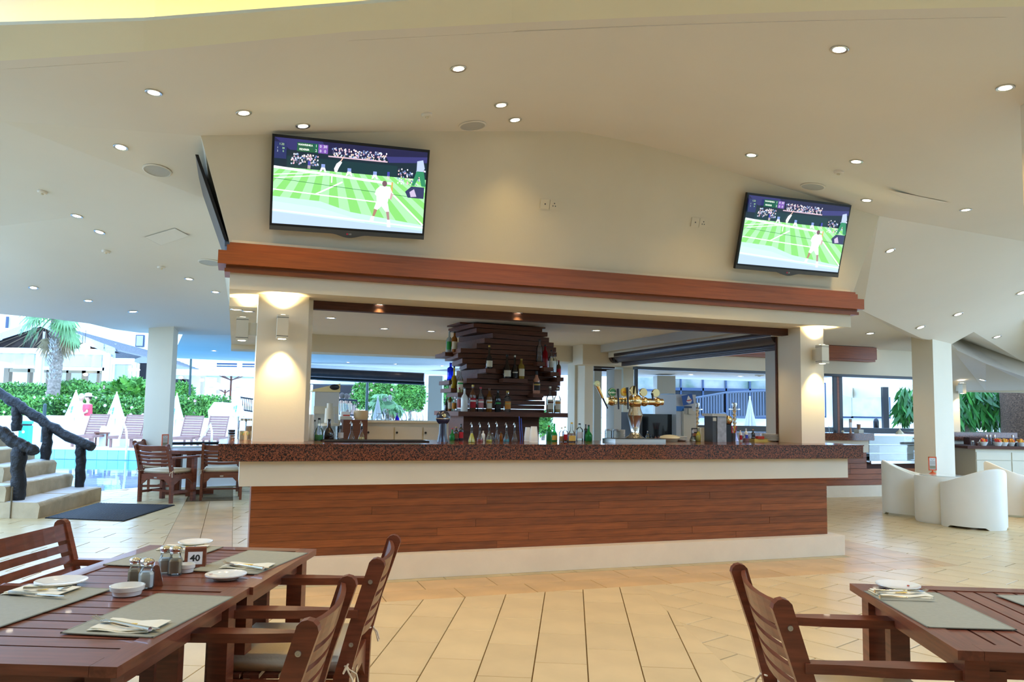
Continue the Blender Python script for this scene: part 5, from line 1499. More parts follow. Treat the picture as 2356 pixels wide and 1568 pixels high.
# granite ledge objects left of the left column: holders with sachets, jars
for i, (x, lab) in enumerate(((562, 'left cream sachet holder on the granite left of the column'), (575, 'right cream sachet holder touching the bar column'))):
    t = thing('sachet_holder', lab, 'holder', cpos(x - 1, 1009), YB); k = cpos(x, 1009).y / F_PX
    MB().bx(-6.6 * k, 6.6 * k, -.05, .05, 0, 20 * k).build('box_body', mat('cream_holder', (.82, .66, .42), .5), t)
    h_ = MB(); h_.M = Matrix.Translation((0, -.051, 14 * k)) @ Matrix.Rotation(PI / 2, 4, 'X'); h_.lathe([(0, 0), (4.2 * k, 0), (4.2 * k, .003), (0, .003)], 14); h_.build('round_window', mat('sachets', (.75, .35, .08), .6, color2=(.2, .6, .3), nscale=60), t)
for i, (x, w, h) in enumerate(((560, 18, 24), (576, 18, 24))):
    P = cpos(x, 1004); k = P.y / F_PX
    t = thing('storage_jar', ['clear storage jar behind the left sachet holder', 'storage jar of brown sugar against the column'][i], 'jar', kw(kl(P).x, .64, GT), YB)
    MB().lathe([(w * k / 2, 0), (w * k / 2, h * 2.0 * k * .86), (w * k * .4, h * 2.0 * k * .92)], 16).build('jar_body', GLASS, t, True)
    MB().lathe([(w * k * .42, h * 2 * k * .9), (w * k * .42, h * 2.0 * k), (0, h * 2 * k)], 16).build('lid', STEEL, t, True)
    if i: MB().lathe([(0, .01), (w * k * .44, .01), (w * k * .44, h * 1.3 * k), (0, h * 1.3 * k)], 14).build('contents', mat('brown_sugar', (.42, .22, .10), .8), t, True)
t = thing('ashtray_stack', 'stack of dark ashtrays at the left end of the granite counter', 'ashtrays', cpos(536, 1009), YB); k = cpos(536, 1009).y / F_PX
for i in range(4): MB().lathe([(7 * k, i * .022), (8 * k, i * .022 + .018), (7 * k, i * .022 + .02), (0, i * .022 + .012)], 14).build('ashtray', STEEL if i < 2 else BLACK, t, True)
# buffet counter objects
def b2(x, y, v=V2 + .1):
    q = kv(x, y, v); return kw(q.x, v, zg1), kw(q.x, v, 0).y / F_PX
for x, h, w, lab, c_ in ((1911, 16, 9, 'clear tumbler on the further granite counter', 'g'), (1957, 32, 6, 'slim price stand with cream print on the further counter', 's'), (1976, 20, 10, 'dark printed pot standing on a cream box, further counter', 'p'), (1939, 8, 8, 'crumpled white napkin by the dark posts', 'n')):
    P, k = b2(x, 995)
    t = thing('counter_item' if c_ != 'g' else 'tumbler', lab, {'g': 'glass', 's': 'sign', 'p': 'pot', 'n': 'napkin'}[c_], P, YB)
    if c_ == 'g': t.name = 'tumbler'; MB().lathe([(w * k * .35, 0), (w * k / 2, h * k)], 14, cap=False).build('glass_body', GLASS, t, True)
    if c_ == 's':
        t.name = 'price_stand'; MB().lathe([(w * k * .5, 0), (w * k * .2, 10 * k), (w * k * .2, 12 * k)], 10).build('foot', mat('orange_stand', (.65, .30, .15), .5), t, True)
        MB().bx(-w * k / 2, w * k / 2, -.01, .01, 12 * k, h * k).build('card', mat('white_card', (.8, .78, .74), .6), t); MB().bx(-w * k / 2, w * k / 2, -.012, -.01, 24 * k, h * k).build('print', mat('brown_print', (.35, .2, .12), .6), t)
    if c_ == 'p':
        t.name = 'printed_pot'; MB().bx(-7 * k, 7 * k, -.06, .06, 0, 8 * k).build('box', CREAMCAB, t); MB().lathe([(4 * k, 8 * k), (4.5 * k, 20 * k), (0, 20 * k)], 12).build('pot', mat('brown_print', (.35, .2, .12), .6), t, True)
    if c_ == 'n':
        t.name = 'paper_napkin'; MB().ball((0, 0, 3 * k), 4 * k, 8, 6, (1, .8, .7)).build('paper', NAPKIN, t)
t = thing('paper_napkin', 'white crumpled cloth on top of the display fridge', 'napkin', kw(kv(2080, 1000, V2).x, V2 + .1, ft + .03), YB)
k = .0085; cl = MB(); cl.lathe([(10 * k, 0), (7 * k, 4 * k), (3 * k, 8 * k), (0, 13 * k)], 7); cl.build('cloth', NAPKIN, t)
# fruit bowls on the buffet
rf = random.Random(5)
for i, (x, lab) in enumerate(((2262, 'leftmost white bowl of cut fruit on the dark buffet top'), (2296, 'second fruit bowl from left on the buffet'), (2309, 'third fruit bowl from left on the buffet'), (2329, 'fourth fruit bowl from left on the buffet'), (2350, 'fruit bowl cut by the right edge of the picture'))):
    P = ay(x, 1024, YBf + .18); P.z = zt_buf
    t = thing('fruit_bowl', lab, 'fruit bowl', P, 0, 'bowls of cut fruit on the buffet')
    MB().lathe([(0, 0), (.05, 0), (.085, .07), (.08, .07), (.045, .01), (0, .01)], 14).build('bowl', CERAMIC, t, True)
    for j in range(12):
        a = rf.uniform(0, 6.3); r_ = rf.uniform(0, .06)
        o = MB().box((0, 0, 0), (.035, .02, .06)).build('fruit_piece', mat('fruit_%d' % (j % 3), [(.75, .05, .03), (.90, .30, .03), (.85, .50, .08)][j % 3], .35), t)
        o.location = (r_ * math.cos(a), r_ * math.sin(a), .075 + rf.uniform(0, .03)); o.rotation_euler = (rf.uniform(-.6, .6), rf.uniform(-.6, .6), a)
for i, (x, h, lab) in enumerate(((2238, .09, 'small salt shaker at the left end of the buffet top'), (2249, .06, 'dark little pot next to the shaker on the buffet'), (2338, .09, 'dark syrup jar between the fruit bowls'))):
    P = ay(x, 1024, YBf + .12); P.z = zt_buf
    t = thing('condiment_jar', lab, 'jar', P)
    MB().lathe([(.03, 0), (.032, h * .7), (.02, h * .8)], 10).build('jar_body', [GLASS, DARKWOOD, BLACK][i], t, True); MB().lathe([(.022, h * .78), (.024, h), (0, h)], 10).build('lid', CHROME, t, True)
for i, x in enumerate((2270, 2278, 2288, 2330)):
    P = ay(x, 1018, YBf + .5); P.z = zt_buf
    t = thing('glass_cruet', ['first', 'second', 'third', 'fourth'][i] + ' clear cruet with chrome top behind the fruit bowls', 'cruet', P)
    MB().lathe([(.03, 0), (.035, .10), (.015, .15)], 10).build('glass_body', GLASS, t, True); MB().lathe([(.018, .15), (.02, .19), (0, .20)], 10).build('chrome_top', CHROME, t, True)
# ================================================================ TEAK FURNITURE
def slat_mesh(w, h, th, sag, seg=8):
    m_ = MB(); vs = []; fs = []
    for i in range(seg + 1):
        t = -1 + 2 * i / seg; x = t * w / 2; y = -sag * (1 - t * t)
        vs += [(x, y, -h / 2), (x, y, h / 2), (x, y + th, h / 2), (x, y + th, -h / 2)]
    for i in range(seg):
        a, b = i * 4, (i + 1) * 4
        for k in range(4): fs.append((a + k, a + (k + 1) % 4, b + (k + 1) % 4, b + k))
    fs += [(3, 2, 1, 0), tuple(seg * 4 + k for k in range(4))]
    return m_.add(vs, fs)
def make_chair():
    t = thing('teak_armchair', '', 'chair')
    def yb(z): return -.24 - max(0, z - .42) * .28
    prof = [(-.215, 0), (-.265, 0), (-.275, .42), (yb(.60) - .03, .60), (yb(.84) - .035, .82)]
    cx_, cz_, r_ = yb(.84) - .005, .825, .032
    for i in range(7):
        a = PI - PI * i / 6; prof.append((cx_ + r_ * math.cos(a), cz_ + r_ * math.sin(a)))
    prof += [(yb(.60) + .028, .60), (-.215, .42)]
    for s in (-1, 1):
        o = MB().prism(prof, s * .282 - .018, s * .282 + .018, axis='x').build('leg', TEAK, t)
        for z in (.77, .54):
            b = MB(); b.M = Matrix.Translation((s * .3005, yb(z) - .004, z)) @ Matrix.Rotation(s * PI / 2, 4, 'Y'); b.lathe([(0, 0), (.009, 0), (.008, .003), (.004, .003), (.003, .001), (0, .001)], 12)
            b.build('bolt', STEEL, o, True)
        MB().bx(s * .282 - .024, s * .282 + .024, .185, .255, 0, .635).build('leg', TEAK, t)
        ap = [(-.30, .640), (.27, .640), (.285, .655), (.275, .672), (.10, .674), (-.30, .668)]
        am = MB(); n = 10; vs = []; fs = []
        for i in range(n + 1):
            y = -.30 + .585 * i / n; hw = .022 + .016 * math.sin(min(1, max(0, (y + .18) / .2)) * PI / 2)
            vs += [(s * .285 - hw, y, .638), (s * .285 + hw, y, .638), (s * .285 + hw, y, .668), (s * .285 - hw, y, .668)]
        for i in range(n):
            a, b = i * 4, i * 4 + 4
            for k in range(4): fs.append((a + k, a + (k + 1) % 4, b + (k + 1) % 4, b + k))
        fs += [(3, 2, 1, 0), tuple(n * 4 + k for k in range(4))]
        am.add(vs, fs).build('armrest', TEAK_Y, t)
        MB().prism([(-.24, .33), (-.20, .26), (-.12, .31), (-.07, .335), (.08, .335), (.13, .31), (.19, .26), (.19, .405), (-.24, .405)], s * .282 - .012, s * .282 + .012, axis='x').build('side_rail', TEAK_Y, t)
        MB().bx(s * .282 - .011, s * .282 + .011, -.22, .19, .13, .165).build('stretcher', TEAK_Y, t)
    for y0 in (-.245, .215):
        MB().prism([(-.262, .335), (-.262, .25), (-.20, .29), (-.16, .335), (.16, .335), (.20, .29), (.262, .25), (.262, .405), (-.262, .405)], y0 - .011, y0 + .011, axis='y').build('front_rail' if y0 > 0 else 'rear_rail', TEAK_X, t)
    MB().bx(-.27, .27, -.016, .016, .132, .16).build('cross_bar', TEAK_X, t)
    for z, h in ((.795, .078), (.722, .036), (.668, .036), (.614, .036), (.560, .036)):
        o = slat_mesh(.535, h, .016, .035).build('back_slat', TEAK_X, t)
        o.matrix_local = Matrix.Translation((0, yb(z) - .003, z)) @ Matrix.Rotation(math.radians(15), 4, 'X')
    for i in range(6): MB().bx(-.265, .265, -.225 + i * .073, -.165 + i * .073, .405, .42).build('seat_slat', TEAK_X, t)
    # cushion, rounded box
    bm = bmesh.new(); bmesh.ops.create_cube(bm, size=1)
    bmesh.ops.scale(bm, vec=(.50, .475, .058), verts=bm.verts)
    bmesh.ops.bevel(bm, geom=bm.edges[:], offset=.016, segments=3, affect='EDGES')
    me = bpy.data.meshes.new('cushion'); bm.to_mesh(me); bm.free(); me.materials.append(CUSHION)
    me.polygons.foreach_set('use_smooth', [True] * len(me.polygons))
    c = bpy.data.objects.new('cushion', me); COL.objects.link(c); c.parent = t; c.location = (0, .0, .451)
    for s in (-1, 1):
        m_ = MB(); x = s * .25
        m_.tube([(x, -.23, .005), (x + s * .03, -.245, .01), (x + s * .055, -.26, .012), (x + s * .04, -.285, .0), (x, -.27, .005)], .0035, 6)
        m_.tube([(x + s * .055, -.262, .01), (x + s * .085, -.275, .03), (x + s * .095, -.26, .0), (x + s * .06, -.262, .008)], .0035, 6)
        m_.tube([(x + s * .055, -.262, .01), (x + s * .07, -.29, -.03), (x + s * .085, -.30, -.075)], .0035, 6)
        m_.tube([(x + s * .055, -.262, .01), (x + s * .04, -.30, -.02), (x + s * .045, -.31, -.055)], .0035, 6)
        m_.build('tie', CUSHION, c, True)
    MB().bx(-.025, .025, -.259, -.256, .35, .37).build('oval_plate', STEEL, t)
    return t
chair0 = make_chair()
CH = [(-.87, 3.34, 92, 'far one of the two teak armchairs on the right side of the set table'), (-.90, 2.46, 91, 'near teak armchair on the right side of the set table, back in the foreground'),
      (-1.83, 3.65, -92, 'teak armchair at the left side of the set table'), (-1.86, 2.72, -92, 'nearest teak armchair at the left, only its seat seen under the table'),
      (1.225, 2.78, -93, 'teak armchair pulled up to the table at the right edge'),
      (-5.10, 11.98, -18, 'teak armchair with its back to us, left front at the round poolside table'), (-5.62, 12.95, -78, 'teak armchair at the left of the round table, seen side-on behind another'),
      (-4.46, 12.42, 20, 'teak armchair right front at the round table, half behind the bar corner'), (-4.20, 13.55, 150, 'teak armchair at the far side of the round poolside table')]
for i, (x, y, a, lb) in enumerate(CH):
    c = chair0 if i == 0 else copytree(chair0)
    c['label'] = lb; c['group'] = 'teak armchairs with cream cushions'
    c.location = (x, y, 0); c.rotation_euler = (0, 0, math.radians(a))
def slat_table(label, x0, y1, w, l, rz, along='x', name='teak_table'):
    """x0,y1 = far-left corner; w across, l towards the viewer"""
    t = thing(name, label, 'table', (x0, y1, 0), math.radians(rz))
    zt, th, fw = .74, .028, .075
    MB().bx(0, fw, -l, 0, zt - th, zt).build('edge_board', TEAK_Y, t); MB().bx(w - fw, w, -l, 0, zt - th, zt).build('edge_board', TEAK_Y, t)
    MB().bx(fw + .001, w - fw - .001, -fw, 0, zt - th, zt).build('end_board', TEAK_X, t); MB().bx(fw + .001, w - fw - .001, -l, -l + fw, zt - th, zt).build('end_board', TEAK_X, t)
    if along == 'x':
        n = 9; span = l - 2 * fw; p = span / n
        for i in range(n):
            a = -fw - i * p - .004
            wide = .0
            o = MB().box((0, 0, 0), (w - 2 * fw - .004, p - .009, .018)).build('table_slat', TEAK_X, t); o.location = (w / 2, a - (p - .009) / 2, zt - .012)
    else:
        n = 10; span = w - 2 * fw; p = span / n
        for i in range(n):
            a = fw + i * p + .004
            o = MB().box((0, 0, 0), (p - .009, l - 2 * fw - .004, .018)).build('table_slat', TEAK_Y, t); o.location = (a + (p - .009) / 2, -l / 2, zt - .012)
    MB().bx(fw * .6, w - fw * .6, -l + fw * .6, -fw * .6, zt - .030, zt - .024).build('under_frame', DARKWOOD, t)
    for sx in (.035, w - .105):
        for sy in (-.105, -l + .035): MB().bx(sx, sx + .07, sy, sy + .07, 0, zt - th).build('leg', TEAK, t)
    MB().bx(.08, w - .08, -.085, -.06, zt - .095, zt - th).build('apron', TEAK_X, t); MB().bx(.08, w - .08, -l + .06, -l + .085, zt - .095, zt - th).build('apron', TEAK_X, t)
    MB().bx(.06, .085, -l + .08, -.08, zt - .095, zt - th).build('apron', TEAK_Y, t); MB().bx(w - .085, w - .06, -l + .08, -.08, zt - .095, zt - th).build('apron', TEAK_Y, t)
    return t
ra = math.radians(-2.3)
FRx, FRy, TW = -.928, 3.907, .82
def loc(d, s=0.0): return (FRx + math.sin(ra) * d - math.cos(ra) * (TW + s), FRy - math.cos(ra) * d - math.sin(ra) * (TW + s))
p = loc(0); slat_table('teak table of the left pair, the far one carrying the number stand', p[0], p[1], TW, .84, -2.3)
p = loc(.845, .012); slat_table('teak table of the left pair, the near one in the foreground', p[0], p[1], TW, .935, -2.3)
slat_table('teak table at the right edge with slats running away from the viewer', 1.398, 3.319, .90, .92, -4.5, 'y')

# ---- table settings
ZT = .7405
def rect_from(px, z=ZT, size=None):
    P = [az(x, y, z) for x, y in px]              # order: a b c d round the rectangle
    c = sum(P, Vector()) / 4
    X = ((P[3] - P[0]) + (P[2] - P[1])) / 2; Y = ((P[1] - P[0]) + (P[2] - P[3])) / 2
    w, l = X.length, Y.length
    ang = math.atan2(X.y, X.x); angy = math.atan2(Y.y, Y.x) - PI / 2
    while angy - ang > PI / 2: angy -= PI
    while ang - angy > PI / 2: angy += PI
    return c, w, l, (ang + angy) / 2
def placemat(px, lab):
    c, w, l, a = rect_from(px)
    t = thing('placemat', lab, 'placemat', (c.x, c.y, ZT), a)
    MB().bev([(-w / 2, -l / 2), (w / 2, -l / 2), (w / 2, l / 2), (-w / 2, l / 2)], 0, .0025, .001).build('mat_sheet', MAT_OLIVE, t)
    ed = MB()
    for x0, x1, y0, y1 in ((-w / 2, w / 2, -l / 2, -l / 2 + .006), (-w / 2, w / 2, l / 2 - .006, l / 2), (-w / 2, -w / 2 + .006, -l / 2, l / 2), (w / 2 - .006, w / 2, -l / 2, l / 2)): ed.bx(x0, x1, y0, y1, .0015, .0030)
    ed.build('stitched_edge', mat('placemat_edge', (.28, .28, .20), .6), t)
placemat([(156, 1455), (355, 1363), (521, 1374.5), (364, 1470)], 'grey-olive placemat nearest the viewer on the left table')
placemat([(-175, 1432), (70, 1342), (227, 1357), (-10, 1456)], 'grey-olive placemat cut by the left edge of the picture')
placemat([(455, 1311.6), (566, 1264), (692, 1273), (601, 1323.5)], 'grey-olive placemat at the far right corner of the left table')
placemat([(247, 1299), (385, 1252), (504, 1259), (385, 1306)], 'grey-olive placemat behind the salt shakers')
placemat([(2132, 1443), (1990, 1360), (2157, 1363), (2339, 1450)], 'grey-olive placemat at the corner of the right table')
placemat([(2440, 1420), (2280, 1368), (2420, 1372), (2600, 1425)], 'second placemat on the right table, cut by the picture edge')
def napkin(px, lab, knife, fork, who):
    c, w, l, a = rect_from(px, ZT + .003)
    t = thing('paper_napkin', lab, 'napkin', (c.x, c.y, ZT + .003), a)
    for i in range(2):
        m_ = MB(); n = 6; vs = []; fs = []; k = i * .003
        for j in range(n + 1):
            x = -w / 2 + w * j / n + i * .006; z = .001 + k + .003 * math.sin(j * 1.3 + i)
            vs += [(x, -l / 2 + i * .008, z), (x, l / 2, z), (x, l / 2, z + .002), (x, -l / 2 + i * .008, z + .002)]
        for j in range(n):
            for q in range(4): fs.append((j * 4 + q, j * 4 + (q + 1) % 4, j * 4 + 4 + (q + 1) % 4, j * 4 + 4 + q))
        fs += [(3, 2, 1, 0), tuple(n * 4 + q for q in range(4))]
        m_.add(vs, fs).build('paper_fold', NAPKIN, t)
    MB().bx(-.02, .025, -.008, .008, .0085, .0095).build('yellow_print', mat('yellow_print', (.80, .50, .04), .6), t)
    z = ZT + .016
    a, b = az(*knife[0], z), az(*knife[1], z); d = (b - a); L_ = d.length; an = math.atan2(d.y, d.x)
    kt = thing('table_knife', 'steel table knife lying on the napkin of ' + who, 'knife', (a.x, a.y, z - .003), an)
    MB().tube([(0, 0, 0), (L_ * .2, 0, .001), (L_ * .5, 0, 0)], [.007, .0065, .0045], 8).build('handle', CHROME, kt, True)
    MB().prism([(L_ * .5, -.005), (L_ * .96, -.008), (L_, .0), (L_ * .97, .007), (L_ * .5, .005)], -.001, .001).build('blade', CHROME, kt)
    a, b = az(*fork[0], z), az(*fork[1], z); d = (b - a); L_ = d.length; an = math.atan2(d.y, d.x)     # from handle end to tines
    kt = thing('table_fork', 'steel fork lying on the napkin of ' + who, 'fork', (a.x, a.y, z + .002), an)
    MB().tube([(0, 0, 0), (L_ * .15, 0, .001), (L_ * .6, 0, .003), (L_ * .7, 0, .001)], [.007, .006, .0028, .0035], 8).build('handle', CHROME, kt, True)
    h = MB(); h.prism([(L_ * .68, -.004), (L_ * .75, -.011), (L_ * .82, -.011), (L_ * .82, .011), (L_ * .75, .011), (L_ * .68, .004)], .0, .002)
    for k in range(4):
        y = -.0095 + k * .0063
        h.tube([(L_ * .82, y, .001), (L_ * .92, y, .003), (L_, y, .010)], [.0019, .0017, .001], 5)
    h.build('tines', CHROME, kt)
napkin([(208, 1449), (255, 1424), (380, 1433), (339, 1460)], 'folded cream napkin on the nearest placemat', ((237, 1424), (368, 1444)), ((345, 1448), (214, 1424)), 'the nearest placemat')
napkin([(10, 1366), (64, 1347), (174, 1354), (126, 1375)], 'folded cream napkin at the left edge of the picture', ((21, 1360), (148, 1369)), ((55, 1354), (164, 1355)), 'the placemat at the left edge')
napkin([(511, 1305), (529, 1295), (624, 1299), (609, 1313)], 'folded cream napkin on the far right placemat', ((529, 1297), (620, 1304)), ((606, 1308), (512, 1296)), 'the far right placemat')
napkin([(363, 1265), (384, 1254), (471, 1258), (461, 1268)], 'folded cream napkin beside the far plate', ((370, 1262), (440, 1264)), ((380, 1258), (450, 1261)), 'the placemat behind the shakers')
napkin([(2028, 1375), (2002, 1359), (2112, 1359), (2143, 1376)], 'folded cream napkin on the right table', ((2024, 1371), (2152, 1375)), ((2012, 1361), (2134, 1362)), 'the right table')
def plate(x, y, rpx, lab):
    P = az(x, y, ZT + .016); P.z = ZT; k = P.y / F_PX; r = rpx * k
    t = thing('side_plate', lab, 'plate', P)
    MB().lathe([(0, 0), (r * .58, 0), (r * .62, .004), (r, .017), (r * .995, .021), (r * .93, .019), (r * .60, .008), (0, .007)], 40).build('dish', CERAMIC, t, True)
    return t, r
plate(450, 1246, 37, 'white side plate at the far end of the left table')
plate(141, 1336, 54, 'white side plate near the left edge of the picture')
pt, r = plate(520, 1321, 45, 'white side plate with a small red smear, right side of the left table')
MB().box((-r * .75, 0, .0165), (.012, .003, .001), .8).build('food_smear', mat('red_smear', (.45, .08, .03), .5), pt)
pt, r = plate(2066, 1345, 47, 'white side plate with a red crumb on the right table')
MB().ball((r * .55, .01, .012), .006, 8, 5, (1, .7, .5)).build('red_crumb', mat('red_smear', (.45, .08, .03), .5), pt)
def dish(x, y, rpx, lab):
    P = az(x, y, ZT + .02); P.z = ZT; r = rpx * P.y / F_PX
    t = thing('butter_dish', lab, 'dish', P)
    MB().lathe([(0, 0), (r * .80, 0), (r * .86, .014), (r * .97, .017), (r, .032), (r * .94, .033), (r * .88, .014), (0, .010)], 32).build('dish_body', CERAMIC, t, True)
dish(293, 1353, 37, 'small round white dish in front of the front pair of shakers'); dish(428, 1303, 20, 'small round white dish by the number stand')
def shaker(x, yb_, hpx, fill, lab):
    P = az(x, yb_ - 5, ZT); P.z = ZT; k = P.y / F_PX; h = hpx * k * 1.02; r = h * .23
    t = thing('shaker', lab, 'shaker', P, .3)
    def oct_(r_, z, c=.32): 
        q = r_ * (1 - c); return [(r_, -q, z), (r_, q, z), (q, r_, z), (-q, r_, z), (-r_, q, z), (-r_, -q, z), (-q, -r_, z), (q, -r_, z)]
    def stack(levels):
        m_ = MB(); vs = []; fs = []
        for r_, z in levels: vs += oct_(r_, z)
        for i in range(len(levels) - 1):
            for j in range(8): fs.append((i * 8 + j, i * 8 + (j + 1) % 8, i * 8 + 8 + (j + 1) % 8, i * 8 + 8 + j))
        fs += [tuple(range(8))[::-1], tuple((len(levels) - 1) * 8 + j for j in range(8))]
        return m_.add(vs, fs)
    stack([(r * .95, 0), (r, .004), (r, h * .50), (r * .8, h * .60), (r * .72, h * .66), (r * .72, h * .76)]).build('glass_body', GLASS, t)
    stack([(r * .86, .006), (r * .88, h * .46), (r * .7, h * .54)]).build('seasoning', mat('seasoning_' + fill, (.92, .89, .82) if fill == 'salt' else (.50, .36, .20), .9), t)
    MB().lathe([(r * .80, h * .74), (r * .84, h * .76), (r * .80, h * .78), (r * .84, h * .80), (r * .95, h * .84), (r * .97, h * .90), (r * .7, h * .97), (0, h)], 20).build('metal_cap', CHROME, t, True)
shaker(309, 1345, 56, 'pepper', 'glass pepper shaker, left one of the front pair'); shaker(336, 1357, 66, 'salt', 'glass salt shaker, right one of the front pair')
shaker(380, 1322, 60, 'salt', 'glass salt shaker, left one of the rear pair'); shaker(402, 1325, 62, 'pepper', 'glass pepper shaker full of brown pepper, rear pair')
def number_stand(x, y, rz, lab, s=1.0):
    P = az(x, y, ZT); t = thing('table_number_stand', lab, 'table number', (P.x, P.y, ZT), rz)
    w, h, d = .042 * s, .082 * s, .028 * s
    MB().prism([(-d, 0), (d, 0), (d * .35, h * .94), (d * .15, h), (-d * .15, h), (-d * .35, h * .94)], -w, w, axis='x').build('wooden_block', TEAK_X, t)
    tilt = math.atan2(d * .65, h * .94)
    for sg in (1, -1):
        c = Canvas(.058 * s, .052 * s); c.rect(0, 0, 1, 1, (.70, .70, .70)); c.rect(.04, .04, .96, .96, (.82, .82, .84)); c.text('40', .5, .52, .036 * s, (.02, .02, .02), .0012, 1.1)
        M = Matrix.Rotation(0 if sg > 0 else PI, 4, 'Z') @ Matrix.Translation((0, -d * .68 - .001, h * .46)) @ Matrix.Rotation(-tilt, 4, 'X')
        c.build('number_card', PRINT, t, M)
number_stand(449, 1302, .28, 'wooden stand with the card 40, beside the rear shakers')
number_stand(357, 1343, -1.15, 'wooden stand seen edge-on behind the front shakers', .95)

# ================================================================ ROUND TABLE BY THE POOL
rt = thing('round_table', 'round teak table by the pool with four armchairs', 'table', (-5.15, 12.95, 0), .3)
top = MB(); 
n = 9; R_ = .47
for i in range(n):
    y0, y1 = -R_ + 2 * R_ * i / n + .004, -R_ + 2 * R_ * (i + 1) / n - .004
    pts = []
    ym = (y0 + y1) / 2
    xa, xb_, xc = [math.sqrt(max(0, R_ * R_ - min(abs(v), R_) ** 2)) for v in (y0, y1, ym)]
    o = MB().prism([(-xa, y0), (xa, y0), (xc, ym), (xb_, y1), (-xb_, y1), (-xc, ym)], .69, .715).build('table_slat', TEAK_X, rt)
MB().lathe([(.43, .66), (.45, .66), (.45, .69), (.43, .69)], 30, cap=False).build('rim_apron', TEAK, rt)
for a in (0, PI / 2):
    m_ = MB(); m_.M = Matrix.Rotation(a, 4, 'Z')
    m_.bx(-.42, .42, -.03, .03, .63, .69); m_.bx(-.36, .36, -.035, .035, 0, .07); m_.build('cross_beam', TEAK_X, rt)
for sx, sy in ((.2, 0), (-.2, 0), (0, .2), (0, -.2)):
    MB().bx(sx - .05, sx + .05, sy - .05, sy + .05, .05, .65).build('leg', TEAK, rt)
def menu_holder(P, rz, lab, s=1.0):
    t = thing('menu_holder', lab, 'menu holder', P, rz)
    MB().lathe([(.05 * s, 0), (.04 * s, .008), (.012, .03), (.010, .045), (0, .045)], 12).build('foot', mat('orange_plastic', (.80, .12, .03), .4), t, True)
    w, h = .055 * s, .19 * s
    f_ = MB()
    for x0, x1, z0, z1 in ((-w, w, .045, .06), (-w, w, .045 + h - .015, .045 + h), (-w, -w + .012, .045, .045 + h), (w - .012, w, .045, .045 + h)): f_.bx(x0, x1, -.006, .006, z0, z1)
    f_.build('frame', MATS['orange_plastic'], t)
    c = Canvas(w * 1.8, h * .86); c.rect(0, 0, 1, 1, (.66, .62, .55)); c.rect(.08, .05, .92, .25, (.75, .72, .66)); c.line(.2, .1, .5, .2, .004, (.2, .2, .2)); c.line(.5, .2, .8, .1, .004, (.2, .2, .2))
    for k in range(4): c.rect(.15, .32 + k * .07, .85, .34 + k * .07, (.35, .33, .3))
    c.rect(.12, .68, .88, .93, (.30, .27, .16))
    c.build('menu_card', PRINT, t, Matrix.Translation((0, -.003, .045 + h / 2)))
q = az(398, 1038, .715); menu_holder((-5.45, 12.62, .715), 1.0, 'orange framed menu holder on the round poolside table', 1.05)

# ================================================================ WHITE TUB CHAIRS AND TABLES
def tub(lab, x, y, rz):
    t = thing('tub_chair', lab, 'chair', (x, y, 0), rz, 'white moulded tub chairs')
    R_, th = .385, .055; n = 36; A0 = math.radians(128)
    m_ = MB(); vs = []; fs = []
    for i in range(n + 1):
        a = -A0 + 2 * A0 * i / n
        zt = .575 + .205 * (math.cos(a * .70) ** 2 if abs(a) < PI * .71 else 0)
        zb = .0 if (abs(abs(a) - math.radians(112)) < .30 or abs(a) < .45) else .03
        dx, dy = math.sin(a), -math.cos(a)                # back at -y
        for r_, z in ((R_, zb), (R_ + .002, zt - .03), (R_ - .012, zt - .004), (R_ - th / 2, zt), (R_ - th + .012, zt - .004), (R_ - th, zt - .03), (R_ - th, zb)):
            vs.append((r_ * dx, r_ * dy * 1.0, z))
    K_ = 7
    for i in range(n):
        for k in range(K_): fs.append((i * K_ + k, i * K_ + (k + 1) % K_, (i + 1) * K_ + (k + 1) % K_, (i + 1) * K_ + k))
    fs += [tuple(range(K_))[::-1], tuple(n * K_ + k for k in range(K_))]
    m_.add(vs, fs).build('tub_shell', PLASTIC_W, t, True)
    ri = R_ - th + .004
    MB().lathe([(0, .30), (ri * .98, .30), (ri, .36), (ri * .98, .375), (0, .375)], 32).build('seat_base', PLASTIC_W, t, True)
    MB().lathe([(0, .375), (ri * .9, .375), (ri * .94, .40), (ri * .9, .425), (0, .43)], 32).build('cushion', CUSHION_G, t, True)
tub('white tub chair facing right, left of the low round table', 5.92, 11.85, math.radians(-115))
tub('white tub chair in front of the low table, its back to us', 6.13, 10.62, math.radians(18))
tub('white tub chair at the right edge facing right', 7.55, 12.0, math.radians(-110))
def tubtable(x, y, r, lab):
    t = thing('tub_table', lab, 'table', (x, y, 0))
    MB().lathe([(r * .96, 0), (r, .03), (r, .61), (r * .97, .63), (r * .9, .63), (0, .63)], 36).build('drum', PLASTIC_W, t, True)
    MB().lathe([(0, .631), (r * .8, .631), (r * .8, .637), (0, .637)], 30).build('glass_top', mat('frosted_top', (.60, .66, .62), .15, coat=.5), t, True)
tubtable(5.95, 11.05, .34, 'white drum table with the orange menu holder, among the tub chairs'); tubtable(7.75, 11.2, .34, 'white drum table cut by the right edge')
q = az(2146, 1089, .637); menu_holder((q.x, q.y, .637), -.05, 'orange framed menu holder on the white drum table', 1.0)
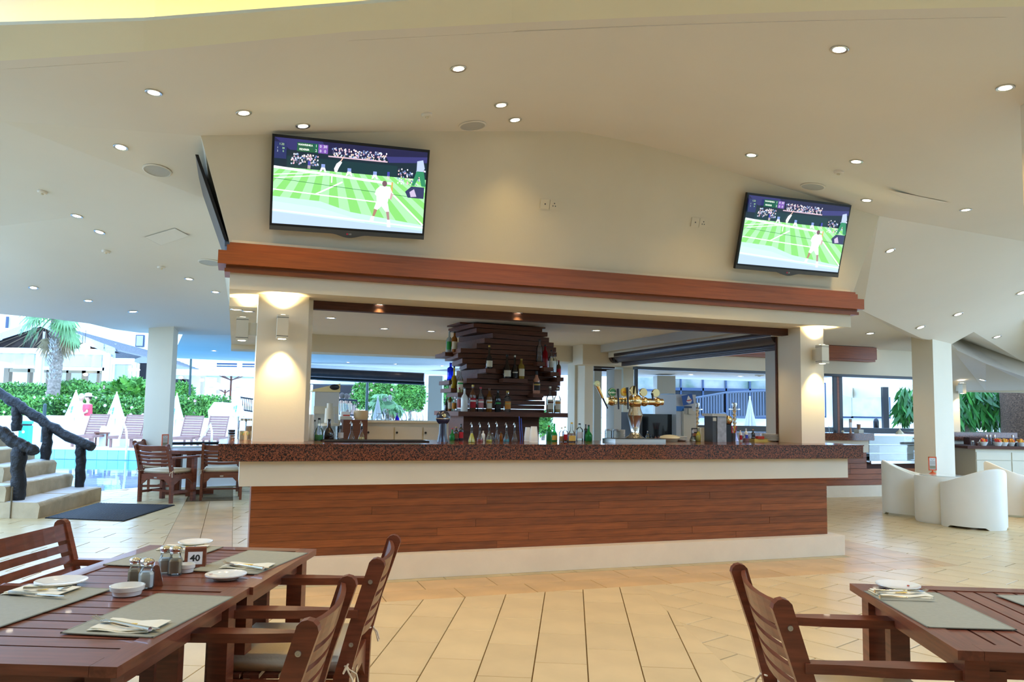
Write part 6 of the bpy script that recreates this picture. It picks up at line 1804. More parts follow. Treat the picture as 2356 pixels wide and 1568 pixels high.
# ================================================================ OUTDOORS: ground, pool, terrace
YT = 22.6
struct(MB().prism([(-2.2, 15.2), (40, 15.2), (40, 90), (-2.2, 90)], -.4, -.03).build('ground_paving', PAVING))
struct(MB().prism([(-70, YT), (-2.2, YT), (-2.2, 90), (-70, 90)], -.4, .13).build('ground_terrace', PAVING))
pool = thing('swimming_pool', 'bright blue swimming pool beyond the steps and the round table', 'pool')
wp = [(-40, 8)] + [(x, y) for x, y in EDGE if x < -1.5] + [(-1.9, 15.9), (-1.9, YT), (-40, YT)]
MB().prism(wp[::1], -1.3, -1.25).build('pool_floor', POOLBASE, pool)
MB().add([(x, y, -.15) for x, y in wp], [tuple(range(len(wp)))]).build('water', WATER, pool)
# far pool wall in separate tiles
tw_ = .30; x = -16.0
tile_me = MB().bx(-.145, .145, -.012, 0, -.128, .128).mesh('wall_tile', POOLTILE)
while x < -2.2:
    o = bpy.data.objects.new('tile', tile_me); COL.objects.link(o); o.parent = pool; o.location = (x, YT - .01, -.012); x += tw_
MB().bx(-40, -2.2, YT - .008, YT - .001, -1.3, .12).build('wall_grout', mat('pool_grout', (.30, .62, .74), .4), pool)
MB().bx(-40, -2.2, YT - .03, YT + .25, .12, .135).build('coping', WHITE_OUT, pool)
cp = MB()
for (a, b), (c, d) in zip(EDGE[:4], EDGE[1:5]):
    if c <= -1 + .01: 
        cp.add([(a, b - .18, .003), (c, d - .18, .003), (c, d + .08, .003), (a, b + .08, .003), (a, b - .18, -.1), (c, d - .18, -.1), (c, d + .08, -.3), (a, b + .08, -.3)],
               [(0, 1, 2, 3), (7, 6, 5, 4), (0, 4, 5, 1), (1, 5, 6, 2), (2, 6, 7, 3), (3, 7, 4, 0)])
cp.build('near_coping', WHITE_OUT, pool)
for x0, x1, lab in ((283, 292, 'white tubular pool handrail in front of the loungers'), (476, 512, 'curved white pool handrail behind the round table')):
    t = thing('pool_handrail', lab, 'handrail')
    a, b, c = ay(x0 - 12 if x0 < 300 else x0 - 22, 1018, 23.4), ay((x0 + x1) / 2 if x0 < 300 else x0 + 8, 976, 23.0), ay(x1 if x0 < 300 else 487, 1015, 22.5)
    if x0 < 300: b = ay(285, 974, 23.0)
    MB().tube([a, a * .3 + b * .7 + Vector((0, 0, -.02)), b, b * .4 + c * .6 + Vector((.02, 0, .08)), c, c + Vector((0, 0, -.5))], .03, 8).build('rail', mat('pale_tube', (.75, .78, .80), .25, metal=.3), t, True)
# retaining wall of the terrace
YW = 27.0
zw = ay(400, 960, YW).z
rwl = thing('garden_wall', 'low white rendered garden wall behind the loungers', 'wall')
xa, xb_ = ay(88, 970, YW).x, ay(640, 970, YW).x
MB().bx(xa, xb_, YW, YW + .3, .12, zw).build('wall_body', WHITE_OUT, rwl)
MB().bx(xa, xa + .3, YW - 4, YW, .12, zw).build('return_wall', WHITE_OUT, rwl)
# ---- foliage
def leaves(name, n, sampler, size, mats, parent, seed=1, aspect=.45, droop=0.0):
    r = random.Random(seed); m_ = MB()
    for i in range(n):
        p, nr = sampler(r)
        m_.mi = r.randrange(len(mats))
        d = Vector((r.uniform(-1, 1), r.uniform(-1, 1), r.uniform(-1, 1) - droop)).normalized()
        s = d.cross(Vector(nr) + Vector((r.uniform(-.5, .5), r.uniform(-.5, .5), r.uniform(-.5, .5))))
        if s.length < .05: s = d.orthogonal()
        s = s.normalized(); L_ = size * r.uniform(.6, 1.3)
        a = Vector(p); k = len(m_.v)
        m_.v += [tuple(a), tuple(a + d * L_ * .5 + s * L_ * aspect * .5), tuple(a + d * L_), tuple(a + d * L_ * .5 - s * L_ * aspect * .5)]
        m_.f.append((k, k + 1, k + 2, k + 3)); m_.fm.append(m_.mi)
    me = bpy.data.meshes.new(name); me.from_pydata(m_.v, [], m_.f)
    for q in mats: me.materials.append(q)
    me.polygons.foreach_set('material_index', m_.fm)
    o = bpy.data.objects.new(name, me); COL.objects.link(o)
    if parent: o.parent = parent
    o['kind'] = 'stuff'
    return o
def box_s(x0, x1, y0, y1, z0, z1, lump=.06):
    def f(r):
        w = r.random()
        if w < .62: p = (r.uniform(x0, x1), y0, r.uniform(z0, z1)); n = (0, -1, 0)
        elif w < .88: p = (r.uniform(x0, x1), r.uniform(y0, y1), z1); n = (0, 0, 1)
        else: p = (r.choice((x0, x1)), r.uniform(y0, y1), r.uniform(z0, z1)); n = (1 if p[0] == x1 else -1, 0, 0)
        return tuple(a + r.uniform(-lump, lump) for a in p), n
    return f
def ell_s(c, rad, zmin=-.8):
    def f(r):
        while True:
            v = Vector((r.gauss(0, 1), r.gauss(0, 1), r.gauss(0, 1))).normalized()
            if v.z > zmin and v.y < .5: break
        q = r.uniform(.86, 1.04)
        return (c[0] + v.x * rad[0] * q, c[1] + v.y * rad[1] * q, c[2] + v.z * rad[2] * q), v
    return f
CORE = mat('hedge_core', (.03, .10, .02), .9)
def flowers(par, n, smp, m_, r0=.06, seed=2):
    r = random.Random(seed); f_ = MB()
    for i in range(n):
        p, nr = smp(r); f_.ball(p, r0 * r.uniform(.6, 1.2), 6, 4)
    f_.build('flowers', m_, par)['kind'] = 'stuff'
WF = mat('white_flower', (.9, .88, .85), .7); PF = mat('pink_flower', (.85, .45, .55), .7)
def hedge(lab, px0, px1, ytop, ybot, Y, dep, n, seed, mats=(LEAF, LEAF2), fl=None):
    a, b = ay(px0, ytop, Y), ay(px1, ybot, Y)
    x0, x1, z1, z0 = a.x, b.x, ay((px0 + px1) / 2, ytop, Y).z, min(a.z, ay((px0 + px1) / 2, ybot, Y).z)
    z0 = min(z0, .13)
    t = thing('hedge', lab, 'hedge', group='clipped hedges behind the pool')
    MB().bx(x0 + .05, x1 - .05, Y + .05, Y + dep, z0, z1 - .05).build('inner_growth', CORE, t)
    leaves('foliage', n, box_s(x0, x1, Y, Y + dep, z0, z1), .13, list(mats), t, seed)
    if fl: flowers(t, fl[0], box_s(x0, x1, Y - .03, Y + dep, z0 + .1, z1 + .03, .03), fl[1], seed=seed)
    return t
hedge('clipped hedge with white flowers on the garden wall, left of the pool column', 96, 342, 916, 958, 28.6, 1.4, 5200, 1, fl=(26, WF))
hedge('clipped hedge with pink roses, right of the pool column', 398, 496, 914, 962, 28.6, 1.6, 3000, 2, fl=(12, PF))
hedge('flowering hedge at the far left beside the green bin', -40, 92, 916, 978, 27.6, 1.4, 3000, 3, fl=(14, WF))
hedge('higher back hedge at the far left below the restaurant', -60, 118, 884, 912, 33, 1.5, 3000, 4, fl=(8, WF))
def bush(lab, px, py, rx, ry, Y, n, seed, mats=(LEAF2, LEAF), size=.14, fl=None, nm='bush'):
    k = Y / F_PX; c = ay(px, py, Y)
    t = thing(nm, lab, 'bush', (0, 0, 0))
    rad = (rx * k, rx * k * .8, ry * k)
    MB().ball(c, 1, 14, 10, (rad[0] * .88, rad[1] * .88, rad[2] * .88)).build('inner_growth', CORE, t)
    leaves('foliage', n, ell_s(c, rad), size, list(mats), t, seed)
    MB().tube([(c.x, c.y, .0), (c.x, c.y, c.z)], .06, 6).build('stem', TRUNK, t)
    if fl: flowers(t, fl[0], ell_s(c, (rad[0] * 1.03, rad[1] * 1.03, rad[2] * 1.03)), fl[1], .05, seed)
bush('round clipped bright green bush beside the palm trunk', 176, 903, 47, 27, 32, 2600, 5)
bush('pink flowering oleander right of the round bush', 240, 900, 30, 20, 34, 1200, 6, fl=(14, PF))
bush('loose light green strappy shrub left of the pool column', 300, 905, 42, 26, 31, 1500, 7, size=.34)
bush('rounded green bush just right of the pool column', 420, 905, 24, 24, 31, 1400, 8)
bush('large round bush seen through the bar, left one with pale blossoms', 861, 908, 48, 38, 27, 4200, 9, fl=(60, PF))
bush('large round bush seen through the bar, right one', 944, 910, 34, 42, 29, 3400, 10)
bush('dark shrub seen between the grey panel and the bottles', 1030, 915, 16, 40, 28, 900, 11, mats=(LEAF, LEAF_D))
bush('small shrub below the bottle shelf on the left', 1250, 975, 20, 26, 24, 500, 12)
def palm(lab, base, topp, r0, nfr, Lf, seed, dry=6):
    t = thing('palm_tree', lab, 'palm tree')
    b, tp = Vector(base), Vector(topp); n = 26; pts = []; rs = []
    for i in range(n + 1):
        f = i / n; pts.append(b.lerp(tp, f) + Vector((.06 * math.sin(f * 4), 0, 0))); rs.append(r0 * (1.05 - .15 * f) * (1 + .10 * (i % 2)))
    MB().tube(pts, rs, 12).build('trunk', TRUNK, t)
    # old leaf bases as rough scales
    r = random.Random(seed); s_ = MB()
    for i in range(260):
        f = r.uniform(.18, .98); a = r.uniform(0, 2 * PI); c = b.lerp(tp, f); q = r0 * 1.0
        d = Vector((math.cos(a), math.sin(a), 0)); sd = Vector((-d.y, d.x, 0))
        p = c + d * q * .95
        s_.add([p - sd * .05, p + sd * .05, p + sd * .02 + d * .08 + Vector((0, 0, .14)), p - sd * .02 + d * .08 + Vector((0, 0, .14))], [(0, 1, 2, 3)])
    s_.build('leaf_scars', mat('pale_leaf_base', (.52, .48, .44), .9, var=.4, nscale=20), t)['kind'] = 'stuff'
    for k in range(nfr):
        a = 2 * PI * k / nfr + r.uniform(-.2, .2); el = r.uniform(-.9, .7) if k >= dry else r.uniform(-1.3, -.9)
        d = Vector((math.cos(a), math.sin(a), 0)); fm = MB()
        prev = tp + Vector((0, 0, -.1)); stem = [prev]
        for i in range(1, 7):
            f = i / 6; stem.append(tp + d * Lf * f * math.cos(el) + Vector((0, 0, Lf * f * math.sin(el) - Lf * .45 * f * f)))
        fm.tube(stem[:5], .02, 5)
        cen = stem[4]; sd = Vector((-d.y, d.x, 0)); out = (stem[6] - stem[4]).normalized(); up_ = sd.cross(out)
        for j in range(15):
            th = -1.3 + 2.6 * j / 14; L2 = Lf * .62 * r.uniform(.8, 1.1)
            dr = (out * math.cos(th) + sd * math.sin(th)).normalized(); e = cen + dr * L2 * .6; tip = cen + dr * L2 * .95 + Vector((0, 0, -L2 * .28))
            w = sd * .05 if abs(math.cos(th)) > .5 else out * .05
            fm.add([cen - w * .3, cen + w * .3, e + w, e - w], [(0, 1, 2, 3)]); fm.add([e - w, e + w, tip], [(0, 1, 2)])
        fm.build('frond', FROND_DRY if k < dry else FROND, t)
YP = 31.0
palm('tall palm tree with a rough scaly trunk and drooping fronds, left beyond the pool', ay(121, 912, YP), ay(134, 716, YP), 13 * YP / F_PX, 20, 1.25, 3, 9)
pb2 = ay(892, 965, 26); palm('small palm seen through the bar between the two round bushes', Vector((pb2.x, 26, .1)), ay(890, 915, 26), .10, 14, .62, 4, 2)
# ---- closed parasols
def parasol_closed(px, ytop, ybot, wpx, Y, lab, ground=.13, mark=True):
    k = Y / F_PX; tp, bt = ay(px, ytop, Y), ay(px, ybot, Y)
    t = thing('closed_parasol', lab, 'parasol', (bt.x, Y, ground), 0, 'closed white parasols')
    h = tp.z - bt.z; zb = bt.z - ground; R_ = wpx * k / 2
    m_ = MB(); n = 24; vs = []; fs = []
    lv = [(.06, 1.0), (.16, .93), (.45, .55), (.85, .12), (1.0, 0)]
    for f, q in lv:
        for i in range(n):
            a = 2 * PI * i / n; rr2 = R_ * f * (1 + .16 * (1 if i % 2 else -1) * min(1, f * 2)); vs.append((rr2 * math.cos(a), rr2 * math.sin(a), zb + h * q + (.03 * (i % 3) if q == 0 else 0)))
    for i in range(len(lv) - 1):
        for j in range(n): fs.append((i * n + j, i * n + (j + 1) % n, i * n + n + (j + 1) % n, i * n + n + j))
    m_.add(vs, fs).build('canvas', UMB, t)
    MB().tube([(0, 0, 0), (0, 0, zb + h + .05)], .022, 8).build('pole', WHITE_OUT, t)
    MB().lathe([(0, 0), (.22, 0), (.22, .06), (.04, .08)], 14).build('base', WHITE_OUT, t, True)
    if mark:
        c = Canvas(.22, .3); tl = (.15, .6, .78)
        c.poly([(.2, .3), (.8, .1), (.7, .5), (.3, .6)], tl); c.poly([(.3, .65), (.7, .6), (.6, .9)], tl)
        c.build('teal_mark', PRINT, t, Matrix.Translation((-R_ * .1, -R_ * .62, zb + h * .35)) @ Matrix.Rotation(-.22, 4, 'X'))
for a in ((171, 900, 964, 42, 25.6, 'closed white parasol, first from the left beyond the pool'), (265, 904, 966, 40, 25.6, 'closed white parasol, second from the left beyond the pool'),
          (404, 907, 968, 34, 25.6, 'closed white parasol peeping out right of the pool column'), (546, 902, 960, 34, 25.6, 'closed white parasol near the black railing, left of the bar')):
    parasol_closed(*a)
parasol_closed(868, 913, 966, 22, 23, 'closed white parasol seen through the bar between the round bushes', -.03, False)
parasol_closed(1018, 918, 952, 12, 24, 'slim closed white parasol right of the tall grey panel', -.03, False)
parasol_closed(1726, 915, 990, 30, 20.5, 'closed white parasol in front of the reflecting glass wall', -.03, False)
# ---- loungers
def lounger(px, Y, lab):
    P = ay(px, 1010, Y); t = thing('sun_lounger', lab, 'sun lounger', (P.x, Y, .13), .08, 'wooden sun loungers on the pool terrace')
    LW = mat('weathered_lounger_wood', (.34, .17, .13), .6, var=.2, objvar=.08)
    for s in (-1, 1):
        MB().bx(s * .30 - .02, s * .30 + .02, -.75, .75, .28, .34).build('side_rail', LW, t)
        for y in (-.68, .5): MB().bx(s * .29 - .03, s * .29 + .03, y, y + .06, 0, .29).build('leg', LW, t)
    MB().bx(-.34, .34, -.78, -.74, .26, .34).build('end_board', LW, t)
    for i in range(9): MB().bx(-.28, .28, -.72 + i * .09, -.65 + i * .09, .33, .345).build('seat_slat', LW, t)
    for i in range(9):
        f = i / 8; o = MB().box((0, 0, 0), (.60, .014, .062)).build('back_slat', LW, t)
        o.location = (0, .12 + f * .34, .36 + f * .58); o.rotation_euler = (-.53, 0, 0)
    for s in (-1, 1): MB().tube([(s * .28, .10, .34), (s * .28, .47, .97)], .02, 6).build('back_rail', LW, t)
for px, lab in ((212, 'wooden lounger left of the second closed parasol'), (298, 'wooden lounger right of the second closed parasol'), (345, 'wooden lounger mostly hidden behind the pool column'), (434, 'wooden lounger right of the pool column'), (493, 'rightmost wooden lounger, behind the pool handrail')):
    lounger(px, 24.6, lab)
t = thing('side_table', 'small wooden table between the two left loungers', 'table', (ay(240, 1000, 24.8).x, 24.8, .13))
MB().bx(-.22, .22, -.2, .2, .38, .42).build('table_top', TEAK_X, t)
for sx in (-.17, .17):
    for sy in (-.16, .16): MB().bx(sx - .02, sx + .02, sy - .02, sy + .02, 0, .38).build('leg', TEAK, t)
t = thing('stone_block', 'white rendered stone block between the loungers', 'block', (ay(262, 1000, 24.9).x, 24.9, .13))
MB().prism([(-.35, 0), (.3, 0), (.3, .2), (0, .5), (-.3, .62), (-.35, .5)], -.2, .2, axis='y').build('block_body', WHITE_OUT, t)
# green bin, bollard
GB = mat('teal_bin', (.03, .62, .42), .4)
P = ay(58, 1008, 24); t = thing('litter_bin', 'bright teal litter bin behind the log rail', 'bin', (P.x, 24, .13))
MB().prism([(-.14, .04), (.14, .04), (.14, .60), (-.14, .60)], -.12, .12, axis='y').build('bin_body', GB, t); MB().bx(-.145, .145, -.12, .12, .66, .74).build('lid', GB, t)
MB().bx(-.12, .12, -.1, .1, .58, .68).build('opening', BLACK, t); MB().bx(-.14, .14, -.12, .12, 0, .05).build('foot', DKGREY, t)
o = MB(); o.M = Matrix.Translation((0, -.122, .42)) @ Matrix.Rotation(PI / 2, 4, 'X'); o.lathe([(0, 0), (.045, 0), (0, .003)], 12); o.build('round_sticker', WHITE_OUT, t)
P = ay(106, 955, 26.5); t = thing('bollard_lamp', 'dark bollard lamp standing in front of the hedge behind the log rail', 'bollard', (P.x, 26.4, .13))
zt_ = ay(106, 927, 26.4).z - .13; MB().lathe([(.06, 0), (.055, zt_ * .92), (.05, zt_ * .97), (0, zt_)], 12).build('bollard_body', mat('dark_green_metal', (.03, .06, .06), .4), t, True)
# ---- restaurant with shingle roof
rs_b = thing('restaurant', 'poolside restaurant with grey shingle gable roof and rolled clear blinds', 'building')
YR_ = 40.0
ZR, ZEV = 5.35, 3.75
apx = ay(97, 740, YR_); ev = ay(268, 806, YR_); lf = ay(-120, 815, YR_)
ridge0, ridge1 = Vector((apx.x, YR_, apx.z)), az(480, 844, apx.z)
eave0, eave1 = Vector((ev.x, YR_, ev.z)), az(520, 866, ev.z)
rf_ = MB()
nrow = 13
for i in range(nrow):
    f0, f1 = i / nrow, (i + 1) / nrow
    a0, a1 = ridge0.lerp(eave0, f0), ridge0.lerp(eave0, f1 + .01); b0, b1 = ridge1.lerp(eave1, f0), ridge1.lerp(eave1, f1 + .01)
    u = Vector((0, 0, .07))
    s_ = MB(); s_.quad(a0, b0, b1 + u, a1 + u); s_.quad(a1 + u, b1 + u, b1, a1); s_.build('shingle_row', SHINGLE, rs_b)
l0 = Vector((lf.x, YR_, lf.z))
MB().quad(ridge0, ridge1, l0 + (ridge1 - ridge0), l0).build('roof_slope', SHINGLE, rs_b)
FR = mat('grey_fringe', (.46, .50, .56), .8, var=.25, nscale=30)
def fringe(a, b, n, h, nm='fringe_panel'):
    for i in range(n):
        p, q = a.lerp(b, i / n), a.lerp(b, (i + 1) / n); off = Vector((0, -.15 - .05 * (i % 2), 0))
        MB().quad(p + off + Vector((0, 0, .12)), q + off + Vector((0, 0, .12)), q + off + Vector((0, 0, -h)), p + off + Vector((0, 0, -h * .9))).build(nm, FR, rs_b)
fringe(ridge0, eave0, 7, .27); fringe(l0, ridge0, 5, .27); 
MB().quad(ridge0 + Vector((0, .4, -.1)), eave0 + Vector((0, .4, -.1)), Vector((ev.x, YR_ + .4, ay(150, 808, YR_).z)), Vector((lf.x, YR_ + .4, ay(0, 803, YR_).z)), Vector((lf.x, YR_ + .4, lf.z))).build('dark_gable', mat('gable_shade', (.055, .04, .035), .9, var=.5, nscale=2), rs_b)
r_ = random.Random(2)
for i in range(9):
    x0 = apx.x - 3 + i * .8
    MB().tube([(x0, YR_ + .3, ay(100, 803, YR_).z), (apx.x + (x0 - apx.x) * .1, YR_ + .3, apx.z - .3)], .03, 4).build('rafter', mat('rafter_wood', (.16, .11, .07), .8), rs_b)
P = ay(203, 884, YR_ + 1.5)
MB().bx(ay(-60, 900, YR_).x, ay(345, 900, YR_).x, YR_ - .5, YR_ + 7, .12, P.z - 1.2).build('floor_slab', PAVING, rs_b)
def rb(nm, x0, y0, x1, y1, Y, th, m_): 
    o = yb(nm, x0, y0, x1, y1, Y, th, m_); o.parent = rs_b; return o
rb('fascia_beam', -40, 803, 243, 811, YR_ - .1, .2, WHITE_OUT)
for x0, x1 in ((77, 96), (232, 248), (-20, -8)): rb('white_post', x0, 811, x1, 900, YR_, .3, WHITE_OUT)
rb('grey_pole', 91, 762, 99, 900, YR_ - .4, .15, mat('grey_pole_paint', (.5, .48, .55), .5)); rb('grey_pole', 248, 820, 256, 895, YR_ - .4, .15, mat('grey_pole_paint', (.5, .48, .55), .5))
CLR = mat('clear_blind', (.52, .62, .66), .25, alpha=.75)
def blind(x0, x1, y0, y1):
    a, b = ay(x0, y0, YR_ - .05), ay(x1, y1, YR_ - .05); m_ = MB(); n = 16; vs = []; fs = []
    for i in range(n + 1):
        x = a.x + (b.x - a.x) * i / n; y = YR_ - .05 + .05 * math.sin(i * 1.7)
        vs += [(x, y, b.z), (x, y + .03 * math.sin(i * 2.3), (a.z + b.z) / 2), (x, y, a.z)]
    for i in range(n): fs += [(3 * i, 3 * i + 3, 3 * i + 4, 3 * i + 1), (3 * i + 1, 3 * i + 4, 3 * i + 5, 3 * i + 2)]
    m_.add(vs, fs).build('clear_blind', CLR, rs_b, True)
blind(-30, 76, 812, 840); blind(136, 232, 813, 844)
rb('sill_beam', -30, 840, 78, 845, YR_, .2, WHITE_OUT); rb('sill_beam', 96, 845, 240, 850, YR_, .2, WHITE_OUT)
rb('back_wall', -60, 790, 262, 905, YR_ + 7, .3, WHITE_OUT)
for x0, x1 in ((6, 22), (61, 70), (104, 112), (150, 158), (186, 198), (221, 230)): rb('brown_pillar', x0, 845, x1, 892, YR_ + 3, .3, mat('brown_pillar_paint', (.36, .29, .20), .7))
rb('low_rail', 20, 851, 240, 855, YR_ + 3, .1, mat('tan_rail', (.5, .42, .28), .7))
rb('glazed_screen', 262, 838, 303, 886, YR_ + .5, .05, mat('screen_glass', (.30, .35, .38), .1, coat=1)); rb('screen_frame', 257, 824, 308, 838, YR_ + .5, .1, WHITE_OUT); rb('screen_post', 303, 833, 310, 886, YR_ + .45, .2, WHITE_OUT)
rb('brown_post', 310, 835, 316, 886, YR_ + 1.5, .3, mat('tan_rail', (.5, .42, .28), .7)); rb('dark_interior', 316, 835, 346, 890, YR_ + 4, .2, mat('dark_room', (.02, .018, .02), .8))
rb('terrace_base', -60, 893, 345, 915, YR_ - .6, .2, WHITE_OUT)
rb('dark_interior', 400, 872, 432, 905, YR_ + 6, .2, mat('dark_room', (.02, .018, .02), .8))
for x0, x1 in ((417, 425), (460, 468), (497, 504)): rb('brown_pillar', x0, 864, x1, 905, YR_ + 6, .3, mat('brown_pillar_paint', (.36, .29, .20), .7))
rb('awning_edge', 404, 850, 500, 862, YR_ + 5, .1, WHITE_OUT)
for x, y, r0 in ((138, 783, 8), (195, 800, 11)):
    P = ay(x, y, YR_ - .3); t = thing('globe_lamp', ['large lit globe lamp hanging beside the palm trunk', 'large lit globe lamp hanging under the restaurant eave'][x > 150], 'lamp')
    MB().ball(P, r0 * YR_ / F_PX, 16, 10).build('globe', GLOBE, t, True); MB().tube([P, P + Vector((0, 0, .9))], .012, 5).build('cord', BLACK, t)
for x, y, lab in ((197, 861, 'small lit wall lamp on a brown pillar inside the restaurant'), (301, 850, 'left small lit lamp by the glazed screen'), (316, 850, 'right small lit lamp by the glazed screen'), (465, 874, 'lit lamp on the first brown pillar right of the pool column'), (500, 883, 'lit lamp on the second brown pillar right of the pool column'), (416, 868, 'lit lamp on the brown pillar closest to the pool column')):
    P = ay(x, y, YR_ + 2.6 if x < 250 else YR_ + .3 if x < 350 else YR_ + 5.4); t = thing('wall_globe_lamp', lab, 'lamp')
    MB().ball(P, .10, 10, 7, (1.3, 1, .8)).build('globe', GLOW, t, True); MB().tube([P, P + Vector((0, .35, 0))], .02, 5).build('arm', BLACK, t)
# ---- hotel building behind
hb_ = thing('hotel_building', 'white hotel building rising behind the restaurant roof', 'building')
def hbx(nm, x0, y0, x1, y1, Y, th, m_): o = yb(nm, x0, y0, x1, y1, Y, th, m_); o.parent = hb_; return o
hbx('wall', -80, 640, 600, 900, 62, .5, WHITE_OUT)
hbx('window_frame', 311, 770, 331, 797, 61.8, .2, NAVY); hbx('window_pane', 313, 772, 329, 795, 61.75, .05, mat('grey_pane', (.35, .40, .45), .2))
hbx('balcony_recess', -40, 725, 45, 755, 61.7, .1, mat('beige_recess', (.62, .60, .52), .7)); hbx('dark_post', 12, 728, 19, 754, 61.5, .1, NAVY); hbx('balcony_front', -40, 755, 60, 762, 60, .2, WHITE_OUT); hbx('balcony_slab', -40, 764, 60, 768, 60, .2, WHITE_OUT)
for i in range(5): hbx('balcony_divider', 505 + i * 18, 832, 509 + i * 18, 848, 61, .5, WHITE_OUT)
hbx('balcony_rail', 490, 836, 600, 838, 60.5, .1, NAVY); hbx('balcony_rail', 490, 842, 600, 843, 60.5, .1, NAVY)
# ---- patio left of the bar: pillars, open parasols, lamp post, railing, covered pile
for x0, x1, yy, Y, lab in ((481, 495, 828, 34, 'first white square pillar of the patio beyond the hedge'), (542, 554, 830, 33, 'second white square pillar of the patio, nearer the bar')):
    t = thing('pillar', lab, 'column'); o = yb('shaft', x0, yy - 40, x1, 914, Y, .3, WHITE_OUT); o.parent = t
    for yk in (850, 870, 890): q = yb('joint', x0 - .5, yk, x1 + .5, yk + .8, Y - .01, .02, LIGHTGREY); q.parent = t
def parasol_open(px, ytop, yedge, ybot, wpx, Y, lab):
    k = Y / F_PX; t = thing('open_parasol', lab, 'parasol'); tp = ay(px, ytop, Y); zb = ay(px, yedge, Y).z; R_ = wpx * k / 2
    m_ = MB(); n = 8
    pts = [(tp.x + R_ * math.cos(2 * PI * (i + .5) / n), Y + R_ * math.sin(2 * PI * (i + .5) / n), zb) for i in range(n)]
    m_.add([tuple(tp)] + pts, [(0, i + 1, (i + 1) % n + 1) for i in range(n)])
    lo = [(p[0], p[1], p[2] - .12) for p in pts]
    m_.add(pts + lo, [(i, (i + 1) % n, n + (i + 1) % n, n + i) for i in range(n)]).build('canopy', UMB, t)
    for p in pts[::1]: 
        MB().tube([(tp.x, Y, zb - .25), (tp.x * .35 + p[0] * .65, Y * .35 + p[1] * .65, zb + (tp.z - zb) * .33)], .02, 4).build('strut', TEAK, t)
    MB().tube([(tp.x, Y, .0), (tp.x, Y, tp.z)], .04, 8).build('pole', TEAK, t)
parasol_open(533, 847, 860, 910, 150, 31, 'large open cream parasol on the patio left of the bar')
parasol_open(519, 880, 891, 912, 90, 36, 'lower open parasol behind the white pillars')
for px, y0, y1, Y, lab in ((440, 824, 920, 29.5, 'slim dark lamp post behind the rose hedge'), (846, 868, 960, 25, 'slim dark lamp post in front of the left round bush')):
    t = thing('lamp_post', lab, 'lamp post'); a, b = ay(px, y0 - 12, Y), ay(px - 3, y1, Y)
    MB().tube([Vector((b.x, Y, 0)), a], [.055, .04], 8).build('post', mat('dark_green_metal', (.03, .06, .06), .4), t, True)
    MB().lathe([(.05, 0), (.12, .08), (.10, .3), (0, .36)], 10, (a.x, Y, a.z)).build('lantern', GLOBE, t, True)
def railing(px0, px1, y0a, y0b, hpx, Y, nb, lab, m_, w=.02):
    t = thing('railing', lab, 'railing'); a, b = ay(px0, y0a, Y), ay(px1, y0b, Y)
    h = hpx * Y / F_PX
    MB().tube([a, b], .03, 6).build('top_rail', m_, t); MB().tube([a - Vector((0, 0, h)), b - Vector((0, 0, h))], .025, 6).build('bottom_rail', m_, t)
    for i in range(nb):
        p = a.lerp(b, i / (nb - 1)); o = MB().bx(-w / 2, w / 2, -w / 2, w / 2, -(p.z - .0) if i in (0, nb - 1) and Y > 24 else -h, 0).build('baluster', m_, t); o.location = p
railing(551, 596, 913, 920, 28, 26, 12, 'black railing running into the left bar column', BLACK); railing(782, 822, 918, 921, 34, 24, 12, 'black railing seen through the bar left of the round bush', BLACK)
rb2 = thing('covered_loungers', 'pile of loungers under a white sheet beyond the pool', 'covered pile', (ay(522, 920, 28).x, 28, 0))
MB().prism([(-.4, .5), (-.5, 1.25), (-.3, 1.55), (.5, 1.5), (.6, .7)], -.4, .4, axis='y').build('sheet', UMB, rb2)
struct(yb('ground_ramp', 484, 935, 640, 965, 30, .2, WHITE_OUT))
# ---- low white wall with black handrail behind the round table
lw_ = thing('low_wall', 'low rounded white wall with a black handrail behind the round table', 'wall')
a, b = ay(372, 1030, 14.0), ay(640, 1030, 14.9)
MB().prism([(a.x, a.y), (b.x, b.y), (b.x, b.y + .25), (a.x, a.y + .25)], 0, ay(450, 1026, 14.3).z).build('wall_body', WHITE_OUT, lw_)
za = ay(430, 1020, 14.0).z
MB().tube([(a.x - .1, a.y - .05, 0), (a.x - .1, a.y - .05, za - .22), (a.x - .06, a.y - .04, za - .1), (a.x + .05, a.y - .03, za - .02), (a.x + .2, a.y, za), (b.x, b.y, za)], .026, 8).build('handrail', BLACK, lw_, True)
for f in (.35, .7): p = a.lerp(b, f); MB().tube([(p.x, p.y - .03, 0), (p.x, p.y - .03, za)], .02, 6).build('rail_post', BLACK, lw_, True)

# ================================================================ STEPS, LOG RAILS, MAT
sp_ = thing('stone_steps', 'rough rendered stone steps climbing to the left', 'steps')
def rough_box(x0f, x1f, y0, y1, z0, z1, seed, top_in=.012):
    """x1f(y) = right face; slightly irregular"""
    r = random.Random(seed); m_ = MB(); n = 10; vs = []; fs = []
    for i in range(n + 1):
        y = y0 + (y1 - y0) * i / n; j = lambda s=.010: r.uniform(-s, s)
        xr = x1f(y)
        vs += [(x0f, y, z0), (xr + j(), y, z0), (xr + .012 + j(), y, z1 - .05), (xr - .006 + j(), y, z1 - .012 + j(.004)), (xr - .035 + j(), y, z1 + j(.004)), (x0f, y, z1)]
    for i in range(n):
        for k in range(6): fs.append((i * 6 + k, i * 6 + (k + 1) % 6, i * 6 + 6 + (k + 1) % 6, i * 6 + 6 + k))
    fs += [(5, 4, 3, 2, 1, 0), tuple(n * 6 + k for k in range(6))]
    m_.add(vs, fs); return m_
XS = [-5.80, -6.22, -6.50, -6.86, -7.2, -7.55]; XF = [-6.06, -6.50, -6.76, -7.08, -7.4, -7.75]
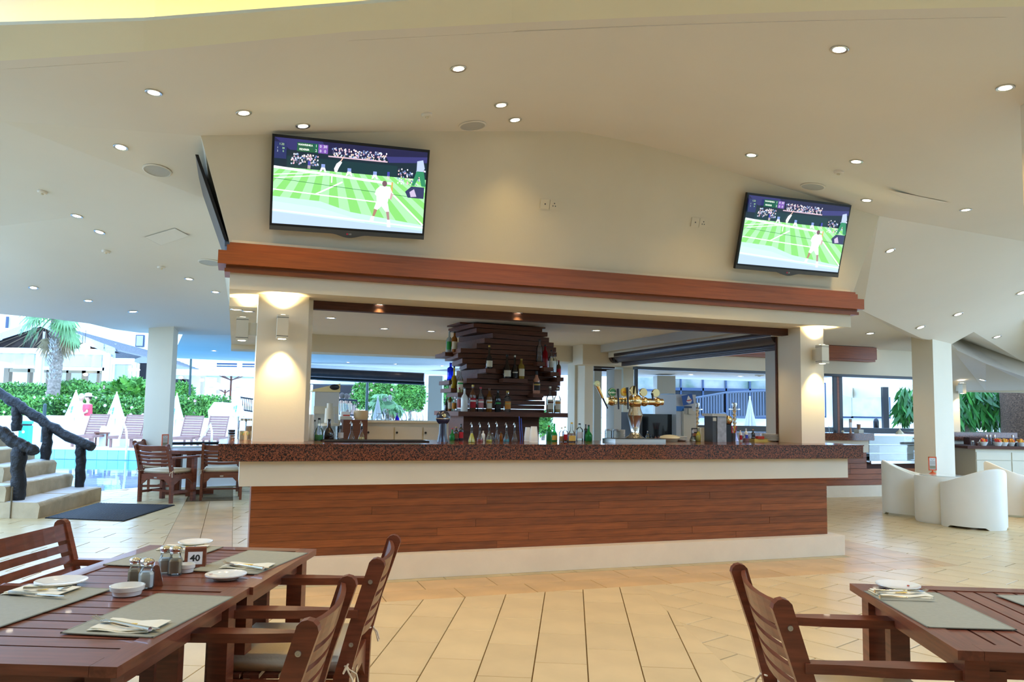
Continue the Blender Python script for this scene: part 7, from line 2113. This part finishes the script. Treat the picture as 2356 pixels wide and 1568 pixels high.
for i in range(6):
    f = lambda y, i=i: XS[i] + (XF[i] - XS[i]) * (y - 9.93) / 2.0
    rough_box(-9.5, f, 9.93 + (.0 if i < 2 else .45), 11.93, i * .195, (i + 1) * .195, i + 3).build('step', STONE, sp_, True)
    rough_box(-9.49, lambda y, i=i, f=f: f(y) - .02, 9.95 + (.0 if i < 2 else .45), 11.92, (i + 1) * .195 - .01, (i + 1) * .195 + .004, i + 30).build('tread', STONE_TOP, sp_, True)
for i, (px, ) in enumerate(((25,), )): 
    p = ay(px, 1160, 9.92); MB().bx(p.x - .004, p.x + .004, 9.915, 9.94, 0, .385).build('joint', mat('dark_joint', (.2, .16, .1), .9), sp_)
def logtube(pts, r, seed, nm, par):
    rr_ = random.Random(seed); P = [Vector(p) for p in pts]; Q = []
    for a, b in zip(P, P[1:]):
        for i in range(5): Q.append(a.lerp(b, i / 5))
    Q.append(P[-1]); Q = [q + Vector((rr_.uniform(-.006, .006),) * 3) for q in Q]
    rs = [r * rr_.uniform(.90, 1.12) for _ in Q]; rs[0] *= .85; rs[-1] *= .85
    return MB().tube(Q, rs, 12).build(nm, LOG, par, True)
lr = thing('log_railing', 'black painted log handrail at the far side of the steps', 'railing')
DA = 11.8
logtube([ay(x, y, DA) for x, y in ((-60, 868), (0, 905), (35, 926), (70, 950), (112, 977), (150, 1000), (190, 1018), (216, 1029))], .070, 1, 'handrail', lr)
for x0, y0, x1, z in ((38, 935, 33, 1.0), (109, 980, 104, .60), (184, 1020, 187, .20)): a = ay(x0, y0, DA); b = ay(x1, 1060, DA); logtube([(b.x, DA, z), ((a.x + b.x) / 2 + .01, DA, (a.z + z) / 2), a], .072, x0, 'post', lr)
lr = thing('log_railing', 'black painted log handrail at the near side of the steps', 'railing')
DB = 10.12
logtube([ay(x, y, DB) for x, y in ((-60, 962), (0, 992), (20, 1006), (38, 1019), (60, 1028), (80, 1040))], .075, 4, 'handrail', lr)
a = ay(43, 1028, DB); b = ay(42, 1140, DB); logtube([(b.x, DB, .19), ((a.x + b.x) / 2, DB, .5), a], .088, 5, 'post', lr)
mm_ = [az(x, y, 0) for x, y in ((103, 1192), (285, 1199), (402, 1162), (225, 1158))]
c = sum(mm_, Vector()) / 4; mt_ = thing('door_mat', 'large black rubber mat at the foot of the steps', 'mat', (c.x, c.y, 0))
MB().bev([(p.x - c.x, p.y - c.y) for p in mm_][::1], 0, .012, .003).build('mat_base', MATBLACK, mt_)
rbm = MB(); e1, e2 = mm_[1] - mm_[0], mm_[3] - mm_[0]
for i in range(26):
    for j in range(40):
        p = mm_[0] + e1 * ((i + .5) / 26) + e2 * ((j + .5) / 40) - c; rbm.add([(p.x - .013, p.y - .013, .012), (p.x + .013, p.y - .013, .012), (p.x + .013, p.y + .013, .012), (p.x - .013, p.y + .013, .012), (p.x, p.y, .019)], [(0, 1, 4), (1, 2, 4), (2, 3, 4), (3, 0, 4)])
rbm.build('rubber_studs', mat('rubber_stud', (.03, .032, .036), .45), mt_)['kind'] = 'stuff'

# ================================================================ PEOPLE (small, in the distance)
def person(lab, x, y, z, rz, shirt, hair=(.06, .04, .03), hat=None, sit=False, skin=(.70, .42, .30), trousers=(.1, .1, .12)):
    t = thing('person', lab, 'person', (x, y, z), rz)
    SK = mat('skin_%d%d' % (int(skin[0] * 100), int(skin[2] * 100)), skin, .6)
    hip = .45 if sit else .90; sh_ = hip + .50; hd_ = sh_ + .22
    def rem(m_, nm, mt_, par, vox=.022):
        o = m_.build(nm, mt_, par, True); r = o.modifiers.new('join', 'REMESH'); r.mode = 'VOXEL'; r.voxel_size = vox; r.use_smooth_shade = True; return o
    b = MB(); b.ball((0, 0, hd_), .105, 12, 9, (.85, .95, 1.15)); b.tube([(0, 0, sh_), (0, 0, hd_)], .05, 8)
    b.ball((0, .095, hd_ - .01), .02, 6, 5); b.ball((.09, 0, hd_), .025, 6, 5); b.ball((-.09, 0, hd_), .025, 6, 5)
    b.tube([(0, 0, hip), (0, 0, hip + .25), (0, 0, sh_ + .02)], [.15, .135, .13], 10)
    for s in (-1, 1):
        b.tube([(s * .12, 0, sh_ - .02), (s * .22, .0, sh_ - .27), (s * .16, .20, sh_ - .36), (s * .13, .27, sh_ - .34)], [.055, .045, .035, .03], 8)
        for k in range(4): b.tube([(s * .13 + (k - 1.5) * .02, .27, sh_ - .34), (s * .13 + (k - 1.5) * .02, .33, sh_ - .35)], .011, 5)
        b.tube([(s * .10, .26, sh_ - .33), (s * .08, .29, sh_ - .31)], .012, 5)
        if sit: b.tube([(s * .09, 0, hip), (s * .10, .42, hip + .02), (s * .10, .44, .10), (s * .10, .55, .04)], [.10, .075, .05, .04], 8)
        else: b.tube([(s * .09, 0, hip), (s * .10, .02, .48), (s * .10, 0, .07), (s * .10, .14, .03)], [.10, .07, .045, .04], 8)
    rem(b, 'body', SK, t)
    c_ = MB(); c_.tube([(0, 0, hip + .0), (0, 0, hip + .25), (0, 0, sh_)], [.18, .165, .155], 12)
    for s in (-1, 1): c_.tube([(s * .10, 0, sh_ - .03), (s * .20, 0, sh_ - .20)], [.075, .065], 8)
    rem(c_, 'shirt', mat('shirt_%d_%d_%d' % tuple(int(v * 99) for v in shirt), shirt, .8), t)
    l_ = MB()
    for s in (-1, 1): l_.tube([(s * .09, 0, hip + .04), (s * .10, .40 if sit else .02, (hip + .02) if sit else .50)], [.12, .09], 8)
    rem(l_, 'shorts', mat('dark_cloth', trousers, .8), t)
    MB().ball((0, -.015, hd_ + .03), .112, 12, 8, (.88, .95, 1.05)).build('hair', mat('hair_%d' % int(hair[0] * 100), hair, .7), t, True)
    if hat: MB().lathe([(.19, 0), (.20, .01), (.12, .03), (.11, .11), (0, .14)], 16, (0, 0, hd_ + .05)).build('hat', mat('hat_white', hat, .8), t, True)
P = ay(203, 940, 27.9); person('person in a pink vest and wide white hat walking behind the closed parasols', P.x, 27.85, .0, 2.0, (.85, .10, .14), hat=(.85, .85, .85))
P = ay(184, 940, 28.0); person('person in a white shirt walking just left of the pink vest', P.x - .1, 28.25, .02, -2.2, (.85, .85, .88), hair=(.5, .45, .42))
for YY, x, c_, lab in ((1.5, 203, (.16, .08, .45), 'seated diner in a purple top under the restaurant roof'), (2.4, 214, (.08, .12, .35), 'seated diner in dark blue next to the purple top'), (1.6, 226, (.12, .10, .12), 'seated diner in black at the right end of the restaurant table')):
    P = ay(x, 884, YR_ + 1.5); person(lab, P.x + .1 * (x - 214), YR_ + YY, P.z - 1.2, 1.2, c_, sit=True)
for YY, x, c_, lab in ((27, 787, (.75, .75, .78), 'seated person in white seen through the bar behind the railing'), (28.2, 797, (.8, .75, .7), 'second seated person seen through the bar, dark hair'), (29.4, 806, (.6, .4, .4), 'third seated person seen through the bar, beside the bush')):
    P = ay(x, 905, YY); person(lab, P.x, YY, .62, .5, c_, sit=True)
# ================================================================ seen through the bar, left: shaded terrace and white house
sc2 = thing('terrace_canopy', 'dark canopy with grey beams over the diners seen through the bar', 'canopy')
def sb(nm, x0, y0, x1, y1, Y, th, m_, par): o = yb(nm, x0, y0, x1, y1, Y, th, m_); o.parent = par; return o
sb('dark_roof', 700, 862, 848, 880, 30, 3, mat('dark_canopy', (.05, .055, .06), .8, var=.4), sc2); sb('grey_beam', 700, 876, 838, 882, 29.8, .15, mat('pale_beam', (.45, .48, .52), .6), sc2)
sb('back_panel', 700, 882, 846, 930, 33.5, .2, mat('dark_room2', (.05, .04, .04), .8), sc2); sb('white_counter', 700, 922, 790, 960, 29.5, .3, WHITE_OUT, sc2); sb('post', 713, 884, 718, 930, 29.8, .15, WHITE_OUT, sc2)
MB().bx(ay(690, 900, 30).x, ay(846, 900, 30).x, 26.4, 33.4, -.03, .62).build('floor_slab', PAVING, sc2)
P = ay(716, 875, 29.5); t = thing('globe_lamp', 'pair of lit globes beside the left bar column', 'lamp')
MB().ball(P + Vector((-.06, 0, 0)), .10, 12, 8).build('globe', GLOBE, t, True); MB().ball(P + Vector((.12, 0, 0)), .10, 12, 8).build('globe', GLOBE, t, True)
h2 = thing('white_house', 'white building with a red sign strip seen through the bar over the bushes', 'building')
sb('wall', 846, 800, 1320, 888, 38, .4, WHITE_OUT, h2); sb('sign_panel', 872, 862, 913, 874, 37.9, .05, mat('red_sign', (.55, .14, .07), .5), h2); sb('pilaster', 918, 820, 930, 888, 37.8, .2, WALL, h2)
sb('shade_band', 846, 884, 1000, 890, 37.6, .3, LIGHTGREY, h2); sb('lower_wall', 846, 930, 1400, 975, 37, .3, WHITE_OUT, h2)
P = ay(910, 899, 33); t = thing('lit_lantern', 'glowing amber lantern between the two round bushes', 'lamp'); MB().ball(P, .13, 12, 8, (1.4, 1, .7)).build('glow_shade', mat('amber_glow', (1, .6, .2), .5, emit=(1, .55, .18), estr=6), t, True); MB().tube([P, Vector((P.x, P.y, -.03))], .02, 5).build('stem', BLACK, t)
t = thing('white_boat_bench', 'white covered bench with a small dark label seen behind the upturned glasses', 'bench', (ay(915, 950, 22).x, 22, 0)); MB().prism([(-.5, 0), (.55, 0), (.5, 1.1), (-.35, 1.0)], -.3, .3, axis='y').build('cover', UMB, t); MB().bx(-.12, .12, -.31, -.30, .78, .9).build('dark_label', NAVY, t)
# ================================================================ right hand outdoors: glass fronted wing, railing, white walls
gw = thing('glass_wing', 'white building wing with a dark reflecting glazed wall and white render', 'building')
YG = 25.0
sb('wall', 1430, 800, 2700, 1010, YG + .6, .4, WHITE_OUT, gw)
GP_ = mat('reflecting_pane', (.025, .035, .05), .15, var=.6, nscale=1.4, spec=.5)
GPU = mat('sky_painted_pane', (.50, .47, .50), .08, coat=1.0, color2=(.10, .16, .12), nscale=1.1)  # pinkish sky reflection painted into the pane colour, with dark green patches
vx = [1552, 1567, 1618, 1671, 1726, 1769]; hy = [866, 896, 958]
for i in range(5):
    sb('pane', vx[i] + 1.5, hy[0], vx[i + 1] - 1.5, hy[1] - 1.5, YG + .3, .04, GPU, gw); sb('pane', vx[i] + 1.5, hy[1] + 1.5, vx[i + 1] - 1.5, hy[2], YG + .3, .04, GP_, gw)
for x in vx: sb('mullion', x - 1.5, hy[0], x + 1.5, hy[2], YG + .22, .12, NAVY, gw)
for y in hy: sb('transom', vx[0], y - 1.5, vx[-1], y + 1.5, YG + .22, .12, NAVY, gw)
for x0, x1 in ((1450, 1510),): 
    sb('pane', x0, hy[0], x1, 960, YG + .3, .04, GPU, gw); sb('transom', x0, 895, x1, 898, YG + .25, .1, NAVY, gw)
RG = mat('grey_railing', (.10, .12, .16), .6)
railing(1592, 1668, 916, 903, 46, 22.5, 13, 'grey balcony railing, rising part in front of the glass wall', RG, .035); railing(1668, 1769, 903, 898, 58, 22.5, 17, 'grey balcony railing, level part in front of the glass wall', RG, .035)
railing(1367, 1413, 958, 962, 36, 23, 8, 'white railing seen between the shutter posts', WHITE_OUT)
# windows of the right wing seen through the wide pane
def win(x0, y0, x1, y1, Y, nm): 
    sb('window_frame', x0, y0, x1, y1, Y, .1, NAVY, gw); sb('window_blind', x0 + 3, y0 + 2, x1 - 3, y1 - 4, Y - .03, .04, mat('beige_blind', (.52, .52, .46), .6, var=.2, nscale=3), gw)
win(1880, 880, 1900, 960, YG + .4, ''); win(1925, 900, 1962, 961, YG + .4, ''); win(1958, 896, 2048, 961, YG + .4, ''); win(2079, 895, 2140, 961, YG + .4, ''); win(2215, 880, 2400, 962, YG + .4, '')
tag(sb('column', 2034, 890, 2044, 992, 20, .12, BLACK, None), 'slim black post beyond the wide right pane', 'post')
P = ay(2016, 985, 19.5); t = thing('bollard_lamp', 'black bollard lamp beyond the display fridge', 'bollard', (P.x, 19.5, -.03)); zt_ = ay(2016, 960, 19.5).z + .03
MB().lathe([(.05, 0), (.05, zt_ * .8), (.065, zt_ * .82), (.065, zt_ * .93), (.05, zt_ * .97), (0, zt_)], 14).build('bollard_body', BLACK, t, True)
yb('x', 0, 0, 1, 1, 5, .1, BLACK).name = 'tmp'; bpy.data.objects.remove(bpy.data.objects['tmp'])
lw2 = thing('dark_sill', 'dark sill line along the window openings of the further pavilion', 'sill')
sb('sill', 1440, 986, 2130, 991, 18.2, .2, DKGREY, lw2)
# tree with hanging leaves and thick fibrous trunk at the far right
tr = thing('weeping_tree', 'small tree with long drooping glossy leaves beyond the buffet', 'tree')
YQ = 20.5; k = YQ / F_PX
a = ay(2222, 1010, YQ)
MB().tube([Vector((a.x, YQ, -.03)), ay(2222, 985, YQ), ay(2214, 940, YQ), ay(2218, 905, YQ), ay(2230, 860, YQ)], [.13, .11, .10, .08, .05], 8).build('trunk', mat('pale_bark', (.45, .40, .34), .9, var=.3), tr, True)
def curt(r):
    x = r.uniform(2070, 2316); yt = r.uniform(888, 962 - 8 * math.sin(x * .09) - (18 if x < 2200 else 0))
    return ay(x, yt, YQ + r.uniform(-.6, .9)), (0, -1, .2)
leaves('foliage', 2600, curt, .42, [LEAF_D, mat('mid_glossy_leaf', (.06, .26, .04), .35, var=.4), LEAF_D], tr, 21, .20, 1.6)
tk = thing('palm_tree', 'very thick brown fibrous palm trunk at the right edge beyond the buffet', 'palm tree')
p0, p1 = ay(2350, 1000, 19.5), ay(2346, 890, 19.5); R_ = 40 * 19.5 / F_PX
m_ = MB(); m_.tube([Vector((p0.x, 19.5, -.03)), p0, ay(2348, 945, 19.5), p1, p1 + Vector((0, 0, 1.2))], [R_ * 1.02, R_, R_ * 1.0, R_ * 1.03, R_ * 1.05], 22); m_.build('trunk', TRUNK_B, tk, True)
print('objects', len(bpy.data.objects))
